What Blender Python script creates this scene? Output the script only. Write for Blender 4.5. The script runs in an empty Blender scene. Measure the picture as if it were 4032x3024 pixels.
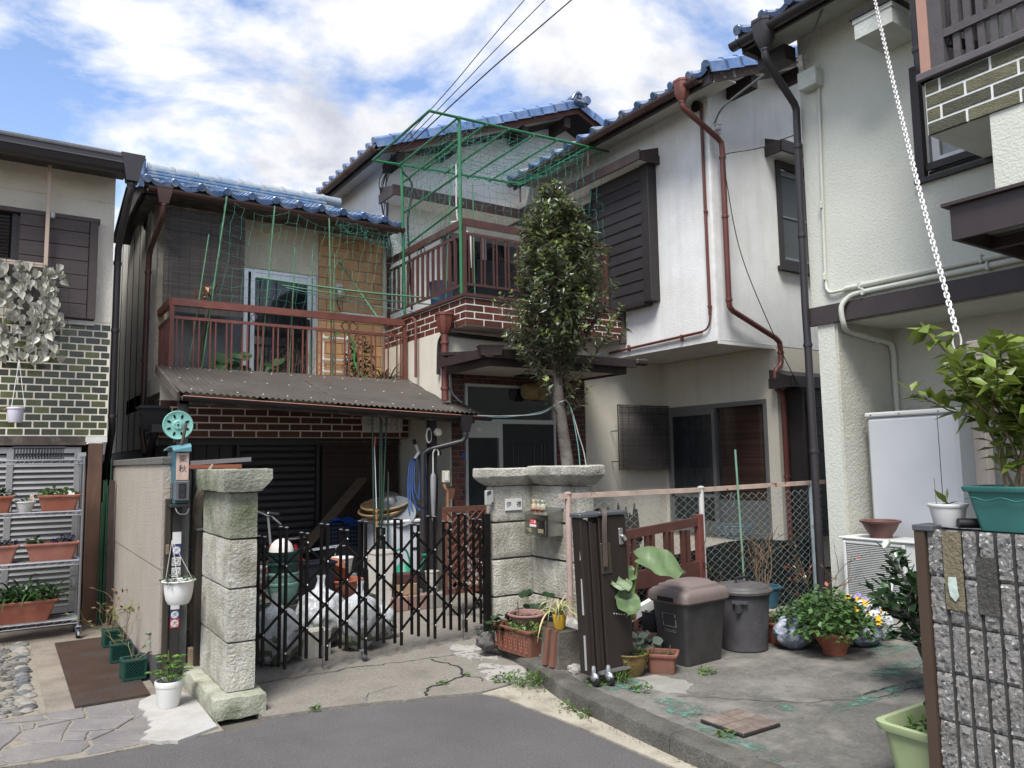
import bpy,math,random
import numpy as np
from mathutils import Vector,Matrix,noise as mnoise
rnd = random.Random(7)
nrs = np.random.RandomState(11)
R = math.radians
PI = math.pi
scene = bpy.context.scene
C = scene.collection

# ------------------------------------------------------------------ camera
cd = bpy.data.cameras.new('camera');cam = bpy.data.objects.new('camera',cd);C.objects.link(cam)
yaw,pitch,roll = R(56.526),R(5.725),R(-0.914)
fw = Vector((math.cos(yaw)*math.cos(pitch),math.sin(yaw)*math.cos(pitch),math.sin(pitch)))
rt = Vector((math.sin(yaw),-math.cos(yaw),0));up = rt.cross(fw)
r2 = rt*math.cos(roll) + up*math.sin(roll);u2 = -rt*math.sin(roll) + up*math.cos(roll)
cam.matrix_world = Matrix(((r2.x,u2.x,-fw.x,0),(r2.y,u2.y,-fw.y,0),(r2.z,u2.z,-fw.z,1.55),(0,0,0,1)))
cd.sensor_width = 36;cd.lens = 3028/4032*36;cd.clip_start = 0.05;cd.clip_end = 2000
scene.camera = cam

# ------------------------------------------------------------------ sky,sun,exposure
SUN_EL,SUN_AZ = R(58),R(222)        # azimuth of the direction towards the sun,from +X to +Y
w = bpy.data.worlds.new('World');scene.world = w;w.use_nodes = True
nt = w.node_tree;nt.nodes.clear();N = nt.nodes.new;LK = nt.links.new
out = N('ShaderNodeOutputWorld');bg = N('ShaderNodeBackground');LK(bg.outputs[0],out.inputs[0])
sky = N('ShaderNodeTexSky');sky.sky_type = 'NISHITA';sky.sun_disc = False
sky.sun_elevation = SUN_EL;sky.sun_rotation = PI/2 - SUN_AZ;sky.air_density = 1.0;sky.dust_density = 0.4;sky.ozone_density = 2.0
tc = N('ShaderNodeTexCoord');sx = N('ShaderNodeSeparateXYZ');LK(tc.outputs['Generated'],sx.inputs[0])
def mth(op,a,b=None,clamp=False):
    n = N('ShaderNodeMath');n.operation = op;n.use_clamp = clamp
    for i,q in enumerate((a,b)):
        if q is None: continue
        if isinstance(q,(int,float)): n.inputs[i].default_value = q
        else: LK(q,n.inputs[i])
    return n.outputs[0]
zz = mth('ADD',mth('MAXIMUM',sx.outputs[2],0.0),0.22)
cx_ = N('ShaderNodeCombineXYZ');LK(mth('DIVIDE',sx.outputs[0],zz),cx_.inputs[0]);LK(mth('DIVIDE',sx.outputs[1],zz),cx_.inputs[1])
def wnoise(sc,det,off,rough=.55,dist=0.0):
    mp = N('ShaderNodeMapping');mp.inputs['Location'].default_value = off;mp.inputs['Scale'].default_value = (sc,sc,sc)
    LK(cx_.outputs[0],mp.inputs[0]);n = N('ShaderNodeTexNoise');n.inputs['Scale'].default_value = 1;n.inputs['Detail'].default_value = det
    n.inputs['Roughness'].default_value = rough;n.inputs['Distortion'].default_value = dist;LK(mp.outputs[0],n.inputs[0]);return n.outputs[0]
def wramp(v,stops):
    r = N('ShaderNodeValToRGB');LK(v,r.inputs[0]);e = r.color_ramp.elements
    while len(e) < len(stops): e.new(.5)
    for k,(p,c) in zip(e,stops): k.position = p;k.color = (*c,1) if len(c) == 3 else c
    return r.outputs[0]
SKY_OFF = (1.7,4.3,0)
cover = wramp(wnoise(1.9,10,SKY_OFF,.58,.3),[(.43,(0,0,0)),(.55,(1,1,1))])
shade = wramp(wnoise(2.6,8,(5.1,2.2,0),.6,.3),[(.30,(.165,.172,.195)),(.56,(.30,.30,.305))])
mulb = N('ShaderNodeMixRGB');mulb.blend_type = 'MULTIPLY';mulb.inputs[0].default_value = 1;LK(sky.outputs[0],mulb.inputs[1]);mulb.inputs[2].default_value = (.069,.066,.068,1)
mixs = N('ShaderNodeMixRGB');LK(cover,mixs.inputs[0]);LK(mulb.outputs[0],mixs.inputs[1]);LK(shade,mixs.inputs[2])
LK(mixs.outputs[0],bg.inputs[0]);bg.inputs[1].default_value = 1.0
sl = bpy.data.lights.new('sun','SUN');so = bpy.data.objects.new('sun',sl);C.objects.link(so)
sl.energy = 1.5;sl.angle = R(24);sl.color = (1,.98,.945)
sd = Vector((math.cos(SUN_AZ)*math.cos(SUN_EL),math.sin(SUN_AZ)*math.cos(SUN_EL),math.sin(SUN_EL)))
so.rotation_euler = (-sd).to_track_quat('-Z','Y').to_euler();so.location = sd*30
scene.view_settings.view_transform = 'Standard';scene.view_settings.look = 'None'
scene.view_settings.exposure = 1.95;scene.view_settings.gamma = 1
scene.render.engine = 'CYCLES'
cy = scene.cycles;cy.use_denoising = True;cy.max_bounces = 7;cy.diffuse_bounces = 3;cy.glossy_bounces = 3;cy.transparent_max_bounces = 12;cy.transmission_bounces = 4
cy.caustics_reflective = False;cy.caustics_refractive = False;cy.sample_clamp_indirect = 6

# ------------------------------------------------------------------ materials
MATS = {}
def S(r,g,b): return tuple((c/255/12.92 if c/255 <= .04045 else ((c/255+.055)/1.055)**2.4) for c in (r,g,b))
def mat(name,col,rough=.65,metal=0.0,var=.16,vs=5.0,bump=0.0,bs=60.0,dirt=None,ds=2.5,da=.5,streak=None,sa=.5,rand=0.0,island=0.0,
        trans=0.0,alpha=1.0,spec=.5,fine=0.0,fs=90.0,stretch=None,coat=0.0,wear=None,ws=14,wa=.42,voro=None,cells=None,holes=None):
    """procedural surface: colour with large blotches, fine grain, dirt patches, vertical streaks, worn spots and bump"""
    if name in MATS: return MATS[name]
    m = bpy.data.materials.new(name);m.use_nodes = True;t = m.node_tree;t.nodes.clear();n = t.nodes.new;l = t.links.new
    o = n('ShaderNodeOutputMaterial');b = n('ShaderNodeBsdfPrincipled');l(b.outputs[0],o.inputs[0])
    geo = n('ShaderNodeNewGeometry');pos = geo.outputs['Position']
    def mp(sc):
        q = n('ShaderNodeMapping');l(pos,q.inputs[0]);q.inputs['Scale'].default_value = sc if isinstance(sc,tuple) else (sc,)*3;return q.outputs[0]
    def nz(sc,det=5,ro=.6,st=None):
        q = n('ShaderNodeTexNoise');q.inputs['Scale'].default_value = 1;q.inputs['Detail'].default_value = det;q.inputs['Roughness'].default_value = ro
        s = tuple(sc*k for k in st) if st else sc
        l(mp(s),q.inputs[0]);return q.outputs[0]
    def rng(v,a,c,lo,hi):
        q = n('ShaderNodeMapRange');l(v,q.inputs[0]);q.inputs[1].default_value = a;q.inputs[2].default_value = c;q.inputs[3].default_value = lo;q.inputs[4].default_value = hi;return q.outputs[0]
    def mix(f,a,c,mode='MIX'):
        q = n('ShaderNodeMixRGB');q.blend_type = mode
        for i,x in enumerate((f,a,c)):
            if isinstance(x,(int,float)): q.inputs[i].default_value = x
            elif isinstance(x,tuple): q.inputs[i].default_value = (*x,1)
            else: l(x,q.inputs[i])
        return q.outputs[0]
    def mt(op,a,c):
        q = n('ShaderNodeMath');q.operation = op
        for i,x in enumerate((a,c)):
            if isinstance(x,(int,float)): q.inputs[i].default_value = x
            else: l(x,q.inputs[i])
        return q.outputs[0]
    dk_ = lambda c_: tuple(x*(.64+.36*min(1,max(0,(max(c_)-.12)/.18))) for x in c_)   # the exposure is set for pale walls: dark paints read from swatches are a little deeper
    col = dk_(col);cells = [dk_(c_) for c_ in cells] if cells else None;base = col
    if cells:                                   # a palette picked per object
        oi = n('ShaderNodeObjectInfo');rr = n('ShaderNodeValToRGB');rr.color_ramp.interpolation = 'CONSTANT';l(oi.outputs['Random'],rr.inputs[0])
        e = rr.color_ramp.elements
        while len(e) < len(cells): e.new(.5)
        for i,(k,cc) in enumerate(zip(e,cells)): k.position = i/len(cells);k.color = (*cc,1)
        base = rr.outputs[0]
    v = rng(nz(vs,6,.6,stretch),.3,.7,1-var,1+var)
    if fine: v = mt('MULTIPLY',v,rng(nz(fs,3,.7,stretch),.25,.75,1-fine,1+fine))
    if rand:
        oi = n('ShaderNodeObjectInfo');v = mt('MULTIPLY',v,rng(oi.outputs['Random'],0,1,1-rand,1+rand))
    if island: v = mt('MULTIPLY',v,rng(geo.outputs['Random Per Island'],0,1,1-island,1+island))
    vc = n('ShaderNodeCombineXYZ');[l(v,vc.inputs[i]) for i in range(3)]
    c = mix(1.0,base,vc.outputs[0],'MULTIPLY')
    if streak: c = mix(rng(nz(1.0,6,.65,(7,7,.55)),.5,.72,0,sa),c,streak)
    if dirt: c = mix(rng(nz(ds,8,.68),.48,.68,0,da),c,dirt)
    if wear: c = mix(rng(nz(ws,7,.7),1-wa,1-wa+.05,0,1),c,wear)
    if voro:                                    # speckle of embedded chips
        q = n('ShaderNodeTexVoronoi');q.inputs['Scale'].default_value = 1;l(mp(voro[0]),q.inputs[0])
        hs = n('ShaderNodeSeparateColor');l(q.outputs['Color'],hs.inputs[0])
        c = mix(rng(hs.outputs[0],voro[1],voro[1]+.03,0,1),c,voro[2])
        if len(voro) > 3: c = mix(rng(hs.outputs[1],voro[3],voro[3]+.03,0,1),c,voro[4])
    l(c,b.inputs['Base Color'])
    b.inputs['Roughness'].default_value = rough;b.inputs['Metallic'].default_value = metal;b.inputs['Specular IOR Level'].default_value = spec
    if coat: b.inputs['Coat Weight'].default_value = coat;b.inputs['Coat Roughness'].default_value = .08
    if bump:
        bn = n('ShaderNodeBump');bn.inputs['Strength'].default_value = min(1,bump);bn.inputs['Distance'].default_value = .012*max(1,bump)
        l(nz(bs,4,.65,stretch),bn.inputs['Height']);l(bn.outputs[0],b.inputs['Normal'])
    sh = b.outputs[0]
    if trans:
        tr = n('ShaderNodeBsdfTranslucent');l(c,tr.inputs[0]);ms = n('ShaderNodeMixShader');ms.inputs[0].default_value = trans;l(sh,ms.inputs[1]);l(tr.outputs[0],ms.inputs[2]);sh = ms.outputs[0]
    if alpha < 1:
        tp = n('ShaderNodeBsdfTransparent');ms = n('ShaderNodeMixShader');ms.inputs[0].default_value = 1-alpha;l(sh,ms.inputs[1]);l(tp.outputs[0],ms.inputs[2]);sh = ms.outputs[0]
    if holes:
        tp = n('ShaderNodeBsdfTransparent');ms = n('ShaderNodeMixShader');l(rng(nz(holes[0],8,.72),holes[1],holes[2],1,0),ms.inputs[0]);l(sh,ms.inputs[1]);l(tp.outputs[0],ms.inputs[2]);sh = ms.outputs[0]
    l(sh,o.inputs[0]);MATS[name] = m;return m

# ------------------------------------------------------------------ mesh helpers
class MB:
    def __init__(s): s.v = [];s.f = []
    def add(s,vs,fs):
        o = len(s.v);s.v += [tuple(p) for p in vs];s.f += [tuple(i+o for i in f) for f in fs];return s
    def box(s,x0,y0,z0,x1,y1,z1,c=0.0):
        x0,x1 = min(x0,x1),max(x0,x1);y0,y1 = min(y0,y1),max(y0,y1);z0,z1 = min(z0,z1),max(z0,z1)
        c = min(c,(x1-x0)*.45,(y1-y0)*.45,(z1-z0)*.45)
        if c <= 0:
            return s.add([(x0,y0,z0),(x1,y0,z0),(x1,y1,z0),(x0,y1,z0),(x0,y0,z1),(x1,y0,z1),(x1,y1,z1),(x0,y1,z1)],
                         [(0,3,2,1),(4,5,6,7),(0,1,5,4),(1,2,6,5),(2,3,7,6),(3,0,4,7)])
        v = [];ix = {}
        X = (x0,x1);Y = (y0,y1);Z = (z0,z1)
        for i in (0,1):
            for j in (0,1):
                for k in (0,1):
                    a = c if i == 0 else -c;b = c if j == 0 else -c;d = c if k == 0 else -c
                    ix[i,j,k] = len(v);v += [(X[i],Y[j]+b,Z[k]+d),(X[i]+a,Y[j],Z[k]+d),(X[i]+a,Y[j]+b,Z[k])]
        g = lambda i,j,k,ax: ix[i,j,k]+ax
        f = [(g(0,0,0,0),g(0,0,1,0),g(0,1,1,0),g(0,1,0,0)),(g(1,0,0,0),g(1,1,0,0),g(1,1,1,0),g(1,0,1,0)),
             (g(0,0,0,1),g(1,0,0,1),g(1,0,1,1),g(0,0,1,1)),(g(0,1,0,1),g(0,1,1,1),g(1,1,1,1),g(1,1,0,1)),
             (g(0,0,0,2),g(0,1,0,2),g(1,1,0,2),g(1,0,0,2)),(g(0,0,1,2),g(1,0,1,2),g(1,1,1,2),g(0,1,1,2))]
        for i in (0,1):
            for j in (0,1):
                q = (g(i,j,0,0),g(i,j,0,1),g(i,j,1,1),g(i,j,1,0));f.append(q if (i+j) % 2 else q[::-1])
        for i in (0,1):
            for k in (0,1):
                q = (g(i,0,k,0),g(i,1,k,0),g(i,1,k,2),g(i,0,k,2));f.append(q if (i+k) % 2 == 0 else q[::-1])
        for j in (0,1):
            for k in (0,1):
                q = (g(0,j,k,1),g(0,j,k,2),g(1,j,k,2),g(1,j,k,1));f.append(q if (j+k) % 2 == 0 else q[::-1])
        for i in (0,1):
            for j in (0,1):
                for k in (0,1):
                    q = (g(i,j,k,0),g(i,j,k,1),g(i,j,k,2));f.append(q if (i+j+k) % 2 else q[::-1])
        return s.add(v,f)
    def hexa(s,p): return s.add(p,[(0,3,2,1),(4,5,6,7),(0,1,5,4),(1,2,6,5),(2,3,7,6),(3,0,4,7)])
    def bar(s,p,q,w,h,up=(0,0,1)):
        p = Vector(p);q = Vector(q);d = (q-p).normalized();u = Vector(up)
        if abs(d.dot(u)) > .99: u = Vector((1,0,0))
        a = d.cross(u).normalized()*w/2;b = d.cross(a).normalized()*h/2
        return s.hexa([p-a-b,p+a-b,p+a+b,p-a+b,q-a-b,q+a-b,q+a+b,q-a+b])
    def tube(s,pts,r,n=8,cap=True,closed=False):
        pts = [Vector(p) for p in pts];k = len(pts);rs = r if isinstance(r,(list,tuple)) else [r]*k
        o = len(s.v);prev = None
        for i,p in enumerate(pts):
            a = pts[(i-1) % k] if (closed or i > 0) else p;b = pts[(i+1) % k] if (closed or i < k-1) else p
            d = b-a
            d = d.normalized() if d.length > 1e-9 else Vector((0,0,1))
            if prev is None:
                u = Vector((0,0,1)) if abs(d.z) < .9 else Vector((1,0,0));x = d.cross(u).normalized()
            else:
                x = prev - d*prev.dot(d);x = x.normalized() if x.length > 1e-6 else d.orthogonal().normalized()
            prev = x;y = d.cross(x)
            for j in range(n):
                t = 2*PI*j/n;s.v.append(tuple(p+(x*math.cos(t)+y*math.sin(t))*rs[i]))
        for i in range(k if closed else k-1):
            i2 = (i+1) % k
            for j in range(n): s.f.append((o+i*n+j,o+i*n+(j+1) % n,o+i2*n+(j+1) % n,o+i2*n+j))
        if cap and not closed and n > 2:
            s.f.append(tuple(o+j for j in range(n))[::-1]);s.f.append(tuple(o+(k-1)*n+j for j in range(n)))
        return s
    def lathe(s,prof,n=24,c=(0,0,0),axis='z',sx=1,sy=1):
        o = len(s.v);m = len(prof)
        for (r,z) in prof:
            for j in range(n):
                t = 2*PI*j/n;a,b = r*math.cos(t)*sx,r*math.sin(t)*sy
                p = (a,b,z) if axis == 'z' else ((z,a,b) if axis == 'x' else (b,z,a))
                s.v.append((c[0]+p[0],c[1]+p[1],c[2]+p[2]))
        for i in range(m-1):
            for j in range(n): s.f.append((o+i*n+j,o+i*n+(j+1) % n,o+(i+1)*n+(j+1) % n,o+(i+1)*n+j))
        if prof[0][0] > 1e-6: s.f.append(tuple(o+j for j in range(n))[::-1])
        if prof[-1][0] > 1e-6: s.f.append(tuple(o+(m-1)*n+j for j in range(n)))
        return s
    def loft(s,rings,cap=True):
        o = len(s.v);n = len(rings[0])
        for r in rings: s.v += [tuple(p) for p in r]
        for i in range(len(rings)-1):
            for j in range(n): s.f.append((o+i*n+j,o+i*n+(j+1) % n,o+(i+1)*n+(j+1) % n,o+(i+1)*n+j))
        if cap: s.f.append(tuple(o+j for j in range(n))[::-1]);s.f.append(tuple(o+(len(rings)-1)*n+j for j in range(n)))
        return s
    def prism(s,poly,z0,z1):   # polygon in plan
        n = len(poly)
        a = sum(poly[i][0]*poly[(i+1) % n][1]-poly[(i+1) % n][0]*poly[i][1] for i in range(n))
        if a < 0: poly = poly[::-1]
        return s.loft([[(x,y,z0) for x,y in poly],[(x,y,z1) for x,y in poly]])
    def profile_x(s,poly,x0,x1):  # polygon in (y,z) swept along x
        n = len(poly);a = sum(poly[i][0]*poly[(i+1) % n][1]-poly[(i+1) % n][0]*poly[i][1] for i in range(n))
        if a < 0: poly = poly[::-1]
        return s.loft([[(x0,y,z) for y,z in poly],[(x1,y,z) for y,z in poly]])
    def profile_y(s,poly,y0,y1):  # polygon in (x,z) swept along y
        n = len(poly);a = sum(poly[i][0]*poly[(i+1) % n][1]-poly[(i+1) % n][0]*poly[i][1] for i in range(n))
        if a > 0: poly = poly[::-1]
        return s.loft([[(x,y0,z) for x,z in poly],[(x,y1,z) for x,z in poly]])
    def grid(s,fn,nu,nv):
        o = len(s.v)
        for i in range(nu+1):
            for j in range(nv+1): s.v.append(tuple(fn(i/nu,j/nv)))
        for i in range(nu):
            for j in range(nv): a = o+i*(nv+1)+j;s.f.append((a,a+nv+1,a+nv+2,a+1))
        return s
    def ball(s,c,r,nu=12,nv=8,sq=(1,1,1),jit=0,seed=0,fr=2.0):
        o = len(s.v)
        for i in range(nv+1):
            th = PI*i/nv
            for j in range(nu):
                ph = 2*PI*j/nu;d = Vector((math.sin(th)*math.cos(ph),math.sin(th)*math.sin(ph),math.cos(th)))
                k = 1 + (jit*mnoise.noise(d*fr+Vector((seed*3.1,seed*1.7,seed))) if jit else 0)
                s.v.append((c[0]+d.x*r*sq[0]*k,c[1]+d.y*r*sq[1]*k,c[2]+d.z*r*sq[2]*k))
        for i in range(nv):
            for j in range(nu): s.f.append((o+i*nu+j,o+(i+1)*nu+j,o+(i+1)*nu+(j+1) % nu,o+i*nu+(j+1) % nu))
        return s
    def mesh(s,name,m,smooth=35):
        me = bpy.data.meshes.new(name);me.from_pydata(s.v,[],s.f)
        if smooth:
            me.shade_smooth()
            if smooth < 180: me.set_sharp_from_angle(angle=R(smooth))
        me.materials.append(m);return me

def tag(o,label=None,cat=None,group=None,kind=None):
    if label: o['label'] = label
    if cat: o['category'] = cat
    if group: o['group'] = group
    if kind: o['kind'] = kind
    return o
def thing(name,label,cat,loc=(0,0,0),rz=0.0,group=None):
    o = bpy.data.objects.new(name,None);C.objects.link(o);o.empty_display_size = .1
    o.location = loc;o.rotation_euler = (0,0,rz);return tag(o,label,cat,group)
def put(name,mb,m=None,parent=None,world=False,smooth=35):
    """link one mesh; world=True: its vertices are in world coordinates although its parent is an Empty elsewhere"""
    me = mb.mesh(name,m,smooth) if isinstance(mb,MB) else mb
    o = bpy.data.objects.new(name,me);C.objects.link(o)
    if parent is not None:
        o.parent = parent
        if world and parent.type == 'EMPTY': o.location = -Vector(parent.location)
    return o
def piece(name,me,parent,loc=(0,0,0),rot=(0,0,0),scale=None,world=True):
    """one of many alike pieces, sharing mesh data; loc in world coordinates when the parent is an unrotated Empty"""
    o = bpy.data.objects.new(name,me);C.objects.link(o);o.parent = parent
    o.location = Vector(loc) - (Vector(parent.location) if world and parent is not None and parent.type == 'EMPTY' else Vector())
    o.rotation_euler = rot
    if scale: o.scale = scale
    return o
def struct(name,mb,m,label=None,smooth=35,kind='structure'):
    o = put(name,mb,m,smooth=smooth);o['kind'] = kind
    if label: o['label'] = label
    return o
def single(name,mb,m,label,cat,group=None,loc=None,rz=0.0,smooth=35):
    o = put(name,mb,m,smooth=smooth);tag(o,label,cat,group)
    if loc: o.location = loc
    o.rotation_euler = (0,0,rz);return o
def copy_tree(o,parent=None):
    c = o.copy();C.objects.link(c);c.parent = parent
    for ch in list(o.children): copy_tree(ch,c)
    return c
def text_mb(s,size,depth=.001):
    cu = bpy.data.curves.new('t','FONT');cu.body = s;cu.size = size;cu.extrude = depth;cu.align_x = 'CENTER';cu.align_y = 'CENTER';cu.resolution_u = 3
    ob = bpy.data.objects.new('t',cu);C.objects.link(ob);dg = bpy.context.evaluated_depsgraph_get();me = ob.evaluated_get(dg).to_mesh()
    vs = [tuple(v.co) for v in me.vertices];fs = [tuple(p.vertices) for p in me.polygons]
    bpy.data.objects.remove(ob);bpy.data.curves.remove(cu);b=MB();b.v = vs;b.f = fs;return b
def xf(mb,fn): mb.v = [tuple(fn(Vector(p))) for p in mb.v];return mb
def face_negx(mb,loc):   # text lying in xy -> upright,read from -X
    return xf(mb,lambda p: (loc[0]-p.z,loc[1]-p.x,loc[2]+p.y))
def face_negy(mb,loc): return xf(mb,lambda p: (loc[0]+p.x,loc[1]-p.z,loc[2]+p.y))
def curve(pts,n=8):
    """Catmull-Rom through points"""
    P_ = [Vector(p) for p in pts];P_ = [P_[0]*2-P_[1]]+P_+[P_[-1]*2-P_[-2]];o = []
    for i in range(1,len(P_)-2):
        a,b,c,d = P_[i-1:i+3]
        for k in range(n):
            t = k/n;o.append(.5*((2*b)+(c-a)*t+(2*a-5*b+4*c-d)*t*t+(3*b-3*c+d-a)*t**3))
    return o+[P_[-2]]
def rings(pts,r): return [r]*len(pts)
def leaves(P_,D_,L_,W_,fold=.25,droop=.15,seed=0):
    """many leaf blades at once: base points, directions, lengths, widths -> MB"""
    rs = np.random.RandomState(seed);P_ = np.array(P_,float);D_ = np.array(D_,float);n = len(P_)
    D_ /= np.linalg.norm(D_,axis=1)[:,None]+1e-9
    L_ = np.broadcast_to(np.array(L_,float),(n,))[:,None];W_ = np.broadcast_to(np.array(W_,float),(n,))[:,None]
    upv = np.array([0,0,1.])+rs.normal(0,.35,(n,3));A = np.cross(D_,upv);A /= np.linalg.norm(A,axis=1)[:,None]+1e-9
    Nn = np.cross(A,D_)
    b = P_;m1 = P_+D_*L_*.45-Nn*W_*fold*.5;t = P_+D_*L_-np.array([0,0,1])*L_*droop
    l1 = P_+D_*L_*.42+A*W_*.5;r1 = P_+D_*L_*.42-A*W_*.5
    V = np.stack([b,r1,m1,l1,t],1).reshape(-1,3);i = np.arange(n)[:,None]*5
    F = np.concatenate([i+[0,1,2],i+[0,2,3],i+[1,4,2],i+[2,4,3]],1).reshape(-1,3)
    mb=MB();mb.v = [tuple(x) for x in V.tolist()];mb.f = [tuple(x) for x in F.tolist()];return mb
# ================================================================== ground
asphalt = mat('asphalt',(.152,.139,.135),.9,var=.16,vs=1.3,bump=1.0,bs=110,fine=.5,fs=110,dirt=(.15,.14,.132),ds=.9,da=.5,voro=(160,.985,(.22,.21,.2)))
concrete = mat('concrete',(.24,.217,.182),.9,var=.25,vs=1.6,bump=.6,bs=70,fine=.28,fs=55,dirt=(.085,.075,.06),ds=1.6,da=.75,wear=(.27,.25,.215),ws=3.2,wa=.36)
slabm = mat('parking_concrete',(.168,.158,.138),.9,var=.32,vs=2.2,bump=.6,bs=80,fine=.32,fs=55,dirt=(.25,.235,.205),ds=3.2,da=.7,streak=None,wear=(.12,.19,.155),ws=2.2,wa=.345)
kerbm = mat('kerb_stone',(.15,.14,.118),.95,var=.35,vs=4,bump=1.0,bs=60,fine=.3,fs=70,dirt=(.05,.046,.035),ds=3,da=.9)
guttm = mat('gutter_concrete',(.33,.30,.235),.95,var=.2,vs=3,bump=.5,bs=60,fine=.15,dirt=(.13,.11,.075),ds=3.5,da=.85)
cement = mat('fresh_cement',(.38,.365,.34),.9,var=.1,vs=4,bump=.3,bs=60,fine=.1,dirt=(.28,.26,.225),ds=3,da=.7)
soilm = mat('soil',(.075,.05,.032),1,var=.4,vs=9,bump=1.0,bs=50,fine=.4,fs=60,dirt=(.16,.12,.08),ds=14,da=.6)
flag = mat('flagstone',(.20,.185,.18),.85,var=.18,vs=3,bump=.5,bs=45,fine=.14,fs=60,dirt=(.24,.21,.18),ds=2.5,da=.6,rand=.12)
mortar = mat('mortar',(.27,.24,.19),.95,var=.3,vs=9,bump=.6,bs=70,dirt=(.07,.06,.05),ds=9,da=.9)
crackm = mat('crack_dirt',(.035,.03,.024),1,var=.3)
steelp = mat('rusty_plate',(.105,.062,.045),.6,.35,var=.25,vs=2.5,bump=.8,bs=75,fine=.25,fs=60,dirt=(.07,.07,.072),ds=1.4,da=.8)
pebble = mat('pebble',(.17,.165,.15),.75,var=.2,vs=20,cells=[(.15,.16,.155),(.22,.2,.17),(.13,.14,.145),(.25,.23,.2),(.11,.11,.11),(.2,.19,.18)],fine=.12)
pebbles_m = mat('pebble_mix',(.16,.15,.135),.75,var=.3,vs=25,island=.5,fine=.1)

b=MB();b.box(-150,-150,-.25,150,150,-.03);struct('ground',b,mat('earth',(.14,.125,.1),1,var=.25,vs=.8,bump=.5,bs=20))
EDGE = [(.055,4.965),(.133,4.96),(.43,4.865),(.716,4.865),(.906,4.88),(1.0,4.85),(1.123,4.86),(1.318,4.85),(1.404,4.937),(1.55,4.9),(1.799,4.869),(2.05,4.80),(2.259,4.722),(2.5,4.66),(2.744,4.567),(2.796,4.459),(2.82,4.15),(2.851,3.861),(2.86,3.6),(2.864,3.411),(2.872,2.953),(2.88,-14)]
b=MB();b.prism([(-9,-14),(-9,4.97)] + EDGE,-.2,0);struct('road',b,asphalt,smooth=0)
FOOT = [(3.62,5.95),(3.46,5.55),(3.30,4.9),(3.14,4.39),(3.05,3.985),(3.02,3.6),(2.985,3.14),(2.96,2.6),(2.95,1.6),(2.95,-14)]
b=MB();b.prism([(2.744,4.575),(2.805,4.459),(2.83,4.15),(2.861,3.861),(2.87,3.6),(2.874,3.411),(2.882,2.953),(2.89,-14)] + [(x+.02,y) for x,y in FOOT[3:][::-1]] + [(3.02,4.62)],-.2,.006)
gut = struct('gutter',b,guttm,smooth=0)
# driveway slab
b=MB();b.prism([(1.40,4.95),(1.55,4.915),(1.799,4.885),(2.05,4.815),(2.259,4.735),(2.5,4.675),(2.744,4.58),(3.02,4.63),(3.15,4.42),(3.31,4.9),(3.47,5.55),(3.7,6.3),(4.7,6.4),(4.7,12.5),(1.0,12.5),(1.0,6.1),(1.40,6.1)],-.2,.014)
drv = struct('driveway',b,concrete,smooth=0)
def strip(pts,wd,z,seed=1,name='crack',m=crackm,parent=drv,jit=.02):
    rs = random.Random(seed);P_ = [Vector((x,y,z)) for x,y in pts];Q = []
    for a,c in zip(P_,P_[1:]):
        n = max(2,int((c-a).length/.05))
        for i in range(n): Q.append(a.lerp(c,i/n)+Vector((rs.gauss(0,jit),rs.gauss(0,jit),0))*.6)
    Q.append(P_[-1]);v = []
    for i,q in enumerate(Q):
        d = (Q[min(i+1,len(Q)-1)]-Q[max(i-1,0)]).normalized();s_ = Vector((-d.y,d.x,0))*wd*rs.uniform(.3,1)
        v += [q+s_,q-s_]
    mb=MB();mb.add(v,[(2*i,2*i+1,2*i+3,2*i+2) for i in range(len(Q)-1)]);return put(name,mb,m,parent,smooth=0)
strip([(1.45,5.67),(1.543,5.689),(1.829,5.693),(2.146,5.653),(2.248,5.714),(2.492,5.638),(2.743,5.596),(3.03,5.571),(3.2,5.5)],.006,.018,2,jit=.016)
strip([(2.864,5.527),(2.92,5.245),(2.915,5.145),(2.85,5.0),(2.764,4.965),(2.59,4.911),(2.417,4.783),(2.4,4.72)],.011,.018,3)
strip([(2.846,4.966),(2.9,4.88),(2.874,4.79)],.006,.018,4)
strip([(2.0,4.83),(2.1,5.0),(2.35,5.05)],.0025,.018,5)
def blob(cx,cy,rx,ry,seed,n=40,am=.3):
    return [(cx+rx*math.cos(t)*(1+am*mnoise.noise(Vector((math.cos(t)*2.2+seed,math.sin(t)*2.2,seed)))),cy+ry*math.sin(t)*(1+am*mnoise.noise(Vector((math.cos(t)*2.2,math.sin(t)*2.2+seed,3))))) for t in [2*PI*i/n for i in range(n)]]
pale = mat('pale_cement',(.35,.33,.30),.95,var=.15,vs=5,bump=.4,bs=60,fine=.15,dirt=(.22,.2,.17),ds=5,da=.6,holes=(7,.40,.50))
for i,(x,y,rx,ry) in enumerate([(3.13,4.85,.17,.33),(3.25,5.55,.16,.3)]):
    mb=MB();mb.prism(blob(x,y,rx,ry,i+2,am=.6),.004,.019);put('cement_patch',mb,pale,drv,smooth=0)
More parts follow.
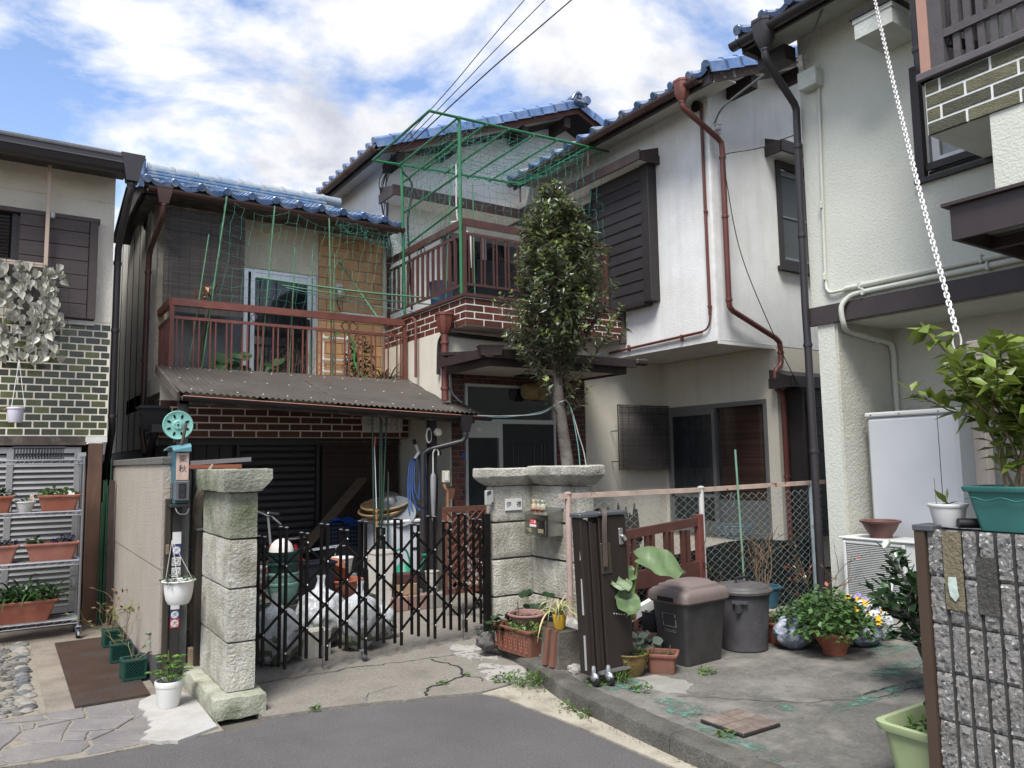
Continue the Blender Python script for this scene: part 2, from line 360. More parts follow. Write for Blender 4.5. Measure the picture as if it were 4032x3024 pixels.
# kerb of single stones
def kerb_seg(pts,h0,h1,wd=.15):
    mb=MB();rg = []
    for i,(x,y) in enumerate(pts):
        d = Vector((pts[min(i+1,len(pts)-1)][0]-pts[max(i-1,0)][0],pts[min(i+1,len(pts)-1)][1]-pts[max(i-1,0)][1],0)).normalized();s_ = Vector((-d.y,d.x,0))   # +X side when heading -Y
        h = h0+(h1-h0)*i/(len(pts)-1)+rnd.uniform(-.003,.003);P0 = Vector((x,y,0))
        prof = [(0,-.1),(.004,h*.6),(.012,h*.86),(.03,h*.98),(.06,h*1.0),(wd,h*.99),(wd,-.1)]
        rg.append([P0+s_*a+Vector((0,0,z)) for a,z in prof])
    mb.loft(rg);return mb
kerb = bpy.data.objects.new('kerb',None);C.objects.link(kerb);kerb['kind'] = 'structure'
path = curve([(x,y,0) for x,y in FOOT[:-1]]+[(2.95,0,0),(2.95,-2.5,0),(2.95,-5,0)],14)
acc = 0;seg = [path[0]];segs = []
for a,c in zip(path,path[1:]):
    seg.append(c);acc += (c-a).length
    if acc > .72: segs.append(seg);seg = [c];acc = 0
dist = 0
for sg in segs:
    n0 = sg[0].lerp(sg[1],.08);sg2 = [n0]+sg[1:-1]+[sg[-1].lerp(sg[-2],.1)]
    h = lambda p: .045+.065*min(1,max(0,(5.7-p.y)/1.2))
    put('kerb_stone',kerb_seg([(p.x,p.y) for p in sg2],h(sg2[0]),h(sg2[-1])),kerbm,kerb)
KIN = [(x+.13,y) for x,y in FOOT[1:]]
b=MB();b.prism([(x,y) for x,y in KIN] + [(9,-14),(9,4.85),(4.0,4.85),(3.85,6.0)],-.2,.1);slab = struct('parking_slab',b,slabm,smooth=0)
strip([(3.5,3.55),(4.0,3.0),(4.45,2.8),(5.0,2.75),(5.6,2.85)],.004,.104,6,parent=slab)
strip([(5.0,2.75),(5.2,3.0),(5.6,3.1)],.003,.104,7,parent=slab)
strip([(3.2,4.05),(3.17,3.6),(3.12,3.1),(3.1,2.7),(3.09,2.2),(3.09,1.5)],.007,.104,8,parent=slab)
paintm = mat('worn_green_paint',(.10,.215,.165),.85,var=.2,vs=9,dirt=(.17,.16,.14),ds=7,da=.95,fine=.2,holes=(9,.44,.60))
for i,(x,y,rx,ry) in enumerate([(3.42,3.95,.12,.22),(3.36,3.35,.10,.2),(3.22,2.85,.05,.25),(4.6,2.83,.55,.06),(5.2,3.05,.35,.12),(3.15,2.3,.05,.3),(3.85,3.0,.05,.05),(5.6,3.4,.25,.1)]):
    mb=MB();mb.prism(blob(x,y,rx,ry,i+20,n=46,am=1.1),.08,.1035);put('paint_stain',mb,paintm,slab,smooth=0)
lite = mat('light_slab',(.27,.26,.23),.9,var=.15,vs=5,bump=.4,bs=70,fine=.15,dirt=(.2,.19,.16),ds=6,da=.6)
mb=MB();mb.prism(blob(3.62,3.78,.16,.2,33,am=.7),.08,.1025);put('cement_patch',mb,lite,slab,smooth=0)
b=MB();b.prism([(3.9,4.8),(8.9,4.8),(8.9,8.6),(4.62,8.6),(4.62,6.3),(3.9,6.2)],-.2,.115);struct('garden_soil',b,soilm,smooth=0)
b=MB();b.grid(lambda u,v: (4.2+2.4*u,4.95+1.7*v,.10+(.36*math.exp(-((u-.35)**2*6+(v-.5)**2*5))+.06*mnoise.noise(Vector((u*9,v*9,1))))*min(1,5*u*(1-u))*min(1,5*v*(1-v))-.01),30,24)
struct('soil_mound',b,soilm)
# left: tan concrete,flagstones,cobbles
b=MB();b.prism([(-9,5.86),(1.0,5.86),(1.0,12.5),(-9,12.5)],-.2,.004);struct('pavement',b,mat('tan_concrete',(.24,.205,.165),.95,var=.22,vs=2,bump=.5,bs=70,fine=.2,dirt=(.11,.095,.075),ds=2.5,da=.7),smooth=0)
b=MB();b.prism([(-9,4.98),(.055,4.975),(.133,4.97),(.43,4.875),(.716,4.875),(.906,4.89),(1.0,4.86),(1.15,4.87),(1.15,6.1),(1.0,6.1),(1.0,5.855),(-9,5.855)],-.2,.003);pav = struct('stone_paving',b,mortar,smooth=0)
STONES = [[(-.3,5.85),(.275,5.85),(.31,5.705),(.05,5.79),(-.3,5.82)],[(.285,5.85),(.5,5.845),(.505,5.62),(.43,5.61),(.315,5.70)],[(.51,5.845),(.715,5.84),(.75,5.43),(.505,5.6)],
 [(.72,5.84),(.87,5.83),(.84,5.45),(.755,5.43)],[(-.3,5.8),(.05,5.785),(.155,5.70),(.165,5.56),(.125,5.445),(.05,5.24),(-.3,5.3)],[(.165,5.72),(.235,5.70),(.23,5.58),(.17,5.57)],
 [(.235,5.575),(.425,5.6),(.375,5.39),(.345,5.225),(.2,5.28),(.13,5.44),(.165,5.555)],[(.245,5.695),(.31,5.692),(.42,5.612),(.24,5.585)],[(.435,5.605),(.75,5.425),(.635,5.265),(.5,5.31),(.385,5.395)],
 [(.38,5.39),(.495,5.31),(.46,5.16),(.35,5.22)],[(.505,5.305),(.63,5.26),(.49,5.135),(.465,5.155)],[(.76,5.42),(.85,5.44),(.95,5.1),(.9,4.92),(.72,4.90),(.49,5.06),(.48,5.125),(.64,5.255)],
 [(.2,5.27),(.34,5.215),(.475,5.135),(.48,5.05),(.43,4.965),(.1,5.0),(.055,5.075),(.05,5.23)],[(.485,5.045),(.71,4.90),(.45,4.90),(.44,4.955)],[(-.3,5.28),(.04,5.23),(.045,5.085),(.095,5.0),(-.3,5.0)]]
def stone_mb(poly,z0,z1,gap=.007,ch=.006):
    cx = sum(p[0] for p in poly)/len(poly);cy_ = sum(p[1] for p in poly)/len(poly)
    def sub(k):
        o = []
        for i in range(len(poly)):
            a = Vector((*poly[i],0));c = Vector((*poly[(i+1) % len(poly)],0))
            for t in (0,.33,.66):
                q = a.lerp(c,t);d = Vector((cx-q.x,cy_-q.y,0));q = q+d.normalized()*k+Vector((rnd.gauss(0,.0025),rnd.gauss(0,.0025),0));o.append((q.x,q.y))
        return o
    A = sub(gap);B_ = [(p[0]+(cx-p[0])*ch/max(.05,math.hypot(cx-p[0],cy_-p[1])),p[1]+(cy_-p[1])*ch/max(.05,math.hypot(cx-p[0],cy_-p[1]))) for p in A]
    if sum(A[i][0]*A[(i+1) % len(A)][1]-A[(i+1) % len(A)][0]*A[i][1] for i in range(len(A))) < 0: A = A[::-1];B_ = B_[::-1]
    mb=MB();mb.loft([[(x,y,z0) for x,y in A],[(x,y,z1-.004) for x,y in A],[(x,y,z1) for x,y in B_]]);return mb
for p in STONES: put('paving_stone',stone_mb(p,-.05,.011+rnd.uniform(-.002,.003)),flag,pav,smooth=30)
mb=MB();mb.prism([(.819,5.742),(.911,5.845),(1.0,5.80),(1.08,5.85),(1.13,5.617),(1.13,5.404),(1.125,5.01),(1.125,4.92),(1.0,4.855),(.888,4.80),(.85,4.835),(.81,4.84),(.714,4.951),(.77,5.02),(.75,5.07),(.804,5.126),(.79,5.2),(.83,5.25),(.80,5.3),(.815,5.342),(.79,5.4),(.82,5.5),(.79,5.6)],.0,.019)
put('cement_patch',mb,cement,pav,smooth=0)
cob=MB();cob.prism([(-9,5.875),(.3,5.875),(.27,8.35),(-9,8.35)],-.1,.006);cobo = struct('cobble_strip',cob,mortar,smooth=0)
y = 5.93
while y < 8.25:
    ly = rnd.uniform(.065,.12);lx = rnd.uniform(.085,.13);mb=MB();mb.ball((.24-lx/2+rnd.uniform(-.01,.03),y+ly/2,.006),.5,12,7,(lx,ly*.96,.05),.25,y);put('cobble',mb,pebble,cobo);y += ly
mb = MB()
for i in range(520):
    px_ = rnd.uniform(-.5,.15);py_ = rnd.uniform(5.92,8.3);s_ = rnd.uniform(.018,.032);mb.ball((px_,py_,.006),s_,7,4,(rnd.uniform(.8,1.5),rnd.uniform(.8,1.3),.6))
o = put('pebbles',mb,pebbles_m,cobo,smooth=180);o['kind'] = 'stuff'
# steel plate with raised tread
mb=MB();mb.hexa([(.455,5.86,.008),(.90,5.87,.008),(.905,8.06,.008),(.45,8.04,.008),(.455,5.86,.022),(.90,5.87,.022),(.905,8.06,.022),(.45,8.04,.022)])
plate = thing('steel_plate','rusty brown steel checker plate lying on the ground beside the beige wall','steel plate',(.68,6.9,.008))
put('plate',mb,steelp,plate,world=True,smooth=0)
# ================================================================== shared building materials
cream = mat('cream_stucco',(.74,.675,.565),.9,var=.07,vs=3,bump=.9,bs=32,fine=.05,dirt=(.45,.4,.32),ds=1.2,da=.35)
white_w = mat('white_render',(.77,.765,.745),.9,var=.06,vs=2.5,bump=.55,bs=75,fine=.04,fs=50,streak=(.52,.48,.41),sa=.32,dirt=(.60,.57,.51),ds=1.3,da=.4)
cream_w = mat('aged_cream_render',(.66,.60,.475),.9,var=.09,vs=2.5,bump=.5,bs=75,fine=.05,streak=(.36,.32,.24),sa=.3,dirt=(.43,.385,.30),ds=1.1,da=.45)
green_w = mat('pale_green_stucco',(.575,.58,.505),.9,var=.05,vs=2.2,bump=.55,bs=48,fine=.06,fs=40,dirt=(.50,.505,.43),ds=.9,da=.35)
dark_b = mat('dark_brown_board',(.038,.030,.030),.55,var=.22,vs=6,bump=.3,bs=30,stretch=(1,1,6),fine=.15,rand=.12)
plankm = mat('shutter_box_board',(.040,.034,.037),.5,var=.22,vs=5,bump=.45,bs=26,stretch=(.5,.5,8),fine=.2,rand=.14)
gutter_b = mat('brown_gutter',(.105,.048,.038),.42,var=.12,vs=6,fine=.08,dirt=(.05,.03,.026),ds=3,da=.5)
gutter_d = mat('dark_gutter',(.045,.038,.042),.38,var=.12,vs=6,fine=.06)
red_iron = mat('red_oxide_iron',(.20,.060,.042),.55,var=.2,vs=9,fine=.12,dirt=(.09,.04,.032),ds=5,da=.6,wear=(.11,.085,.075),ws=22,wa=.36)
brown_iron = mat('brown_iron',(.115,.048,.038),.55,var=.2,vs=9,fine=.12,dirt=(.06,.032,.028),ds=5,da=.6,wear=(.22,.15,.12),ws=26,wa=.33)
alu = mat('aluminium',(.62,.63,.64),.35,.7,var=.06,dirt=(.4,.4,.4),ds=5,da=.3)
alu_g = mat('grey_sash',(.24,.24,.24),.4,.5,var=.08)
glass_d = mat('dark_glass',(.012,.017,.024),.05,var=.1,spec=.9,coat=.5)
glass_f = mat('frosted_glass',(.10,.115,.125),.22,var=.22,vs=1.2,bump=.15,bs=120,spec=.7)
glass_t = mat('window_glass',(.02,.028,.035),.03,var=0,alpha=.55,spec=1.0)
tile_blue = mat('blue_glazed_tile',(.075,.14,.27),.25,var=.3,vs=7,fine=.12,fs=40,coat=.35,rand=.28,dirt=(.36,.36,.36),ds=6,da=.75,wear=(.27,.25,.18),ws=16,wa=.335)
brick_r = mat('red_brown_brick',(.135,.040,.022),.5,var=.2,vs=20,fine=.35,fs=110,bump=.5,bs=110,rand=.22)
grout_w = mat('pale_grout',(.78,.71,.58),.95,var=.08,vs=12,dirt=(.5,.45,.36),ds=5,da=.4)
grout_d = mat('grey_grout',(.24,.225,.21),.95,var=.12,vs=12)
wood_w = mat('weathered_wood',(.11,.085,.07),.9,var=.3,vs=10,stretch=(1,1,.3),bump=.4,bs=40,dirt=(.25,.22,.19),ds=8,da=.5)
black_m = mat('black_void',(.008,.008,.009),.9,var=.1)
screw = mat('dull_zinc',(.42,.41,.39),.4,.8,var=.1)

def downpipe(name,pts,r,m,parent,collars=(),n=12):
    b=MB();b.tube(pts,r,n);o = put(name,b,m,parent,world=True)
    for (x,y,z) in collars:
        c=MB();c.lathe([(r*1.18,-.018),(r*1.24,0),(r*1.18,.018)],n,(x,y,z));put('collar',c,m,o)
    return o
def hopper(x,y,z,wx,wy,h,m,parent):
    b=MB();b.loft([[(x-wx*s,y-wy*s,q),(x+wx*s,y-wy*s,q),(x+wx*s,y+wy*s,q),(x-wx*s,y+wy*s,q)] for s,q in ((.58,z-h),(.95,z-h*.35),(1,z-h*.1),(1.06,z-h*.1),(1.06,z))])
    return put('rain_hopper',b,m,parent,world=True)
def gutter_x(x0,x1,y,z,r,m,parent,name='gutter'):
    b=MB();pts = [(y+r*math.cos(t),z+r*math.sin(t)) for t in [PI+PI*i/10 for i in range(11)]];ins = [(y+(r-.005)*math.cos(t),z+(r-.005)*math.sin(t)) for t in [2*PI-PI*i/10 for i in range(11)]]
    b.profile_x(pts+ins,x0,x1);o = put(name,b,m,parent,world=True);q = MB()
    for t in (.0,.25,.5,.75,1.0):
        xx = x0+.1+(x1-x0-.2)*t;q.tube([(xx,y+(r+.006)*math.cos(a),z+(r+.006)*math.sin(a)) for a in [PI-.1+(PI+.2)*i/8 for i in range(9)]],.006,5)
    put('gutter_bracket',q,m,o);return o
def gutter_y(y0,y1,x,z,r,m,parent,name='gutter'):
    b=MB();pts = [(x+r*math.cos(t),z+r*math.sin(t)) for t in [PI+PI*i/10 for i in range(11)]];ins = [(x+(r-.005)*math.cos(t),z+(r-.005)*math.sin(t)) for t in [2*PI-PI*i/10 for i in range(11)]]
    b.profile_y(pts+ins,y0,y1);o = put(name,b,m,parent,world=True);q = MB()
    for t in (.0,.2,.4,.6,.8,1.0):
        yy = y0+.1+(y1-y0-.2)*t;q.tube([(x+(r+.006)*math.cos(a),yy,z+(r+.006)*math.sin(a)) for a in [PI-.1+(PI+.2)*i/8 for i in range(9)]],.006,5)
    put('gutter_bracket',q,m,o);return o
def brick_mesh(name,w_,h_,d_,m,c=.003): b=MB();b.box(-w_/2,-d_/2,-h_/2,w_/2,d_/2,h_/2,c);return b.mesh(name,m,0)
def brickwork(parent,m,w_,h_,gap,origin,length,rows,axis,name='brick',proud=.012,first=.5,world=True):
    """running bond of single bricks; axis 'x': faces -Y, 'y': faces -X (runs in +Y); cut bricks at the ends"""
    cache = {}
    for r in range(rows):
        s = -(w_+gap)*(first if r % 2 else 0.0)
        while s < length:
            a,e = max(s,0),min(s+w_,length);s += w_+gap
            if e-a < .015: continue
            wd = round(e-a,3)
            if wd not in cache: cache[wd] = brick_mesh(name,wd,h_,.03,m)
            cx_ = (a+e)/2;z = origin[2]+r*(h_+gap)+h_/2
            if axis == 'x': piece(name,cache[wd],parent,(origin[0]+cx_,origin[1]+.015-proud,z),world=world)
            else: piece(name,cache[wd],parent,(origin[0]+.015-proud,origin[1]+cx_,z),(0,0,-PI/2),world=world)
# roof tile: an S-shaped pan and roll,slightly curved along its length;local x across,y up the slope
def tile_mb(w_=.303,L=.27,th=.016,lip=0.0,disc=False):
    b=MB();xs = [i/14 for i in range(15)]
    def prof(u):
        if u < .32: t = u/.32;return .048*math.sin(PI*t)+.004
        t = (u-.32)/.68;return .004-.034*math.sin(PI*t)
    top = [(-w_*.5+u*w_*1.06,prof(u)) for u in xs]
    rows = [(-.0,.018),(.05,.016),(L,.0)]
    v = []
    for (yy,dz) in rows: v += [(x,yy,z+dz) for x,z in top]
    n = len(top);f = []
    for i in range(2):
        for j in range(n-1): f.append((i*n+j,i*n+j+1,(i+1)*n+j+1,(i+1)*n+j))
    o = len(v);v += [(x,0,z+.018-th-lip) for x,z in top]
    for j in range(n-1): f.append((j+1,j,o+j,o+j+1))
    b.add(v,f)
    if disc: b.lathe([(.0,-.012),(.045,-.012),(.052,-.004),(.052,.03)],16,(-w_*.34,0,.02),'y')
    return b
tile_me = tile_mb().mesh('roof_tile',tile_blue,40);eave_me = tile_mb(lip=.035,disc=True).mesh('eave_tile',tile_blue,40)
def tile_field(parent,xs,p0,up_dir,across,rows,expo,limit=None,name='roof_tile'):
    """rows of tiles: p0 eave start, unit vectors up the slope and across"""
    u = Vector(up_dir).normalized();a = Vector(across).normalized();nrm = a.cross(u);rot = Matrix((a,u,nrm)).transposed().to_euler()
    for r in range(rows):
        for k in xs:
            p = Vector(p0)+a*(k*.303)+u*(r*expo)+nrm*.0
            if limit and not limit(k,r): continue
            piece('eave_tile' if r == 0 else name,eave_me if r == 0 else tile_me,parent,p,rot)

# ================================================================== the olive-tiled house beyond the shelf
hD = thing('house','cream stucco house faced with olive green glazed tiles below a brown shutter box','house',(-1.5,8.9,0))
Y = 8.9
b=MB();b.box(-5,Y,4.325,.88,14,4.85);b.box(-5,Y,3.05,.88,14,4.317);b.box(-5,Y+.008,3.0,.87,13.9,4.5);put('wall',b,cream,hD,True,0)
b=MB();b.box(-5,Y+.004,1.87,.885,14,3.06);bk = put('tile_backing',b,grout_w,hD,True,0)
olive = mat('olive_tile',(.05,.055,.02),.22,var=.25,vs=18,fine=.15,coat=.25,cells=[(.03,.034,.012),(.055,.064,.012),(.095,.11,.016),(.028,.03,.013),(.125,.135,.022),(.04,.043,.015),(.078,.09,.014),(.033,.035,.015)])
brickwork(bk,olive,.127,.0575,.0145,(-.4,Y+.004,1.882),1.28,16,'x','wall_tile',.003,world=True)
b=MB();b.box(-5,Y-.02,1.78,.70,Y+.15,1.868);put('beam',b,wood_w,hD,True,0)
b=MB();b.box(.69,Y-.025,1.81,.885,Y+.12,1.866);put('white_batten',b,mat('white_batten',(.7,.68,.62),.8,dirt=(.4,.36,.3),ds=9,da=.6),hD,True,0)
b=MB();b.box(-5,Y+.3,0,.8,14,1.8);put('lower_wall',b,mat('lower_dark',(.05,.045,.04),.9),hD,True,0)
brownpost = mat('brown_post',(.16,.085,.055),.85,var=.3,vs=8,stretch=(1,1,.25),bump=.3,bs=30,dirt=(.09,.055,.04),ds=5,da=.6)
b=MB();b.box(.72,Y-.03,0,.85,Y+.1,1.80,.006);put('gate_post',b,brownpost,hD,True)
# louvred gate
louv = mat('grey_louvre',(.27,.265,.265),.7,var=.1,vs=6,stretch=(1,1,5),fine=.08,rand=.08)
b = MB()
for x0,x1 in ((-.78,-.72),(.03,.09),(.60,.66)): b.box(x0,Y+.0,.14,x1,Y+.05,1.76,.004)
b.box(-.72,Y+.001,.14,.03,Y+.049,.2);b.box(-.72,Y+.001,1.70,.03,Y+.049,1.76);b.box(.09,Y+.001,.14,.60,Y+.049,.2);b.box(.09,Y+.001,1.70,.60,Y+.049,1.76)
lg = put('louvre_gate',b,louv,hD,True);sm = {}
for wd in (.75,.51): q=MB();q.hexa([(-wd/2,.04,.035),(wd/2,.04,.035),(wd/2,.048,.035),(-wd/2,.048,.035),(-wd/2,-.0,-.028),(wd/2,0,-.028),(wd/2,.008,-.03),(-wd/2,.008,-.03)]);q.v = [(x,y,z) for x,y,z in q.v];sm[wd] = q.mesh('slat',louv,0)
for i in range(27):
    z = .235+i*.0545
    piece('slat',sm[.75],lg,(-.345,Y,z));piece('slat',sm[.51],lg,(.345,Y,z))
for z in (1.66,.42):
    q=MB();q.box(.625,Y-.008,z-.045,.70,Y-.032,z+.045);put('hinge',q,screw,lg)
# shutter box and louvred window
b=MB();b.box(.03,Y-.11,3.05,.715,Y-.0,4.02);sb = put('shutter_box',b,dark_b,hD,True,0)
q=MB();q.box(-.30,-.012,-.072,.30,.012,.072,.004);pm = q.mesh('board',mat('brown_board',(.088,.062,.058),.55,var=.2,vs=5,bump=.3,bs=26,stretch=(.5,.5,8),fine=.16,rand=.1),0)
for i in range(7): piece('board',pm,sb,(.345,Y-.118,3.125+i*.1475-.0))
q=MB();q.box(.65,Y-.135,3.05,.725,Y-.02,4.06,.004);q.box(-1.0,Y-.14,4.055,.74,Y-.01,4.10,.004);put('frame',q,mat('brown_frame',(.085,.058,.052),.55),sb)
b=MB();b.box(-1.0,Y-.06,3.3,.02,Y-.005,4.05);lw = put('louvre_window',b,black_m,hD,True,0)
q=MB();q.box(-.02,Y-.09,3.3,.03,Y-.01,4.05);q.box(-1,Y-.09,3.56,-.02,Y-.02,3.6);put('frame',q,dark_b,lw)
q=MB();q.box(-.49,-.02,-.012,.47,.02,.012);lm = q.mesh('slat',dark_b,0)
for i in range(12): piece('slat',lm,lw,(-.51,Y-.075,3.62+i*.036),(R(35),0,0))
b=MB();b.box(.0,Y-.06,3.0,.72,Y+.0,3.045);put('sill',b,mat('white_sill',(.66,.66,.64),.6),hD,True,0)
# eave
b=MB();b.hexa([(-5,8.36,4.66),(.99,8.36,4.66),(.99,11.5,5.35),(-5,11.5,5.35),(-5,8.36,4.70),(.99,8.36,4.70),(.99,11.5,5.39),(-5,11.5,5.39)]);b.hexa([(-5,14.6,4.66),(-5,11.5,5.35),(.99,11.5,5.35),(.99,14.6,4.66),(-5,14.6,4.70),(-5,11.5,5.39),(.99,11.5,5.39),(.99,14.6,4.70)])
put('roof',b,mat('grey_slate_roof',(.20,.195,.19),.85,var=.2,vs=9,bump=.5,bs=40),hD,True,0)
b=MB();b.box(-5,8.44,4.56,.95,8.5,4.655);b.box(-5,8.5,4.60,.95,8.9,4.63);put('soffit',b,gutter_d,hD,True,0)
b=MB();b.profile_x([(8.34,4.665),(8.34,4.60),(8.37,4.53),(8.40,4.505),(8.44,4.505),(8.44,4.665),(8.43,4.665),(8.43,4.515),(8.40,4.515),(8.375,4.54),(8.35,4.605),(8.35,4.665)],-5,1.0);g_ = put('gutter',b,gutter_d,hD,True,20)
q=MB();q.box(-5,8.332,4.588,1.0,8.342,4.6);q.box(-5,8.332,4.652,1.0,8.352,4.67);put('gutter_lip',q,mat('gutter_lip',(.10,.095,.1),.4),g_)
b=MB();b.loft([[(x0,8.33,z),(x1,8.33,z),(x1,8.46,z),(x0,8.46,z)] for x0,x1,z in ((.92,1.03,4.42),(.90,1.05,4.53),(.87,1.08,4.67),(.865,1.085,4.67),(.865,1.085,4.70))]);put('rain_hopper',b,gutter_d,hD,True,20)
downpipe('downpipe',[(.97,8.40,4.43),(.97,8.40,4.34),(.96,8.45,4.28),(.935,8.85,3.95),(.93,8.93,3.85),(.93,8.95,3.6),(.93,8.95,2.05),(.94,9.0,1.96),(.95,9.35,1.72),(.95,9.42,1.60),(.95,9.42,.1)],.034,gutter_d,hD,[(.97,8.40,4.40),(.93,8.95,3.7),(.93,8.95,2.98),(.93,8.95,2.08)])
# washing pole rack on the wall
rk = thing('pole_rack','upright beige plastic pole rack fixed before the brown shutter box','pole rack',(.27,8.68,3.5))
beige = mat('beige_plastic',(.47,.36,.28),.5,var=.08)
q=MB();q.box(.255,8.665,3.52,.29,8.70,4.55,.003);put('pole',q,beige,rk,True);q=MB();q.box(-.9,8.64,3.50,.27,8.664,3.545,.003);put('crossbar',q,beige,rk,True)
q=MB();q.box(.292,8.67,4.02,.335,8.72,4.09,.01);put('clip',q,mat('clear_clip',(.5,.5,.48),.2,alpha=.7),rk,True)

# ================================================================== the house with the blue ridge roof and iron balcony
hA = thing('house','old two-storey house with blue tiled roof, orange tile wall and corrugated lean-to','house',(3.0,10.4,0))
F = 10.4
b = MB()
b.box(1.47,F,2.3,1.66,F+.12,5.0);b.box(1.66,F,4.2,3.6,F+.12,5.0);b.box(1.66,F,2.3,3.6,F+.12,2.75);b.box(3.6,F+.004,2.3,4.65,F+.12,5.0);b.box(1.47,F+.6,2.3,4.6,12.4,2.5)
put('wall',b,cream_w,hA,True,0)
b=MB();b.box(1.5,12.4,0,4.6,12.5,5.2);b.box(1.45,10.52,4.98,4.6,12.4,5.02);put('back_wall',b,mat('inner_dark',(.08,.075,.07),.9),hA,True,0)
# left side: grey siding
siding = mat('grey_siding',(.40,.375,.325),.85,var=.14,vs=2,streak=(.22,.2,.17),sa=.6,fine=.08,bump=.15,bs=60,dirt=(.30,.27,.2),ds=1.4,da=.5)
b=MB();b.box(1.47,10.38,1.78,1.52,15.5,5.15);sdo = put('siding',b,siding,hA,True,0)
q = MB()
for yy in (10.9,11.5,12.1,12.7,13.4,14.2): q.box(1.462,yy,1.78,1.47,yy+.012,5.1)
put('seam',q,mat('seam_dark',(.12,.11,.10),.9),sdo)
b=MB();b.box(1.48,10.45,0,1.6,15.5,1.79);put('shaded_opening',b,mat('opening_shade',(.03,.027,.027),.9),hA,True,0)  # near-black panel stands in for the shade of the open space below the siding
b=MB();b.box(1.45,10.39,2.3,1.6,10.42,4.75);put('corner_board',b,mat('flaking_cream',(.52,.48,.40),.9,var=.12,dirt=(.3,.27,.22),ds=6,da=.8),hA,True,0)
q=MB();q.box(1.43,10.98,4.72,1.465,11.0,4.98);q.bar((1.45,10.87,4.85),(1.45,11.05,4.99),.02,.02);q.bar((1.45,11.05,4.99),(1.45,11.17,4.86),.02,.02);q.bar((1.45,10.87,4.85),(1.45,11.0,4.70),.02,.02);q.bar((1.45,11.17,4.86),(1.45,11.0,4.70),.02,.02);q.bar((1.45,10.93,4.78),(1.45,11.11,4.92),.015,.015)
put('vent_ornament',q,black_m,sdo)
# sliding doors
b=MB();b.box(1.66,F+.02,4.15,3.6,F+.1,4.2);b.box(1.66,F+.02,2.75,3.6,F+.1,2.80);b.box(1.66,F+.021,2.8,1.70,F+.099,4.15);b.box(3.55,F+.021,2.8,3.6,F+.099,4.15);sdoor = put('sliding_door',b,alu,hA,True,0)
q=MB();q.box(2.60,F+.0,2.8,2.655,F+.045,4.15);q.box(2.69,F-.004,2.8,2.745,F+.03,4.15);q.box(3.47,F+.002,2.8,3.53,F+.03,4.15);q.box(2.745,F,4.07,3.47,F+.029,4.14);put('stile',q,alu,sdoor)
q=MB();q.box(1.70,F+.055,2.8,2.62,F+.06,4.15);put('pane',q,glass_f,sdoor,smooth=0)
q=MB();q.box(2.74,F+.016,2.8,3.475,F+.02,4.08);put('pane',q,glass_t,sdoor,smooth=0)
q=MB();q.grid(lambda u,v: (2.72+.42*u,F+.22+.025*math.sin(u*28),2.76+1.42*v),40,2);put('curtain',q,mat('grey_curtain',(.34,.35,.35),.9,var=.1),sdoor,smooth=180)
q=MB();q.box(3.44,F-.03,3.42,3.50,F-.002,3.56,.006);put('lock',q,black_m,sdoor)
# orange tiles
b=MB();b.box(3.62,F-.006,2.62,4.6,F+.003,4.80);ot = put('tile_backing',b,grout_d,hA,True,0)
orange = mat('orange_tile',(.54,.315,.15),.6,var=.16,vs=5,fine=.1,fs=50,bump=.25,bs=50,rand=.14,dirt=(.40,.24,.12),ds=5,da=.5)
brickwork(ot,orange,.228,.146,.0085,(3.625,F-.006,2.64),.965,14,'x','wall_tile',.012)
# eave boards,roof
b=MB();b.box(1.25,9.84,4.82,4.6,9.87,4.93);b.box(1.28,9.87,4.86,4.6,10.4,4.88);b.box(1.24,9.80,4.80,1.27,11.2,4.98);b.box(1.30,9.86,4.74,1.42,11.0,4.80)
put('eave_board',b,mat('eave_grey_wood',(.075,.06,.05),.9,var=.25,dirt=(.16,.15,.14),ds=6,da=.7),hA,True,0)
us = Vector((0,1.26,.40)).normalized()
b=MB();b.hexa([(1.22,9.76,4.88),(4.6,9.76,4.88),(4.6,11.0,5.27),(1.22,11.0,5.27),(1.22,9.76,4.91),(4.6,9.76,4.91),(4.6,11.0,5.30),(1.22,11.0,5.30)]);b.hexa([(1.22,12.6,4.88),(1.22,11.0,5.27),(4.6,11.0,5.27),(4.6,12.6,4.88),(1.22,12.6,4.91),(1.22,11.0,5.30),(4.6,11.0,5.30),(4.6,12.6,4.91)])
rf = put('roof',b,mat('roof_deck',(.05,.05,.055),.9),hA,True,0)
tile_field(rf,range(0,11),(1.40,9.72,4.935),us,(1,0,0),7,.192,lambda k,r: not (k == 10 and r > 4))
b = MB()
for i,(hw,z0) in enumerate(((.15,5.32),(.135,5.372),(.12,5.42),(.105,5.465))): b.box(1.42,10.98-hw,z0,4.15-.12*i,10.98+hw,z0+.045,.012)
rd = put('ridge',b,mat('ridge_blue',(.095,.17,.29),.25,var=.2,vs=6,coat=.4,dirt=(.40,.38,.30),ds=9,da=.75),rf)
q=MB();q.lathe([(.075,-.0),(.088,.0),(.088,.035),(.075,.04),(.075,.30)],16,(0,0,0),'x');cm = q.mesh('ridge_cap',mat('pale_ridge_tile',(.30,.33,.35),.35,var=.2,vs=8,dirt=(.1,.17,.3),ds=5,da=.6),40)
for i in range(9): piece('ridge_cap',cm,rf,(1.45+i*.30,10.98,5.525))
q=MB();q.box(1.28,10.80,5.27,1.42,11.16,5.63,.03);q.box(1.26,10.86,5.32,1.28,11.10,5.57,.01);put('ridge_end',q,tile_blue,rf)
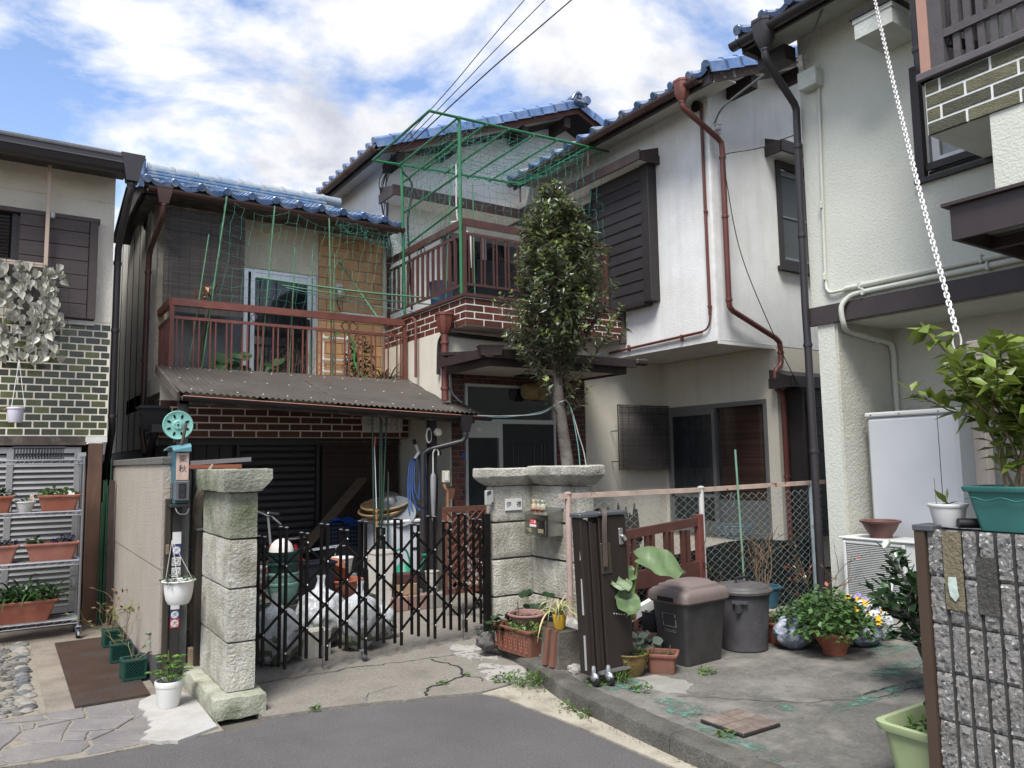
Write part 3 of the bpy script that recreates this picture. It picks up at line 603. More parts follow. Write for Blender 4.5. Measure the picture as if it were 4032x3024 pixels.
# verge tiles on the left edge
q = MB()
for r in range(6):
    p = Vector((1.235,9.74,4.90))+us*(r*.2);q.bar(p+Vector((0,0,.02)),p+us*.24+Vector((0,0,-.0)),.06,.13)
put('verge_tile',q,tile_blue,rf)
gutter_x(1.30,4.62,9.70,4.845,.055,gutter_b,hA)
hopper(1.475,9.70,4.87,.085,.07,.2,gutter_b,hA)
downpipe('downpipe',[(1.475,9.70,4.68),(1.475,9.70,4.58),(1.47,9.76,4.50),(1.42,10.22,4.24),(1.415,10.27,4.16),(1.41,10.28,3.9),(1.40,10.28,1.95),(1.405,10.25,1.88),(1.42,10.1,1.7)],.034,gutter_b,hA,[(1.475,9.70,4.66),(1.41,10.28,3.95),(1.40,10.28,2.85)])
# balcony
b=MB();b.box(1.47,9.52,1.885,4.6,10.4,2.62);bal = put('balcony',b,grout_w,hA,True,0)
brickwork(bal,brick_r,.256,.0705,.0165,(1.475,9.52,1.89),3.12,5,'x','brick',.004)
brickwork(bal,mat('sooty_brick',(.055,.032,.026),.9,var=.4,rand=.3,fine=.3),.262,.0755,.0115,(1.47,9.53,1.89),.85,6,'y','brick',.012)
def rail(parent,p,q,hz,m,pairs,dbl=.06,top=(.055,.085),mid=(.022,.035),zb=None,diamonds=(),thin=.016,bot=True):
    """iron balcony rail from p to q (tops), mid rail, bottom rail and balusters of their own"""
    P_,Q = Vector(p),Vector(q);d = (Q-P_).normalized();zt,zm,z0 = hz
    b=MB();b.bar((P_.x,P_.y,zt-top[1]/2),(Q.x,Q.y,zt-top[1]/2),top[0],top[1]);r_ = put('top_rail',b,m,parent,True,0)
    b=MB();b.bar((P_.x,P_.y,zm),(Q.x,Q.y,zm),mid[0],mid[1])
    if bot: b.bar((P_.x,P_.y,z0+.03),(Q.x,Q.y,z0+.03),mid[0],mid[1]*.8)
    put('mid_rail',b,m,parent,True,0)
    q_=MB();q_.box(-thin/2,-thin/2,z0+.02,thin/2,thin/2,zm);bm = q_.mesh('baluster',m,0);L = (Q-P_).length
    for i in range(pairs):
        c = L*(i+.5)/pairs
        for e in ((-dbl/2,dbl/2) if dbl else (0,)):
            s = P_+d*(c+e);piece('baluster',bm,parent,(s.x,s.y,0),(0,0,math.atan2(d.y,d.x)))
    for t in diamonds:
        s = P_+d*(L*t);z = (zt-top[1]+zm)/2;k = (zt-top[1]-zm)/2;b = MB()
        for e in (-.05,.05):
            c = s+d*e
            for sx_,sz in ((1,1),(1,-1),(-1,1),(-1,-1)): b.bar((c.x,c.y,z+k*sz),(c.x+d.x*.07*sx_,c.y+d.y*.07*sx_,z),.006,.008)
        put('ornament',b,black_m,r_)
rail(hA,(1.57,9.55),(4.56,9.55),(3.51,3.285,2.63),red_iron,16,diamonds=(.34,.73))
rail(hA,(1.57,9.55),(1.57,10.38),(3.51,3.285,2.63),red_iron,7,dbl=0,thin=.022)
for x in (1.55,4.53): b=MB();b.box(x,9.53,2.62,x+.048,9.577,3.46);put('post',b,red_iron,hA,True,0)
# corrugated lean-to
A_,B_,C_,D_ = Vector((1.42,9.50,2.70)),Vector((4.62,9.50,2.67)),Vector((4.86,7.95,2.125)),Vector((1.40,7.95,2.27))
corrm = mat('corrugated_sheet',(.092,.077,.064),.6,var=.25,vs=2.5,fine=.1,dirt=(.075,.06,.05),ds=2.2,da=.6,wear=(.14,.125,.108),ws=2.5,wa=.35)
b=MB();NU = 108
def corr(u,v,off=0.0):
    a = A_.lerp(B_,u);c = D_.lerp(C_,u);p = a.lerp(c,v);return p+Vector((0,0,.009*math.cos(u*NU/2*2*PI)+off-.02*math.sin(v*PI)*.4))
b.grid(lambda u,v: corr(u,v),NU*4,5);b.grid(lambda u,v: corr(u,1-v,-.004),NU*4,5)
co = put('corrugated_roof',b,corrm,hA,True,180)
q = MB()
for u in [i/14+.03 for i in range(14)]:
    for v in (.12,.5,.93):
        p = corr(round(u*54)/54,v,.004);q.lathe([(.009,0),(.007,.006),(.0,.009)],8,p)
put('bolt',q,mat('pale_bolt',(.55,.5,.4),.5),co)
b = MB()
for u in (.02,.25,.5,.75,.97):
    a = corr(u,0,-.05);c = corr(u,.98,-.05);b.bar(a,c,.05,.07)
b.bar(D_+Vector((.02,.12,-.07)),C_+Vector((-.1,.12,-.07)),.07,.08);b.bar(A_+Vector((-.0,-.02,-.04)),D_+Vector((.0,.05,-.04)),.03,.09)
put('rafter',b,wood_w,hA,True,0)
b=MB();pts = [];
for t in [PI+PI*i/8 for i in range(9)]: pts.append((.045*math.cos(t),.045*math.sin(t)))
ga,gb = D_+Vector((.02,-.03,-.045)),C_+Vector((.06,-.03,-.045));b.loft([[(e.x,e.y+py_,e.z+pz_) for py_,pz_ in pts+[(c_*.9,s_*.9) for c_,s_ in pts[::-1]]] for e in (ga,gb)])
gg = put('gutter',b,gutter_d,hA,True);q=MB();q.tube([ga+Vector((0,-.046,0)),gb+Vector((0,-.046,0))],.005,6);q.tube([ga+Vector((0,.046,0)),gb+Vector((0,.046,0))],.004,6);put('gutter_lip',q,mat('copper_lip',(.42,.19,.13),.5),gg)
hopper(4.56,7.92,2.10,.075,.06,.2,gutter_d,hA)
downpipe('downpipe',[(4.56,7.92,1.91),(4.56,7.92,1.84),(4.53,7.94,1.79),(4.16,8.08,1.70),(4.10,8.1,1.66),(4.09,8.1,1.58),(4.09,8.1,.05)],.034,gutter_d,hA,[(4.56,7.92,1.88),(4.09,8.1,1.05),(4.09,8.1,.3)])
for x,y_,zt in ((1.46,8.08,2.2),(4.22,8.12,2.12)):
    b=MB();b.box(x-.045,y_-.045,0,x+.045,y_+.045,zt);put('post',b,mat('dark_post',(.028,.022,.022),.8,var=.25),hA,True,0)
b=MB();b.box(1.36,9.3,1.93,1.56,9.5,2.02);b.loft([[(1.28-s,9.35-s,z),(1.50+s,9.35-s,z),(1.50+s,9.55+s,z),(1.28-s,9.55+s,z)] for s,z in ((-.02,1.96),(.0,2.02),(.03,2.2),(.045,2.2),(.045,2.23))]);put('rain_hopper',b,mat('black_pvc',(.02,.02,.022),.5),hA,True)
downpipe('downpipe',[(1.40,9.45,1.96),(1.41,9.46,1.90),(1.40,9.6,1.80),(1.40,10.0,1.55)],.034,gutter_d,hA)
# garage front under the balcony
b=MB();b.box(1.50,9.87,0,4.6,9.95,1.885);put('garage_wall',b,mat('garage_dark',(.022,.02,.021),.85),hA,True,0)
q=MB();q.box(-.073,-.01,.0,.073,.01,1.80,.003);vm = q.mesh('board',mat('dark_vertical_board',(.026,.023,.026),.6,rand=.15,var=.15,fine=.1),0)
for i in range(4): piece('board',vm,hA,(1.83+i*.152,9.855,.02))
b=MB();b.box(2.40,9.80,0,2.44,9.87,1.86);b.box(3.41,9.80,0,3.45,9.87,1.86);b.box(1.5,9.79,1.80,4.58,9.869,1.88);put('shutter_frame',b,mat('bronze_frame',(.034,.028,.027),.5),hA,True,0)
q=MB();q.profile_x([(0,0),(-.012,.012),(-.014,.03),(-.010,.072),(0,.084),(.01,.084),(.01,0)],-.48,.48);slm = q.mesh('slat',mat('shutter_slat',(.036,.030,.029),.5,var=.12,rand=.06),40)
for i in range(20): piece('slat',slm,hA,(2.925,9.855,.02+i*.0895))
# ================================================================== the white house with the upper balcony
hB = thing('house','white rendered house with brick entrance, upper iron balcony and blue tiled eaves','house',(6.5,8.4,0))
aged = mat('aged_lower_render',(.64,.595,.50),.9,var=.08,vs=2,bump=.5,bs=75,fine=.05,dirt=(.46,.42,.34),ds=1.0,da=.5,streak=(.4,.36,.29),sa=.25)
verge_w = mat('flaking_verge_board',(.085,.05,.042),.85,var=.3,vs=10,bump=.4,bs=40,wear=(.42,.38,.33),ws=12,wa=.43)
b=MB();b.box(4.61,8.37,0,8.26,10.6,3.21);b.box(4.66,10.4,3.0,6.0,10.55,6.3);put('entrance_wall',b,aged,hB,True,0)
# gable wall of the rear part (prism under the roof)
b=MB();b.add([(4.66,10.39,3.2),(9.5,10.39,3.2),(9.5,10.39,6.75),(7.97,10.39,7.42),(4.66,10.39,6.05)],[(0,1,2,3,4)]);b.box(4.65,10.395,3.2,4.75,15,6.05);b.add([(4.652,10.39,2.0),(4.652,15,2.0),(4.652,15,6.04),(4.652,10.39,6.04)],[(0,3,2,1)])
put('gable_wall',b,white_w,hB,True,0)
# wing: upper storey overhanging,lower storey recessed
b=MB();b.box(7.2,6.33,2.98,7.3,10.4,6.12);b.box(7.3,6.33,2.98,12,6.43,4.05);b.box(7.3,6.33,5.5,12,6.43,6.0);b.box(7.3,6.33,4.05,8.45,6.43,5.5);b.box(9.3,6.33,4.05,12,6.43,5.5);b.box(7.2,6.34,2.975,12,10.4,3.0)
b.add([(7.2,6.332,6.0),(12,6.332,6.0),(12,6.332,7.9),(7.2,6.332,6.2)],[(0,1,2,3)]);b.add([(7.195,6.335,2.97),(7.195,10.4,2.97),(7.195,10.4,6.1),(7.195,6.335,6.1)],[(0,3,2,1)])
put('wall',b,white_w,hB,True,0)
for a in ((7.188,6.322,2.97,7.23,6.36,6.1),(7.186,8.38,2.96,7.2,8.40,3.64),(8.27,6.32,2.93,7.19,6.331,2.97)): b=MB();b.box(*a);put('corner_bead',b,mat('bead_white',(.76,.75,.72),.8),hB,True,0)
b=MB();b.box(8.26,6.42,.1,8.36,6.5,2.97);b.box(8.26,6.5,2.3,8.36,8.4,2.97);b.box(8.26,6.5,.1,8.36,8.28,.52);b.box(8.26,8.28,.1,8.36,8.4,2.3);b.box(8.262,6.332,.1,12,6.42,2.97);b.box(11,6.42,0,11.1,10.4,6)
put('lower_wall',b,aged,hB,True,0)
b=MB();b.box(9.8,6.45,0,9.9,10.3,5.9);put('inner_wall',b,mat('room_dark',(.03,.03,.032),.9),hB,True,0)
# roofs
def roof_slab(name,pts,th,m,parent):
    b=MB();b.hexa([Vector(p) for p in pts]+[Vector(p)+Vector((0,0,th)) for p in pts]);return put(name,b,m,parent,True,0)
sl = .41;deck = MATS['roof_deck'];soff = mat('soffit_white',(.60,.58,.53),.9,var=.06)
wr = roof_slab('wing_roof',[(6.75,5.88,6.06),(10.5,5.88,6.06+3.75*sl),(10.5,10.1,6.06+3.75*sl),(6.75,10.1,6.06)],.05,deck,hB)
gr = roof_slab('gable_roof',[(4.32,9.88,6.08),(7.97,9.88,6.08+3.65*sl),(7.97,15.5,6.08+3.65*sl),(4.32,15.5,6.08)],.05,deck,hB)
b=MB();b.hexa([(7.97,9.88,7.576),(9.6,9.88,6.93),(9.6,15.5,6.93),(7.97,15.5,7.576),(7.97,9.88,7.626),(9.6,9.88,6.98),(9.6,15.5,6.98),(7.97,15.5,7.626)]);put('roof_back',b,deck,gr)
u_ = Vector((1,0,sl)).normalized()
tile_field(wr,range(0,14),(6.70,10.0,6.11),u_,(0,-1,0),2,.25)
tile_field(gr,range(0,17),(4.26,14.9,6.13),u_,(0,-1,0),2,.25)
q = MB()
q.loft([[(x,y,z+dz) for y,z in [(0,-.10),(0,.02),(.025,.05),(.07,.068),(.115,.05),(.14,.0),(.14,-.02),(.018,-.02),(.018,-.10)]] for x,dz in ((0,.014),(.05,.012),(.33,0))]);vt = q.mesh('verge_tile',mat('verge_blue',(.10,.18,.36),.25,var=.25,vs=6,coat=.3,rand=.2,dirt=(.34,.38,.44),ds=5,da=.4),35)
for i in range(13): p = Vector((6.70,5.83,6.12))+u_*(i*.285);piece('verge_tile',vt,wr,p,(0,-math.atan(sl),0))
for i in range(14): p = Vector((4.24,9.82,6.11))+u_*(i*.285);piece('verge_tile',vt,gr,p,(0,-math.atan(sl),0))
for i in range(4): p = Vector((8.03,9.82,7.60))+Vector((1,0,-.4)).normalized()*(i*.285);piece('verge_tile',vt,gr,p,(0,math.atan(.4),0))
q=MB();q.box(7.84,9.74,7.55,8.10,10.0,7.68,.05);q.lathe([(0,-.03),(.07,-.03),(.08,-.0),(.08,.3)],18,(8.08,9.76,7.66),'y');q.lathe([(0,-.02),(.04,-.02),(.05,.0),(.05,.2)],14,(7.92,9.75,7.69),'y');q.tube([(7.76,9.76,7.60),(7.80,9.74,7.69),(7.87,9.73,7.74),(7.95,9.74,7.72)],.028,10);put('ridge_end',q,tile_blue,gr)
q=MB();q.box(7.86,9.9,7.60,8.08,15.4,7.72,.02);q.lathe([(.08,0),(.08,5.4)],14,(7.97,9.95,7.74),'y');put('ridge',q,tile_blue,gr)
def slope_board(x0,x1,y,z0,k,h,t,name,m,dz=0,parent=hB):
    b=MB();z1 = z0+(x1-x0)*k;b.hexa([(x0,y,z0-h+dz),(x1,y,z1-h+dz),(x1,y+t,z1-h+dz),(x0,y+t,z0-h+dz),(x0,y,z0+dz),(x1,y,z1+dz),(x1,y+t,z1+dz),(x0,y+t,z0+dz)]);return put(name,b,m,parent,True,0)
slope_board(6.80,10.5,5.875,6.08,sl,.13,.03,'verge_board',verge_w);slope_board(6.80,10.5,5.905,6.05,sl,.015,.43,'soffit',soff)
slope_board(4.36,7.97,9.875,6.10,sl,.13,.03,'verge_board',mat('red_verge_board',(.14,.05,.038),.8,var=.25,vs=8,wear=(.45,.38,.32),ws=9,wa=.37));slope_board(4.36,7.97,9.905,6.07,sl,.015,.5,'soffit',soff)
b=MB();b.hexa([(7.97,9.875,7.45),(9.6,9.875,6.80),(9.6,9.905,6.80),(7.97,9.905,7.45),(7.97,9.875,7.58),(9.6,9.875,6.93),(9.6,9.905,6.93),(7.97,9.905,7.58)]);put('verge_board',b,MATS['red_verge_board'],hB,True,0)
purl = mat('purlin_wood',(.05,.034,.03),.85,var=.3,wear=(.4,.36,.32),ws=14,wa=.36)
for x in (7.55,8.62): b=MB();b.box(x,5.93,6.06+(x-6.75)*sl-.27,x+.11,6.4,6.06+(x-6.75)*sl-.10);put('purlin',b,purl,hB,True,0)
for x in (4.62,5.5,6.85,7.72): b=MB();b.box(x,9.93,6.08+(x-4.32)*sl-.29,x+.12,10.45,6.08+(x-4.32)*sl-.12);put('purlin',b,purl,hB,True,0)
b=MB();b.hexa([(6.78,5.9,6.04),(7.22,5.9,6.06),(7.22,10.1,6.06),(6.78,10.1,6.04),(6.78,5.9,6.06),(7.22,5.9,6.08),(7.22,10.1,6.08),(6.78,10.1,6.06)]);b.hexa([(4.34,9.95,6.04),(4.7,9.95,6.05),(4.7,15,6.05),(4.34,15,6.04),(4.34,9.95,6.06),(4.7,9.95,6.07),(4.7,15,6.07),(4.34,15,6.06)]);put('eave_soffit',b,soff,hB,True,0)
b=MB();b.box(6.76,5.9,5.94,6.79,10.1,6.06);b.box(4.32,9.9,5.94,4.35,15,6.06);put('fascia',b,dark_b,hB,True,0)
gutter_y(6.0,10.1,6.69,6.03,.062,gutter_b,hB);gutter_y(9.82,15,4.25,6.04,.062,mat('rusty_gutter',(.14,.075,.05),.5,var=.2),hB)
b=MB();b.loft([[(6.69+a*s,6.28+c*s,z) for a,c in ((-.085,-.05),(-.04,-.095),(.04,-.095),(.085,-.05),(.085,.05),(.04,.095),(-.04,.095),(-.085,.05))] for s,z in ((.5,5.86),(.95,5.95),(1.0,6.08),(1.05,6.08),(1.05,6.11))]);put('rain_hopper',b,red_iron,hB,True)
redpipe = mat('red_downpipe',(.17,.052,.04),.45,var=.12,vs=5,dirt=(.11,.05,.04),ds=4,da=.5)
downpipe('downpipe',[(6.69,6.28,5.88),(6.69,6.28,5.80),(6.72,6.27,5.75),(7.22,6.22,5.49),(7.28,6.215,5.44),(7.29,6.215,5.36),(7.29,6.215,3.44),(7.30,6.215,3.37),(7.36,6.22,3.33),(8.17,6.24,3.06),(8.25,6.245,3.01),(8.27,6.25,2.92),(8.27,6.25,2.76),(8.24,6.25,2.70),(8.17,6.25,2.66),(8.14,6.25,2.60),(8.14,6.25,2.46),(8.17,6.25,2.40),(8.24,6.25,2.36),(8.275,6.25,2.28),(8.275,6.25,.1)],.035,redpipe,hB,[(6.69,6.28,5.85),(7.29,6.215,5.25),(7.29,6.215,4.5),(7.29,6.215,3.46),(8.27,6.25,2.88),(8.275,6.25,1.3)],14)
cp=MB();cp.tube([(7.165,6.42,6.0),(7.165,6.41,3.3)],.02,8);cp.tube(curve([(7.165,6.41,3.3),(7.16,6.42,3.2),(7.16,6.47,3.13),(7.16,6.55,3.105)],6),.012,8);cp.tube([(7.165,6.55,3.105),(7.165,8.0,3.07),(7.165,8.3,3.06)],.018,8)
for z in (4.6,3.4): cp.lathe([(.028,-.012),(.028,.012)],10,(7.165,6.41,z))
for yy in (6.9,7.9): cp.box(7.15,yy-.01,3.04,7.195,yy+.01,3.12)
put('conduit',cp,redpipe,hB,True)
q=MB();q.ball((7.14,6.48,5.98),.07,12,8,(.7,1,1));put('junction',q,black_m,hB,True)
# upper shutter box,its hood and the louvred window
b=MB();b.box(7.06,7.30,3.66,7.2,8.47,5.5);sb = put('shutter_box',b,dark_b,hB,True,0)
q=MB();q.hexa([(-.01,-.52,-.075),(.012,-.52,-.075),(.012,.52,-.075),(-.01,.52,-.075),(.004,-.52,.075),(.016,-.52,.075),(.016,.52,.075),(.004,.52,.075)]);pm2 = q.mesh('board',plankm,0)
for i in range(12): piece('board',pm2,sb,(7.055,7.95,3.72+i*.152))
q=MB();q.box(7.035,7.28,3.63,7.2,7.43,5.5,.004);q.box(7.04,7.43,3.60,7.2,8.49,3.65);q.box(7.04,8.465,3.65,7.2,8.49,5.5);put('frame',q,dark_b,sb)
b=MB();b.box(7.12,8.49,3.66,7.19,9.6,5.3);lw = put('louvre_window',b,black_m,hB,True,0)
q=MB();q.box(7.09,8.49,5.26,7.19,9.62,5.34);q.box(7.095,8.78,3.66,7.15,8.82,5.26);q.box(7.095,9.56,3.66,7.19,9.62,5.26);q.box(7.095,9.15,3.66,7.15,9.19,5.26);put('frame',q,dark_b,lw)
q=MB();q.box(-.02,-.18,-.004,.02,.18,.004);lm = q.mesh('slat',dark_b,0)
for yy in (8.635,8.985,9.37):
    for i in range(34): piece('slat',lm,lw,(7.105,yy,3.72+i*.045),(0,R(-35),0))
def hood_y(y0,y1,xw,dep,z,h,m,parent,name='window_hood'):   # hood on a wall facing -X
    b=MB();b.hexa([(xw-dep,y0,z-.02),(xw,y0,z+.0),(xw,y1,z+.0),(xw-dep,y1,z-.02),(xw-dep,y0,z+.02),(xw,y0,z+.14),(xw,y1,z+.14),(xw-dep,y1,z+.02)])
    b.box(xw-dep-.02,y0-.02,z-h,xw-dep+.01,y1+.02,z+.03);b.box(xw-dep,y0-.02,z-h,xw,y0+.01,z+.02);b.box(xw-dep,y1-.01,z-h,xw,y1+.02,z+.02)
    o = put(name,b,m,parent,True,0);q=MB();q.box(xw-dep+.011,y0+.011,z-h+.03,xw,y1-.011,z-h+.036);put('soffit',q,soff,o,smooth=0);return o
def hood_x(x0,x1,yw,dep,z,h,m,parent,name='window_hood'):   # hood on a wall facing -Y
    b=MB();b.hexa([(x0,yw-dep,z-.02),(x1,yw-dep,z-.02),(x1,yw,z),(x0,yw,z),(x0,yw-dep,z+.02),(x1,yw-dep,z+.02),(x1,yw,z+.14),(x0,yw,z+.14)])
    b.box(x0-.02,yw-dep-.02,z-h,x1+.02,yw-dep+.01,z+.03);b.box(x0-.02,yw-dep,z-h,x0+.01,yw,z+.02);b.box(x1-.01,yw-dep,z-h,x1+.02,yw,z+.02)
    o = put(name,b,m,parent,True,0);q=MB();q.box(x0+.011,yw-dep+.011,z-h+.03,x1-.011,yw,z-h+.036);put('soffit',q,soff,o,smooth=0);return o
hoodm = mat('hood_brown',(.058,.036,.034),.5,var=.2,vs=5,dirt=(.10,.06,.05),ds=4,da=.4)
hood_y(7.22,10.37,7.2,.36,5.58,.10,hoodm,hB)
hood_x(4.55,6.84,10.39,.5,5.52,.12,hoodm,hB)
hood_x(8.27,9.6,6.33,.26,5.62,.12,dark_b,hB)
hood_x(8.12,9.35,6.33,.34,2.52,.11,dark_b,hB)
# balcony door on the gable wall
b=MB();b.box(5.6,10.33,3.5,7.1,10.385,5.14);gd = put('balcony_door',b,alu_g,hB,True,0);q=MB();q.box(5.68,10.322,3.6,6.28,10.329,5.06);q.box(6.38,10.322,3.6,7.04,10.329,5.06);put('pane',q,glass_d,gd,smooth=0);q=MB();q.box(6.29,10.31,3.5,6.36,10.33,5.14);put('stile',q,alu,gd)
# front upper window
b=MB();b.box(8.45,6.30,4.05,9.3,6.34,4.15);b.box(8.45,6.30,5.40,9.3,6.34,5.5);b.box(8.45,6.30,4.15,8.53,6.34,5.40);b.box(9.22,6.30,4.15,9.3,6.34,5.40);b.box(8.40,6.25,3.99,9.35,6.34,4.05);fw_ = put('window',b,dark_b,hB,True,0)
q=MB();q.box(8.53,6.345,4.15,9.22,6.355,4.20);q.box(8.53,6.345,5.32,9.22,6.355,5.40);q.box(8.53,6.345,4.74,9.22,6.355,4.765);put('sash',q,alu_g,fw_,smooth=0);q=MB();q.box(8.53,6.36,4.15,9.22,6.366,5.40);put('pane',q,mat('screened_glass',(.09,.095,.085),.35,var=.15,vs=2),fw_,smooth=0)
# slatted shutter case beside the ground-floor corner
b=MB();b.box(8.40,6.06,.55,9.3,6.32,2.42);sc = put('shutter_case',b,dark_b,hB,True,0)
q=MB();q.box(-.40,-.008,-.085,.40,.008,.085,.003);bm3 = q.mesh('board',mat('black_board',(.014,.012,.014),.6,var=.2,rand=.15),0)
for i in range(10): piece('board',bm3,sc,(8.87,6.052,.66+i*.179))
q = MB()
for i in range(11): q.box(8.45,6.035,.567+i*.179,9.28,6.048,.575+i*.179)
put('batten',q,mat('batten_edge',(.05,.042,.046),.5),sc,smooth=0)
# ground-floor sliding window
X = 8.26
b=MB();b.box(X-.03,6.5,2.24,X+.07,8.28,2.30);b.box(X-.03,6.5,.50,X+.07,8.28,.56);b.box(X-.029,6.5,.56,X+.069,6.54,2.24);b.box(X-.029,8.23,.56,X+.069,8.28,2.24);sw = put('sliding_window',b,alu_g,hB,True,0)
q=MB();q.box(X-.035,7.36,.56,X+.02,7.42,2.24);q.box(X-.02,7.42,.56,X+.01,8.23,.68);q.box(X-.02,7.42,2.16,X+.01,8.23,2.24);q.box(X-.02,7.42,1.0,X+.01,8.23,1.05);q.box(X+.02,6.54,.56,X+.04,7.36,.98);q.box(X-.02,8.19,.68,X+.01,8.23,2.16);put('stile',q,alu_g,sw,smooth=0)
q=MB();q.box(X-.008,7.42,.68,X-.004,8.19,2.16);put('pane',q,glass_t,sw,smooth=0);q=MB();q.box(X+.028,6.54,.98,X+.032,7.36,2.24);put('pane',q,mat('clear_pane',(.02,.028,.035),.03,var=0,alpha=.22,spec=1.0),sw,smooth=0)
q=MB();q.grid(lambda u,v: (X+.18+.02*math.sin(u*40),7.42+.8*u,.7+1.5*v),48,2);put('lace_curtain',q,mat('lace',(.30,.34,.38),.9,var=.5,vs=7,alpha=.75),sw,smooth=180)
reed = mat('brown_reed',(.16,.068,.035),.7,var=.25,vs=3,stretch=(1,1,30),island=.35)
q = MB()
for i in range(86): z = .64+i*.0185;q.box(X+.055,6.55,z,X+.062,7.35,z+.0165)
put('bamboo_blind',q,reed,sw,smooth=0)['kind'] = 'stuff'
# entrance
E = 8.37
b=MB();b.box(4.62,E-.012,.1,4.80,E+.001,2.78);b.box(6.20,E-.012,.1,6.74,E+.001,2.78);b.box(4.80,E-.012,2.53,6.20,E+.001,2.78);eb = put('brick_surround',b,grout_d,hB,True,0)
brick_e = mat('entrance_brick',(.15,.045,.03),.6,var=.2,vs=14,fine=.2,bump=.3,bs=70,cells=[(.15,.045,.028),(.12,.035,.024),(.17,.055,.034),(.075,.03,.026),(.14,.05,.034),(.055,.026,.024)])
brickwork(eb,brick_e,.088,.06,.0085,(4.622,E-.012,.12),.176,39,'x','brick',.010);brickwork(eb,brick_e,.088,.06,.0085,(6.205,E-.012,.12),.53,39,'x','brick',.010);brickwork(eb,brick_e,.088,.06,.0085,(4.802,E-.012,2.54),1.396,3,'x','brick',.010)
b=MB();b.box(4.80,E-.05,.1,4.835,E,2.53);b.box(6.165,E-.05,.1,6.20,E,2.53);b.box(4.835,E-.05,2.495,6.165,E,2.53);b.box(4.835,E-.055,2.03,6.165,E,2.085);b.box(5.29,E-.052,.1,5.345,E,2.03);b.box(4.835,E-.045,1.85,5.29,E-.0,2.03);b.box(4.835,E-.045,.1,5.29,E,.36)
ent = put('entrance_door',b,alu,hB,True,0)
q=MB();q.box(4.835,E-.025,2.085,6.165,E-.015,2.495);put('pane',q,glass_d,ent,smooth=0)
q=MB();q.box(4.835,E-.025,.36,5.29,E-.015,1.85);put('pane',q,mat('dark_frosted',(.022,.03,.034),.2,var=.2,bump=.2,bs=120),ent,smooth=0)
dl = mat('door_leaf',(.026,.029,.033),.4,var=.08)
q=MB();q.box(5.345,E-.04,.1,6.165,E-.005,2.03);lf = put('door_leaf',q,dl,ent,smooth=0);q = MB()
for x0,x1 in ((5.50,5.565),(5.575,5.64),(5.83,5.88),(5.95,5.985),(6.0,6.03)): q.box(x0,E-.055,.2,x1,E-.041,1.76,.004)
q.box(5.49,E-.05,1.765,6.04,E-.041,1.785);put('door_moulding',q,dl,lf)
q=MB();q.lathe([(0,-.006),(.028,-.006),(.028,0)],16,(5.0,E-.046,1.95),'y',1,1.6);put('door_badge',q,mat('badge',(.7,.7,.66),.4),ent)
b=MB();b.box(5.1,E-.052,.62,5.28,E-.03,.72);put('mail_slot',b,alu,ent)
# canopy over the entrance
cano = mat('canopy_brown',(.055,.035,.035),.5,var=.18,vs=5,fine=.1,dirt=(.035,.025,.024),ds=5,da=.5)
b=MB();b.box(4.50,7.27,2.62,6.55,7.30,2.74);b.box(4.50,7.30,2.62,4.53,8.36,2.74);b.box(6.52,7.30,2.62,6.55,8.36,2.74);b.hexa([(4.44,7.22,2.742),(6.62,7.22,2.742),(6.62,8.36,2.86),(4.44,8.36,2.86),(4.44,7.22,2.78),(6.62,7.22,2.78),(6.62,8.36,2.90),(4.44,8.36,2.90)]);b.box(4.40,7.19,2.70,4.44,8.3,2.80);b.box(4.40,7.15,2.70,6.62,7.22,2.80)
cn = put('entrance_canopy',b,cano,hB,True,0)
q=MB();q.box(4.53,7.30,2.645,6.52,8.36,2.652);put('soffit',q,soff,cn,smooth=0)
b=MB();b.loft([[(4.36-s,7.20-s,z),(4.56+s,7.10-s,z),(4.60+s,7.24+s,z),(4.40-s,7.30+s,z)] for s,z in ((0,2.72),(.015,2.80),(.03,2.83))]);b.box(6.60,7.12,2.73,6.80,7.23,2.81,.02);put('gutter_end',b,cano,cn)
q=MB();q.box(5.86,8.24,2.35,6.02,8.345,2.62,.03);q.lathe([(.0,-.10),(.10,-.10),(.115,-.02),(.11,.05),(.0,.06)],18,(5.72,8.2,2.45),'x');put('porch_lamp',q,mat('amber_lamp',(.26,.19,.09),.4),hB,True)
q=MB();q.box(5.45,8.0,2.63,6.0,8.2,2.645);put('lamp_plate',q,black_m,hB,True)
# balcony over the entrance
b=MB();b.box(4.635,8.015,3.215,7.195,10.385,3.565);bal2 = put('balcony',b,mat('white_grout',(.74,.72,.68),.9,var=.1,dirt=(.45,.41,.37),ds=5,da=.5),hB,True,0)
b=MB();b.box(4.65,8.03,3.205,7.19,10.39,3.216);put('soffit',b,aged,bal2,smooth=0)
brickwork(bal2,brick_r,.256,.0715,.0155,(4.635,8.015,3.218),2.56,4,'x','brick',.004);brickwork(bal2,brick_r,.256,.0715,.0155,(4.635,8.015,3.218),2.36,4,'y','brick',.004)
b=MB();b.box(4.60,7.985,3.566,7.19,8.09,3.605);b.box(4.60,8.09,3.567,4.69,10.38,3.604);put('ledge',b,brown_iron,bal2,smooth=0)
b=MB();b.box(7.14,7.96,3.16,7.19,8.06,3.85);put('end_board',b,wood_w,bal2,smooth=0)
rail(hB,(4.65,8.05),(6.98,8.05),(4.55,4.365,3.70),brown_iron,13,.05,thin=.017)
rail(hB,(4.65,8.05),(4.65,10.32),(4.55,4.365,3.70),brown_iron,15,0,thin=.032,diamonds=(.22,.52))
for x,y_ in ((4.65,8.05),(6.93,8.05),(4.65,10.30)): b=MB();b.box(x-.02,y_-.02,3.6,x+.02,y_+.02,4.50);put('post',b,brown_iron,hB,True,0)
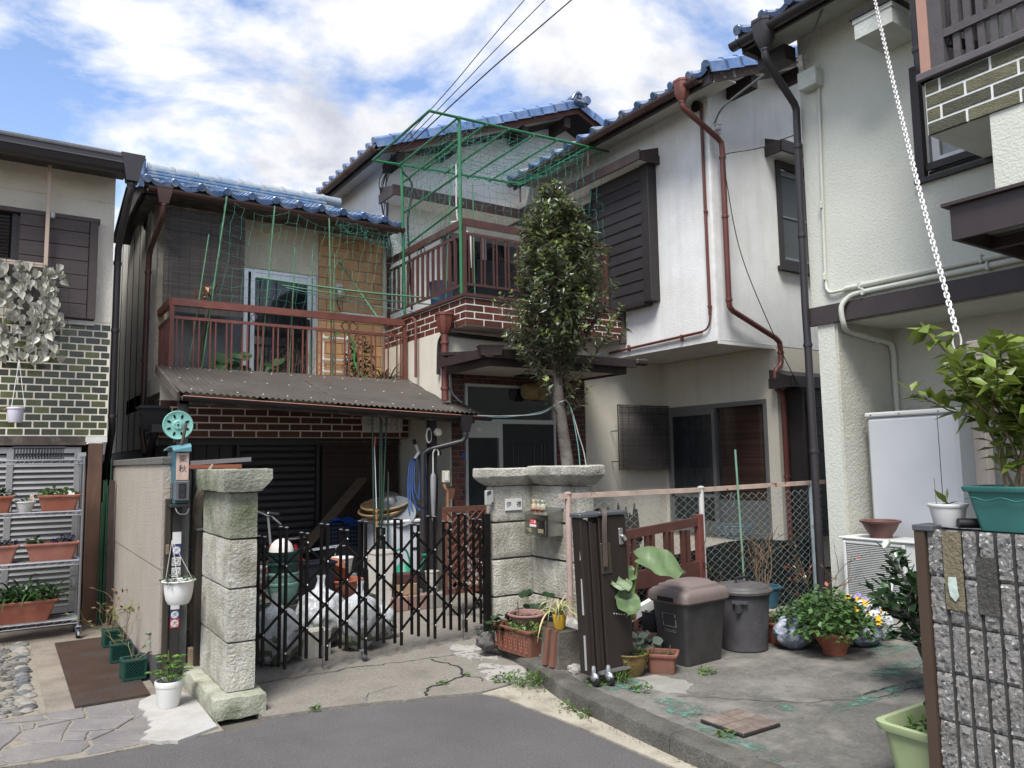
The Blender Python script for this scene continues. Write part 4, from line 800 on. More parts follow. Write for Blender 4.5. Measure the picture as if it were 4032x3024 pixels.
# rain hopper and pipes on the entrance corner
b=MB();b.loft([[(4.50+a*s,8.30+c*s,z) for a,c in ((-.1,-.06),(-.05,-.11),(.05,-.11),(.1,-.06),(.1,.06),(.05,.11),(-.05,.11),(-.1,.06))] for s,z in ((.45,3.13),(.8,3.22),(.95,3.36),(1.02,3.36),(1.02,3.39))]);put('rain_hopper',b,red_iron,hB,True)
downpipe('downpipe',[(4.50,8.30,3.16),(4.50,8.30,2.30)],.045,redpipe,hB,[(4.50,8.30,3.02),(4.50,8.30,2.8),(4.50,8.30,2.45)],14)
downpipe('drain_pipe',[(4.55,9.7,3.50),(4.55,9.30,3.50),(4.55,9.22,3.46),(4.55,9.2,3.38),(4.55,9.2,2.68)],.02,redpipe,hB)
q=MB();q.tube(curve([(4.58,8.62,2.66),(4.58,8.60,3.0),(4.575,8.55,3.10),(4.565,8.42,3.16),(4.6,8.335,3.15),(4.9,8.335,3.135),(6.6,8.335,3.10)],8),.026,10);put('black_conduit',q,mat('black_duct',(.025,.02,.022),.5),hB,True)
q=MB();q.tube(curve([(4.55,8.34,3.12),(4.54,8.31,3.0),(4.56,8.32,2.6),(4.58,8.33,2.45),(4.7,8.3,2.3)],8),.010,8);q.tube(curve([(4.57,8.33,3.10),(4.575,8.31,2.9),(4.59,8.32,2.6),(4.62,8.33,2.4),(4.74,8.3,2.28)],8),.010,8);put('grey_cable',q,mat('grey_cable',(.33,.36,.37),.5),hB,True)
q=MB();q.box(6.86,8.30,2.93,7.06,8.36,3.05,.006);put('junction_box',q,mat('grey_box',(.42,.42,.42),.6),hB,True)
q=MB();q.box(4.765,E-.03,1.60,4.845,E-.021,1.66);put('door_number_plate',q,mat('blue_plate',(.03,.10,.42),.4),hB,True)
# ================================================================== the pale green house on the right
hC = thing('house','pale green stucco house with dark brown beam, olive brick balcony and white downpipes','house',(7.5,3.0,0))
X = 6.5
b=MB();b.box(X,3.41,2.97,X+.1,4.53,5.75);b.box(X,2.5,4.85,X+.1,3.41,5.75);b.box(X,-3,2.97,X+.1,3.41,3.92);b.box(X,-3,3.92,X+.1,2.5,5.75);b.box(X+.1,4.43,0,11,4.53,6.2);b.box(X+.1,-3,2.80,7.5,4.43,2.85)
put('wall',b,green_w,hC,True,0)
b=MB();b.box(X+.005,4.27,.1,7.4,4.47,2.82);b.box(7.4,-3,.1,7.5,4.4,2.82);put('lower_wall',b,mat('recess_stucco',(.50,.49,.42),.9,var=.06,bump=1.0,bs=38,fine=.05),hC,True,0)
b=MB();b.box(X-.012,4.29,.1,X+.004,4.47,2.82);put('pillar_face',b,green_w,hC,True,0)
b=MB();b.box(X-.035,-3,2.80,X+.02,4.55,2.975);put('beam',b,mat('band_brown',(.065,.048,.048),.6,var=.15,vs=5,fine=.1),hC,True,0)
# roof and gutter
b=MB();b.hexa([(6.0,-3,5.74),(11,-3,7.7),(11,4.85,7.7),(6.0,4.85,5.74),(6.0,-3,5.79),(11,-3,7.75),(11,4.85,7.75),(6.0,4.85,5.79)]);cr = put('roof',b,deck,hC,True,0)
tile_field(cr,range(0,9),(5.97,4.72,5.79),Vector((1,0,.392)),(0,-1,0),2,.25)
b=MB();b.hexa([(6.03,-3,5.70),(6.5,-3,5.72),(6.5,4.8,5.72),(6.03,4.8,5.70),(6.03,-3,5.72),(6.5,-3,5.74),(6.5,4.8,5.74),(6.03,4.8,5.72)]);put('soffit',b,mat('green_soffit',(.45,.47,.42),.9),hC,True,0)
b=MB();b.box(6.01,-3,5.60,6.04,4.82,5.74);b.box(6.04,4.78,5.58,6.6,4.84,5.70);b.box(6.25,4.5,5.45,6.42,4.82,5.60);put('fascia',b,dark_b,hC,True,0)
gutter_y(-3,4.88,5.94,5.66,.062,gutter_d,hC)
b=MB();b.loft([[(5.95+a*s,4.50+c*s,z) for a,c in ((-.1,-.06),(-.05,-.1),(.05,-.1),(.1,-.06),(.1,.06),(.05,.1),(-.05,.1),(-.1,.06))] for s,z in ((.45,5.46),(.9,5.56),(1.0,5.70),(1.05,5.70),(1.05,5.73))]);put('rain_hopper',b,gutter_d,hC,True)
downpipe('downpipe',[(5.95,4.50,5.47),(5.95,4.50,5.38),(5.98,4.50,5.32),(6.40,4.53,5.03),(6.435,4.535,4.98),(6.44,4.54,4.88),(6.44,4.56,2.98),(6.45,4.56,2.6),(6.45,4.56,.1)],.036,gutter_d,hC,[(5.95,4.5,5.45),(6.44,4.54,4.6),(6.44,4.55,3.7),(6.45,4.56,2.62),(6.45,4.56,1.6)],14)
ptg = mat('painted_conduit',(.52,.53,.46),.6,var=.06)
def cond(pts,r,clamps=()):
    q=MB();q.tube(pts,r,10);o = put('conduit',q,ptg,hC,True)
    for c in clamps: k=MB();k.box(c[0]-.035,c[1]-.012,c[2]-.035,c[0]+.03,c[1]+.012,c[2]+.035,.006);put('clamp',k,ptg,o)
cond(curve([(X-.02,4.30,5.35),(X-.02,4.33,4.2),(X-.02,4.35,3.3),(X-.02,4.35,3.18)],6)+curve([(X-.025,4.34,3.13),(X-.03,4.30,3.09),(X-.03,4.22,3.085),(X-.02,4.15,3.09)],5),.015,[(X-.02,4.34,3.95),(X-.02,4.35,3.25)])
cond([(X-.02,4.15,3.095),(X-.02,2.0,3.10)],.024,[(X-.02,4.0,3.095),(X-.02,2.95,3.1)])
cond([(X-.03,4.0,3.03),(X-.03,2.0,3.035)],.024,[(X-.03,3.97,3.03),(X-.03,2.9,3.03)])
cond(curve([(X-.03,4.0,3.03),(X-.04,4.10,3.01),(X-.07,4.16,2.94),(X-.075,4.17,2.86),(X-.05,4.17,2.76),(X+.03,4.20,2.72),(X+.2,4.24,2.71)],7),.024)
cond(curve([(X+.2,4.24,2.71),(7.0,4.24,2.68),(7.28,4.24,2.66),(7.35,4.24,2.6),(7.36,4.24,2.4),(7.36,4.24,1.3)],6),.028,[(X+.4,4.25,2.70),(7.1,4.25,2.67)])
q=MB();q.box(X-.13,4.26,5.12,X-.002,4.46,5.30,.006);put('meter_box',q,mat('pale_box',(.55,.58,.52),.6),hC,True)
ins = mat('porcelain',(.62,.60,.55),.25,coat=.5)
q=MB();q.lathe([(.012,-.07),(.04,-.05),(.05,-.03),(.03,-.015),(.03,.0),(.05,.02),(.05,.04),(.02,.06),(.0,.065)],16,(X-.10,4.42,5.42));put('insulator',q,ins,hC,True)
# upper window and small hood
b=MB();b.box(X-.05,3.34,3.90,X+.02,3.41,4.9);b.box(X-.05,2.5,3.86,X+.02,3.43,3.90);b.box(X-.02,2.5,3.96,X+.01,3.34,4.02);b.box(X+.03,2.5,3.92,X+.06,3.34,3.96);cw = put('window',b,dark_b,hC,True,0)
q=MB();q.box(X+.06,2.5,3.93,X+.065,3.34,4.85);put('pane',q,mat('sky_glass',(.25,.28,.29),.08,var=.1),cw,smooth=0);q=MB();q.box(X+.03,3.24,4.02,X+.055,3.30,4.85);q.box(X+.03,2.5,4.021,X+.055,3.24,4.07);put('sash',q,mat('white_sash',(.68,.68,.67),.5),cw,smooth=0)
b=MB();b.box(6.05,3.30,5.30,X,3.66,5.34);b.box(6.06,3.31,5.16,X,3.65,5.30);put('window_hood',b,mat('hood_green',(.55,.57,.51),.9,bump=.6,bs=38),hC,True,0);b=MB();b.box(6.03,3.28,5.34,X,3.68,5.38);put('hood_flashing',b,dark_b,hC,True,0)
# balcony and the projecting bay
BX = 5.6
b=MB();b.box(BX+.02,-3,3.9,X,2.86,4.30);cb = put('balcony',b,mat('white_mortar',(.66,.67,.64),.8,var=.06),hC,True,0)
br = mat('olive_split_brick',(.14,.13,.075),.8,var=.25,vs=7,fine=.3,fs=60,bump=1.2,bs=45,stretch=(1,1,2.5),cells=[(.15,.145,.085),(.115,.115,.075),(.18,.17,.10),(.10,.10,.065),(.165,.15,.085)])
brickwork(cb,br,.33,.087,.017,(BX+.02,1.2,3.897),1.655,4,'y','brick',.005)
b=MB();b.box(BX-.03,-3,4.31,BX+.08,2.90,4.37,.008);b.box(BX-.0,2.80,4.31,X,2.90,4.36);put('ledge',b,mat('grey_brown_paint',(.135,.12,.125),.6,var=.12),cb)
b=MB();b.box(BX+.03,-3,3.3,X,2.44,3.895);put('bay_wall',b,green_w,hC,True,0)
slat_m = mat('grey_brown_slat',(.105,.092,.095),.65,var=.18,fine=.1,bump=.3,bs=40)
b=MB();b.box(BX+.01,2.70,4.37,BX+.07,2.80,5.75);put('post',b,slat_m,hC,True,0);b=MB();b.box(BX+.005,2.80,4.36,BX+.05,2.875,5.75);put('pink_post',b,mat('pink_brown_plastic',(.36,.20,.145),.5,var=.06),hC,True,0)
downpipe('downpipe',[(BX+.10,2.93,5.75),(BX+.10,2.93,4.52),(BX+.12,2.92,4.45)],.036,gutter_d,hC,[(BX+.1,2.93,4.62)])
b=MB();b.box(BX+.015,1.0,4.585,BX+.065,2.70,4.645);b.box(BX+.02,1.0,5.35,BX+.06,2.70,5.41);put('rail',b,slat_m,hC,True,0)
q=MB();q.box(-.012,-.024,4.37,.012,.024,5.75);bm4 = q.mesh('baluster',slat_m,0)
for i in range(19): piece('baluster',bm4,hC,(BX+.045,2.62-i*.084,0))
for i in range(9): piece('baluster',bm4,hC,(BX+.12+i*.095,2.83,0),(0,0,PI/2))
b=MB();b.bar((BX+.05,2.68,4.55),(BX+.5,2.3,4.40),.04,.06);put('brace',b,black_m,hC,True,0)
b=MB();b.box(5.40,-3,3.015,5.43,2.64,3.25);b.box(5.43,2.61,3.015,X,2.64,3.25);b.box(5.9,-3,3.02,5.96,2.61,3.10);b.hexa([(5.36,-3,3.252),(X,-3,3.252),(X,2.68,3.252),(5.36,2.68,3.252),(5.36,-3,3.275),(X,-3,3.36),(X,2.68,3.36),(5.36,2.68,3.275)])
cq = put('entrance_canopy',b,cano,hC,True,0);b=MB();b.box(5.43,-3,3.12,X,2.61,3.13);put('soffit',b,mat('canopy_soffit',(.3,.3,.26),.9),cq,smooth=0)
# ================================================================== plant and pot helpers
def leafmat(name,c,rough=.45,tr=.18,isl=.35,spec=.5,dirt=None): return mat(name,c,rough,var=.18,vs=9,island=isl,trans=tr,spec=spec,dirt=dirt,ds=5,da=.5)
lf_dark = leafmat('leaf_dark',(.028,.062,.022),.32);lf_mid = leafmat('leaf_mid',(.055,.12,.03),.45);lf_light = leafmat('leaf_light',(.11,.20,.045),.5)
lf_yel = leafmat('leaf_yellow_green',(.20,.25,.05),.5);lf_dry = leafmat('leaf_dry',(.16,.09,.045),.9,.1,.5);lf_strap = leafmat('leaf_strap',(.05,.12,.03),.35)
lf_grey = leafmat('leaf_grey_green',(.09,.15,.075),.5);lf_pink = leafmat('leaf_pink',(.42,.13,.10),.6,.25,.4);lf_silver = leafmat('leaf_silver',(.42,.405,.35),.45,.1,.4,dirt=(.13,.15,.05))
barkm = mat('bark',(.12,.10,.08),.95,var=.3,vs=14,bump=.6,bs=50,dirt=(.22,.2,.17),ds=8,da=.6);twigm = mat('twig',(.13,.085,.05),.9,var=.3,vs=20);greenstem = mat('green_stem',(.10,.17,.05),.6,var=.2)
terra = mat('terracotta_plastic',(.30,.095,.055),.55,var=.1,vs=5,fine=.06,dirt=(.38,.2,.14),ds=5,da=.5);terra_old = mat('terracotta_aged',(.22,.085,.055),.7,var=.2,vs=7,fine=.12,dirt=(.12,.07,.05),ds=4,da=.6)
pink_pl = mat('faded_pink_plastic',(.28,.15,.135),.6,var=.12,vs=6,dirt=(.36,.24,.22),ds=6,da=.4);white_pl = mat('white_plastic',(.68,.67,.64),.45,var=.05,vs=5,dirt=(.5,.48,.43),ds=4,da=.35)
potsoil = mat('pot_soil',(.045,.03,.02),1,var=.4,vs=25,bump=1,bs=70,fine=.4)
def pot_mb(r0,r1,h,rim=.012,rimh=.02,n=28,wall=.006,waist=None):
    b=MB();pr_ = [(r0*.96,0),(r0,.004)]
    if waist: pr_ += waist
    pr_ += [(r1-.0,h-rimh-.002),(r1+rim*.6,h-rimh),(r1+rim,h-rimh*.6),(r1+rim,h-.003),(r1+rim*.7,h),(r1-wall,h-.002),(r1-wall-.004,h*.72),(0,h*.72)]
    return b.lathe(pr_,n)
def soil_mb(r,z,n=20,seed=1):
    b=MB();b.grid(lambda u,v: (r*u*math.cos(v*2*PI),r*u*math.sin(v*2*PI),z+.006*mnoise.noise(Vector((u*9,v*11,seed)))),5,n);return b
def rect_pot_mb(lx,ly,h,tx=.8,ty=.75,rim=.012,rimh=.022,rc=.02,n=4):
    def ring(a,c,z,r=rc):
        o = []
        for sx_,sy_,t0 in ((1,1,0),(-1,1,PI/2),(-1,-1,PI),(1,-1,1.5*PI)):
            for k in range(n+1): t = t0+PI/2*k/n;o.append((sx_*(a-r)+r*math.cos(t),sy_*(c-r)+r*math.sin(t),z))
        return o
    a,c = lx/2,ly/2;b = MB()
    b.loft([ring(a*tx,c*ty,0),ring(a-.004,c-.004,h-rimh),ring(a+rim*.7,c+rim*.7,h-rimh),ring(a+rim,c+rim,h-rimh*.5),ring(a+rim,c+rim,h-.003),ring(a+rim*.6,c+rim*.6,h),ring(a-.008,c-.008,h-.002),ring(a*.93,c*.9,h*.75)],True);return b
def ribbon(mb,pts,wd,fold=.3):
    pts = [Vector(p) for p in pts];n = len(pts);v = []
    for i,p in enumerate(pts):
        d = (pts[min(i+1,n-1)]-pts[max(i-1,0)]).normalized();s = d.cross(Vector((0,0,1)));s = s.normalized() if s.length > 1e-4 else Vector((1,0,0));t = i/(n-1)
        w_ = wd*(.55+.9*math.sin(PI*min(t*1.05+.12,1))*.55)*(1 if t < .75 else max(.05,(1-t)/.25));up_ = s.cross(d)
        v += [p-s*w_/2+up_*w_*fold*.5,p,p+s*w_/2+up_*w_*fold*.5]
    f = []
    for i in range(n-1): a = i*3;f += [(a,a+1,a+4,a+3),(a+1,a+2,a+5,a+4)]
    mb.add(v,f)
def straps(n,L,wd,spread,seed,base_r=.05,drop=1.0,sx=1.0,sy=1.0):
    rs = random.Random(seed);mb = MB()
    for i in range(n):
        a = rs.uniform(0,2*PI);l = L*rs.uniform(.6,1.1);e = rs.uniform(.5,1.25);b0 = Vector((rs.uniform(-1,1)*base_r*sx,rs.uniform(-1,1)*base_r*sy,0));p = b0;d = Vector((math.cos(a)*math.cos(e),math.sin(a)*math.cos(e),math.sin(e)));P_ = [p]
        for k in range(8): p = p+d*l/8;d = (d+Vector((math.cos(a)*spread*.1,math.sin(a)*spread*.1,-.30*drop*(k+1)/5))).normalized();P_.append(p)
        ribbon(mb,P_,wd*rs.uniform(.7,1.2))
    return mb
def twigs(n,H,spread,seed,r=.004,segs=6,fork=2,base_r=.03,wob=.25):
    """bare stems; returns builder and tip points"""
    rs = random.Random(seed);mb=MB();tips = []
    def grow(p,d,L,rad,lev):
        P_ = [p]
        for k in range(segs):
            d = (d+Vector((rs.gauss(0,wob),rs.gauss(0,wob),rs.gauss(0,wob*.6)+.03))*.5).normalized();p = p+d*L/segs;P_.append(p);tips.append((p,d.copy()))
        mb.tube(P_,[rad*(1-.6*i/segs) for i in range(segs+1)],5)
        if lev > 0:
            for _ in range(fork):
                k = rs.randint(segs//2,segs);dd = (d+Vector((rs.gauss(0,.7),rs.gauss(0,.7),rs.uniform(-.1,.6)))).normalized();grow(P_[k],dd,L*rs.uniform(.4,.7),rad*.6,lev-1)
    for i in range(n):
        a = rs.uniform(0,2*PI);t = rs.uniform(.1,1)*spread;grow(Vector((base_r*math.cos(a),base_r*math.sin(a),0)),Vector((math.cos(a)*t,math.sin(a)*t,1)).normalized(),H*rs.uniform(.6,1.05),r,1 if fork else 0)
    return mb,tips
def bushy(n,r,h,L,seed,wd=.6,droop=.15,flat=False,top=1.0):
    """leaf cloud in a dome of radius r and height h"""
    rs = np.random.RandomState(seed);th = rs.uniform(0,2*PI,n);rr = np.sqrt(rs.uniform(0,1,n))*r;zz_ = rs.uniform(.05,1,n)**.8*h*(1-.55*(rr/r)**2)*top
    P_ = np.stack([rr*np.cos(th),rr*np.sin(th),zz_],1);D_ = np.stack([np.cos(th),np.sin(th),rs.uniform(-.2,.9,n)],1)+rs.normal(0,.5,(n,3))
    l = L*rs.uniform(.55,1.15,n);return leaves(P_,D_,l,l*wd,droop=droop,seed=seed)
def merge(*ms):
    o = MB()
    for m in ms: o.add(m.v,m.f)
    return o
def move(mb,v): return xf(mb,lambda p: p+Vector(v))
def planted(name,label,cat,loc,pot,potm,parts,rz=0.0,group=None,soil=None):
    t = thing(name,label,cat,loc,rz,group);put('pot',pot,potm,t)
    if soil: put('soil',soil,potsoil,t)
    for nm,mb,m in parts: put(nm,mb,m,t,smooth=35)
    return t

# ================================================================== left side: beige wall,shelf,ivy screen
b=MB();b.box(.97,6.05,.82,1.09,10.25,1.565);b.box(.973,6.05,.09,1.088,10.25,.81);b.box(.978,6.051,.05,1.086,10.25,1.55)
wl = thing('garden_wall','low beige stucco garden wall with grey coping running back beside the houses','garden wall',(1.03,8,0))
put('wall_face',b,mat('beige_stucco',(.37,.325,.275),.9,var=.06,vs=4,bump=.9,bs=70,fine=.13,fs=75,dirt=(.30,.26,.21),ds=1.5,da=.4,streak=(.24,.22,.18),sa=.2),wl,True,0)
b=MB();b.box(.955,6.04,1.565,1.105,10.27,1.622,.006);put('coping',b,mat('grey_coping',(.15,.145,.13),.95,var=.25,vs=8,bump=.6,bs=60),wl,True)
b=MB();b.box(.962,6.03,-.02,1.10,10.25,.09);b.hexa([(.960,6.03,.09),(1.09,6.03,.09),(1.09,6.9,.09),(.960,6.9,.09),(.962,6.03,.24),(1.09,6.03,.24),(1.09,6.2,.2),(.962,6.2,.2)]);put('footing',b,mat('dark_footing',(.075,.075,.075),.95,var=.3,vs=12,bump=.5,bs=60),wl,True,0)
q=MB();q.box(.958,9.0,.98,.972,9.05,1.13);put('wall_bracket',q,mat('rusty_bit',(.2,.13,.1),.7),wl,True)
# green stakes and rusty post beside the wall
stake_g = mat('green_stake',(.02,.075,.035),.45,var=.12)
sk = thing('garden_stake_bundle','bundle of green garden stakes leaning between the brown post and the beige wall','garden stakes',(.86,8.75,0))
for i in range(7):
    q=MB();q.tube([(.84+.012*i+rnd.uniform(-.01,.01),8.78+rnd.uniform(-.04,.04),0),(.855+.012*i,8.82,1.25+rnd.uniform(-.1,.45))],.008,6);put('stake',q,stake_g,sk,True)
q=MB();q.box(.905,8.70,0,.955,8.74,1.42);single('rusty_post',q,mat('rust_post',(.085,.055,.045),.9,var=.35,vs=12),'rusty flat post standing between green stakes and beige wall','post')
# steel wire shelf
chrome = mat('chrome_wire',(.55,.55,.56),.25,1.0,var=.1)
sh = thing('wire_shelf','chrome wire shelving rack on casters holding potted plants','shelving rack',(0,8.4,0))
SH = (1.615,1.14,.69,.16)
for x in (-.55,.64):
    for yy in (8.25,8.58):
        q=MB();q.tube([(x,yy,.11),(x,yy,1.66)],.0125,10);put('upright',q,mat('dull_chrome',(.30,.30,.31),.35,.9),sh,True)
for z in SH:
    q = MB()
    for yy in (8.25,8.58):
        q.tube([(-.55,yy,z+.012),(.64,yy,z+.012)],.0035,6);q.tube([(-.55,yy,z-.022),(.64,yy,z-.022)],.0035,6)
        q.tube([(-.55+.035*i,yy,z+(.012 if i % 2 else -.022)) for i in range(35)],.0025,5)
    for x in (-.55,.64): q.tube([(x,8.25,z+.012),(x,8.58,z+.012)],.0035,6);q.tube([(x,8.25,z-.022),(x,8.58,z-.022)],.0035,6)
    for i in range(13): q.tube([(-.55,8.25+.0275*i,z+.016),(.64,8.25+.0275*i,z+.016)],.002,4)
    put('shelf_tray',q,chrome,sh,True)
for x in (-.55,.64):
    for yy in (8.25,8.58):
        q=MB();q.lathe([(.0,-.016),(.042,-.016),(.046,-.01),(.046,.01),(.042,.016),(.0,.016)],18,(x,yy-.02,.05),'x');c = put('caster',q,mat('black_rubber',(.015,.015,.016),.6),sh,True);k=MB();k.box(x-.022,yy-.05,.05,x-.018,yy+.012,.11);k.box(x+.018,yy-.05,.05,x+.022,yy+.012,.11);k.box(x-.022,yy-.04,.10,x+.022,yy+.02,.115,.004);k.bar((x,yy-.05,.075),(x,yy-.09,.04),.015,.006);put('fork',k,chrome,c)
# crate on top
ct = thing('plastic_tray','dark grey plastic slatted tray upside down on top shelf','tray',(.28,8.42,1.635))
cgrey = mat('dark_grey_plastic',(.05,.055,.065),.5)
q=MB();q.box(-.21,-.13,.10,.21,.13,.115,.004);q.box(-.20,-.12,0,.20,.12,.006);put('tray_top',q,cgrey,ct)
q = MB()
for i in range(17): x = -.19+.38*i/16;q.box(x-.004,-.124,0,x+.004,-.118,.10);q.box(x-.004,.118,0,x+.004,.124,.10)
put('tray_slat',q,cgrey,ct)['kind'] = 'stuff'
# pots on the shelf
pm_ = leafmat('pansy_leaf',(.05,.10,.03));purple = leafmat('purple_petal',(.035,.02,.12),.6,.2,.4)
def trough(label,x,y_,z,lx,ly,h,m,parts,group=None): return planted('planter_box',label,'planter',(x,y_,z),rect_pot_mb(lx,ly,h),m,parts,0,group,soil=xf(MB().grid(lambda u,v: ((u-.5)*lx*.9,(v-.5)*ly*.86,h*.82+.008*mnoise.noise(Vector((u*9,v*5,x)))),16,6),lambda p: p))
trough('terracotta trough of fresh green seedlings with white tag on second shelf',.455,8.41,1.155,.33,.19,.15,terra,[('foliage',move(xf(bushy(150,.15,.10,.055,3),lambda p: Vector((p.x,p.y*.55,p.z))),(-.02,0,.12)),lf_light),('plant_tag',MB().add([(.05,-.05,.13),(.11,-.06,.12),(.125,-.055,.165),(.07,-.045,.19)],[(0,1,2,3)]),white_pl)])
trough('terracotta trough at the photo edge on second shelf beside white bowl',-.06,8.41,1.155,.31,.19,.155,terra,[('foliage',move(xf(bushy(120,.15,.13,.06,4),lambda p: Vector((p.x,p.y*.55,p.z))),(0,0,.12)),lf_mid)])
planted('bowl_pot','small white plastic bowl pot with seedling and tag on second shelf','flower pot',(.187,8.39,1.155),pot_mb(.05,.08,.098,.008,.012),white_pl,[('foliage',move(bushy(60,.06,.06,.035,5),(-.01,0,.07)),lf_light),('plant_tag',MB().add([(.035,-.02,.10),(.065,-.02,.10),(.065,-.02,.16),(.035,-.02,.16)],[(0,1,2,3)]),mat('tag_photo',(.55,.42,.3),.5,var=.4,vs=60))],soil=soil_mb(.07,.078))
def pansies(seed,sx=1.0):
    rs = np.random.RandomState(seed);n = 10;P_ = np.stack([rs.uniform(-.1,.1,n)*sx,rs.uniform(-.05,.05,n),rs.uniform(.14,.2,n)],1);mb = MB()
    for p in P_:
        for k in range(5): a = 2*PI*k/5;mb.add([tuple(p),(p[0]+.016*math.cos(a-.5),p[1]-.012,p[2]+.016*math.sin(a-.5)),(p[0]+.022*math.cos(a),p[1]-.014,p[2]+.022*math.sin(a)),(p[0]+.016*math.cos(a+.5),p[1]-.012,p[2]+.016*math.sin(a+.5))],[(0,1,2,3)])
    return mb
trough('long terracotta trough with purple pansies on third shelf by the upright',.415,8.41,.705,.42,.20,.165,mat('terracotta_pink',(.33,.13,.095),.55,var=.12,vs=5,dirt=(.42,.24,.19),ds=5,da=.4),[('foliage',move(bushy(70,.07,.07,.045,6),(-.13,0,.15)),lf_mid),('leaves',move(bushy(60,.07,.05,.04,8),(.09,0,.15)),lf_dark),('flower',move(pansies(3),(.09,0,.02)),purple)])
trough('terracotta trough with dark pansies at the photo edge on third shelf',-.06,8.41,.705,.42,.20,.165,MATS['terracotta_pink'],[('foliage',move(bushy(70,.09,.06,.045,9),(.05,0,.15)),lf_mid),('flower',move(pansies(4),(.1,0,.0)),purple)])
trough('terracotta trough of long arching strap leaves on bottom shelf',.12,8.40,.175,.70,.20,.19,terra,[('foliage',merge(*[move(straps(34,.42,.022,1.0,30+i,.06),(-.22+.17*i,-.02,.17)) for i in range(4)]),lf_strap)])
# artificial ivy screen and hanging pot
iv = thing('ivy_screen','trellis screen covered with faded silvery artificial ivy leaves before the shutter','ivy screen',(.0,8.6,2.55))
q=MB();gm = mat('trellis_green',(.03,.06,.05),.5)
for i in range(14): x = -.5+.075*i;q.tube([(x,8.62,2.62),(x,8.62,3.56)],.0022,4)
for i in range(13): z = 2.62+.075*i;q.tube([(-.5,8.617,z),(.50,8.617,z)],.0022,4)
put('trellis',q,gm,iv,True)
lv = []
for k in range(3):
    mb=MB();s = .05*(1+.14*k);o_ = [(0,-.3),(-.22,.05),(-.48,.42),(-.5,.8),(-.16,1.0),(0,.8),(.16,1.0),(.5,.8),(.48,.42),(.22,.05)]
    v = [(x*s*1.15,(.34 if abs(x) > .3 else .12*(x != 0))*s*(.6+.4*k),-z*s*1.15) for x,z in o_];v.append((0,-.16*s,-.6*s));mb.add(v,[(i,(i+1) % 10,10) for i in range(10)])
    mb.v = [(x,-y_,-z-1.1*s) for x,y_,z in mb.v];lv.append(mb.mesh('ivy_leaf',lf_silver,60))
rs = random.Random(5)
for i in range(298):
    x = rs.uniform(-.22,.46);z = 2.60+.94*((i*.618) % 1);
    if x > .40+.04*math.sin(z*15) : x -= .1
    piece('ivy_leaf',lv[i % 3],iv,(x,8.585-rs.uniform(0,.035),z),(rs.gauss(.35,.25),rs.gauss(0,.35),rs.gauss(0,.45)))
hp = thing('hanging_pot','small lavender white plastic pot hanging on cords below the silvery ivy screen','hanging pot',(.08,8.4,1.975))
put('pot',pot_mb(.055,.068,.138,.007,.018),mat('lavender_plastic',(.60,.58,.66),.4,var=.04),hp)
q = MB()
for a in (0,2.1,4.2): q.tube([(.07*math.cos(a),.07*math.sin(a),.13),(.01,.15,.60)],.0022,5)
put('hanger_cord',q,white_pl,hp);put('dry_plant',move(bushy(14,.03,.05,.03,3),(-.07,0,.11)),lf_dry,hp);put('soil',soil_mb(.06,.11),potsoil,hp)
# lattice boxes with withered plants on the steel plate
gbox = mat('green_lattice_plastic',(.008,.075,.055),.45,var=.1)
def lattice_box(label,x,y_,s,h,rz,seed,parts):
    t = thing('lattice_planter',label,'planter',(x,y_,.024),rz,'green lattice planter boxes along the beige wall');q=MB();a = s/2
    q.box(-a,-a,0,a,a,.02,.003);q.box(-a-.004,-a-.004,h-.02,a+.004,-a+.008,h,.003);q.box(-a-.004,a-.008,h-.02,a+.004,a+.004,h,.003);q.box(-a-.004,-a+.008,h-.0201,-a+.008,a-.008,h-.0001);q.box(a-.008,-a+.008,h-.0201,a+.004,a-.008,h-.0001)
    for sx_ in (-1,1):
        for sy_ in (-1,1): q.box(sx_*a-.006*sx_-.007,sy_*a-.006*sy_-.007,0,sx_*a-.006*sx_+.007,sy_*a-.006*sy_+.007,h-.021)
    put('box_frame',q,gbox,t);k = MB()
    for side in range(4):
        ang = side*PI/2
        for i in range(-7,8):
            for sg in (-1,1):
                u0 = -a+.012;u1 = a-.012;z0,z1 = .02,h-.02;seg = []
                c = i*.024
                for u in (u0,u1):
                    z = (z0+z1)/2+sg*(u-c);
                    if z0 <= z <= z1: seg.append((u,z))
                for z in (z0,z1):
                    u = c+sg*(z-(z0+z1)/2)
                    if u0 <= u <= u1: seg.append((u,z))
                if len(seg) >= 2 and (Vector(seg[0])-Vector(seg[1])).length > .01:
                    P0,P1 = [Vector((u*math.cos(ang)+(a-.004)*math.sin(ang),u*math.sin(ang)-(a-.004)*math.cos(ang),z)) for u,z in seg[:2]];k.bar(P0,P1,.004,.011,(math.sin(ang),-math.cos(ang),0))
    put('lattice',k,gbox,t,smooth=0)['kind'] = 'stuff'
    q=MB();q.box(-a+.012,-a+.012,.015,a-.012,a-.012,h-.025);put('liner',q,black_m,t,smooth=0);q=MB();q.grid(lambda u,v: ((u-.5)*s*.88,(v-.5)*s*.88,h-.022+.008*mnoise.noise(Vector((u*6,v*6,seed)))),8,8);put('soil',q,potsoil,t)
    for nm,mb,m in parts: put(nm,move(mb,(0,0,h-.02)),m,t)
def withered(seed,n,H,sp,nl,lm):
    tw,tp = twigs(n,H,sp,seed,.0028,7,3,.03,.5);rs = random.Random(seed);pk = rs.sample(tp,min(nl,len(tp)))
    return [('stem',tw,mat('dry_stem',(.22,.17,.08),.9,var=.3,vs=30)),('leaf_cluster',leaves([tuple(p) for p,d in pk],[tuple(d+Vector((rs.gauss(0,.5),rs.gauss(0,.5),0))) for p,d in pk],.05,.036,seed=seed),lm)]
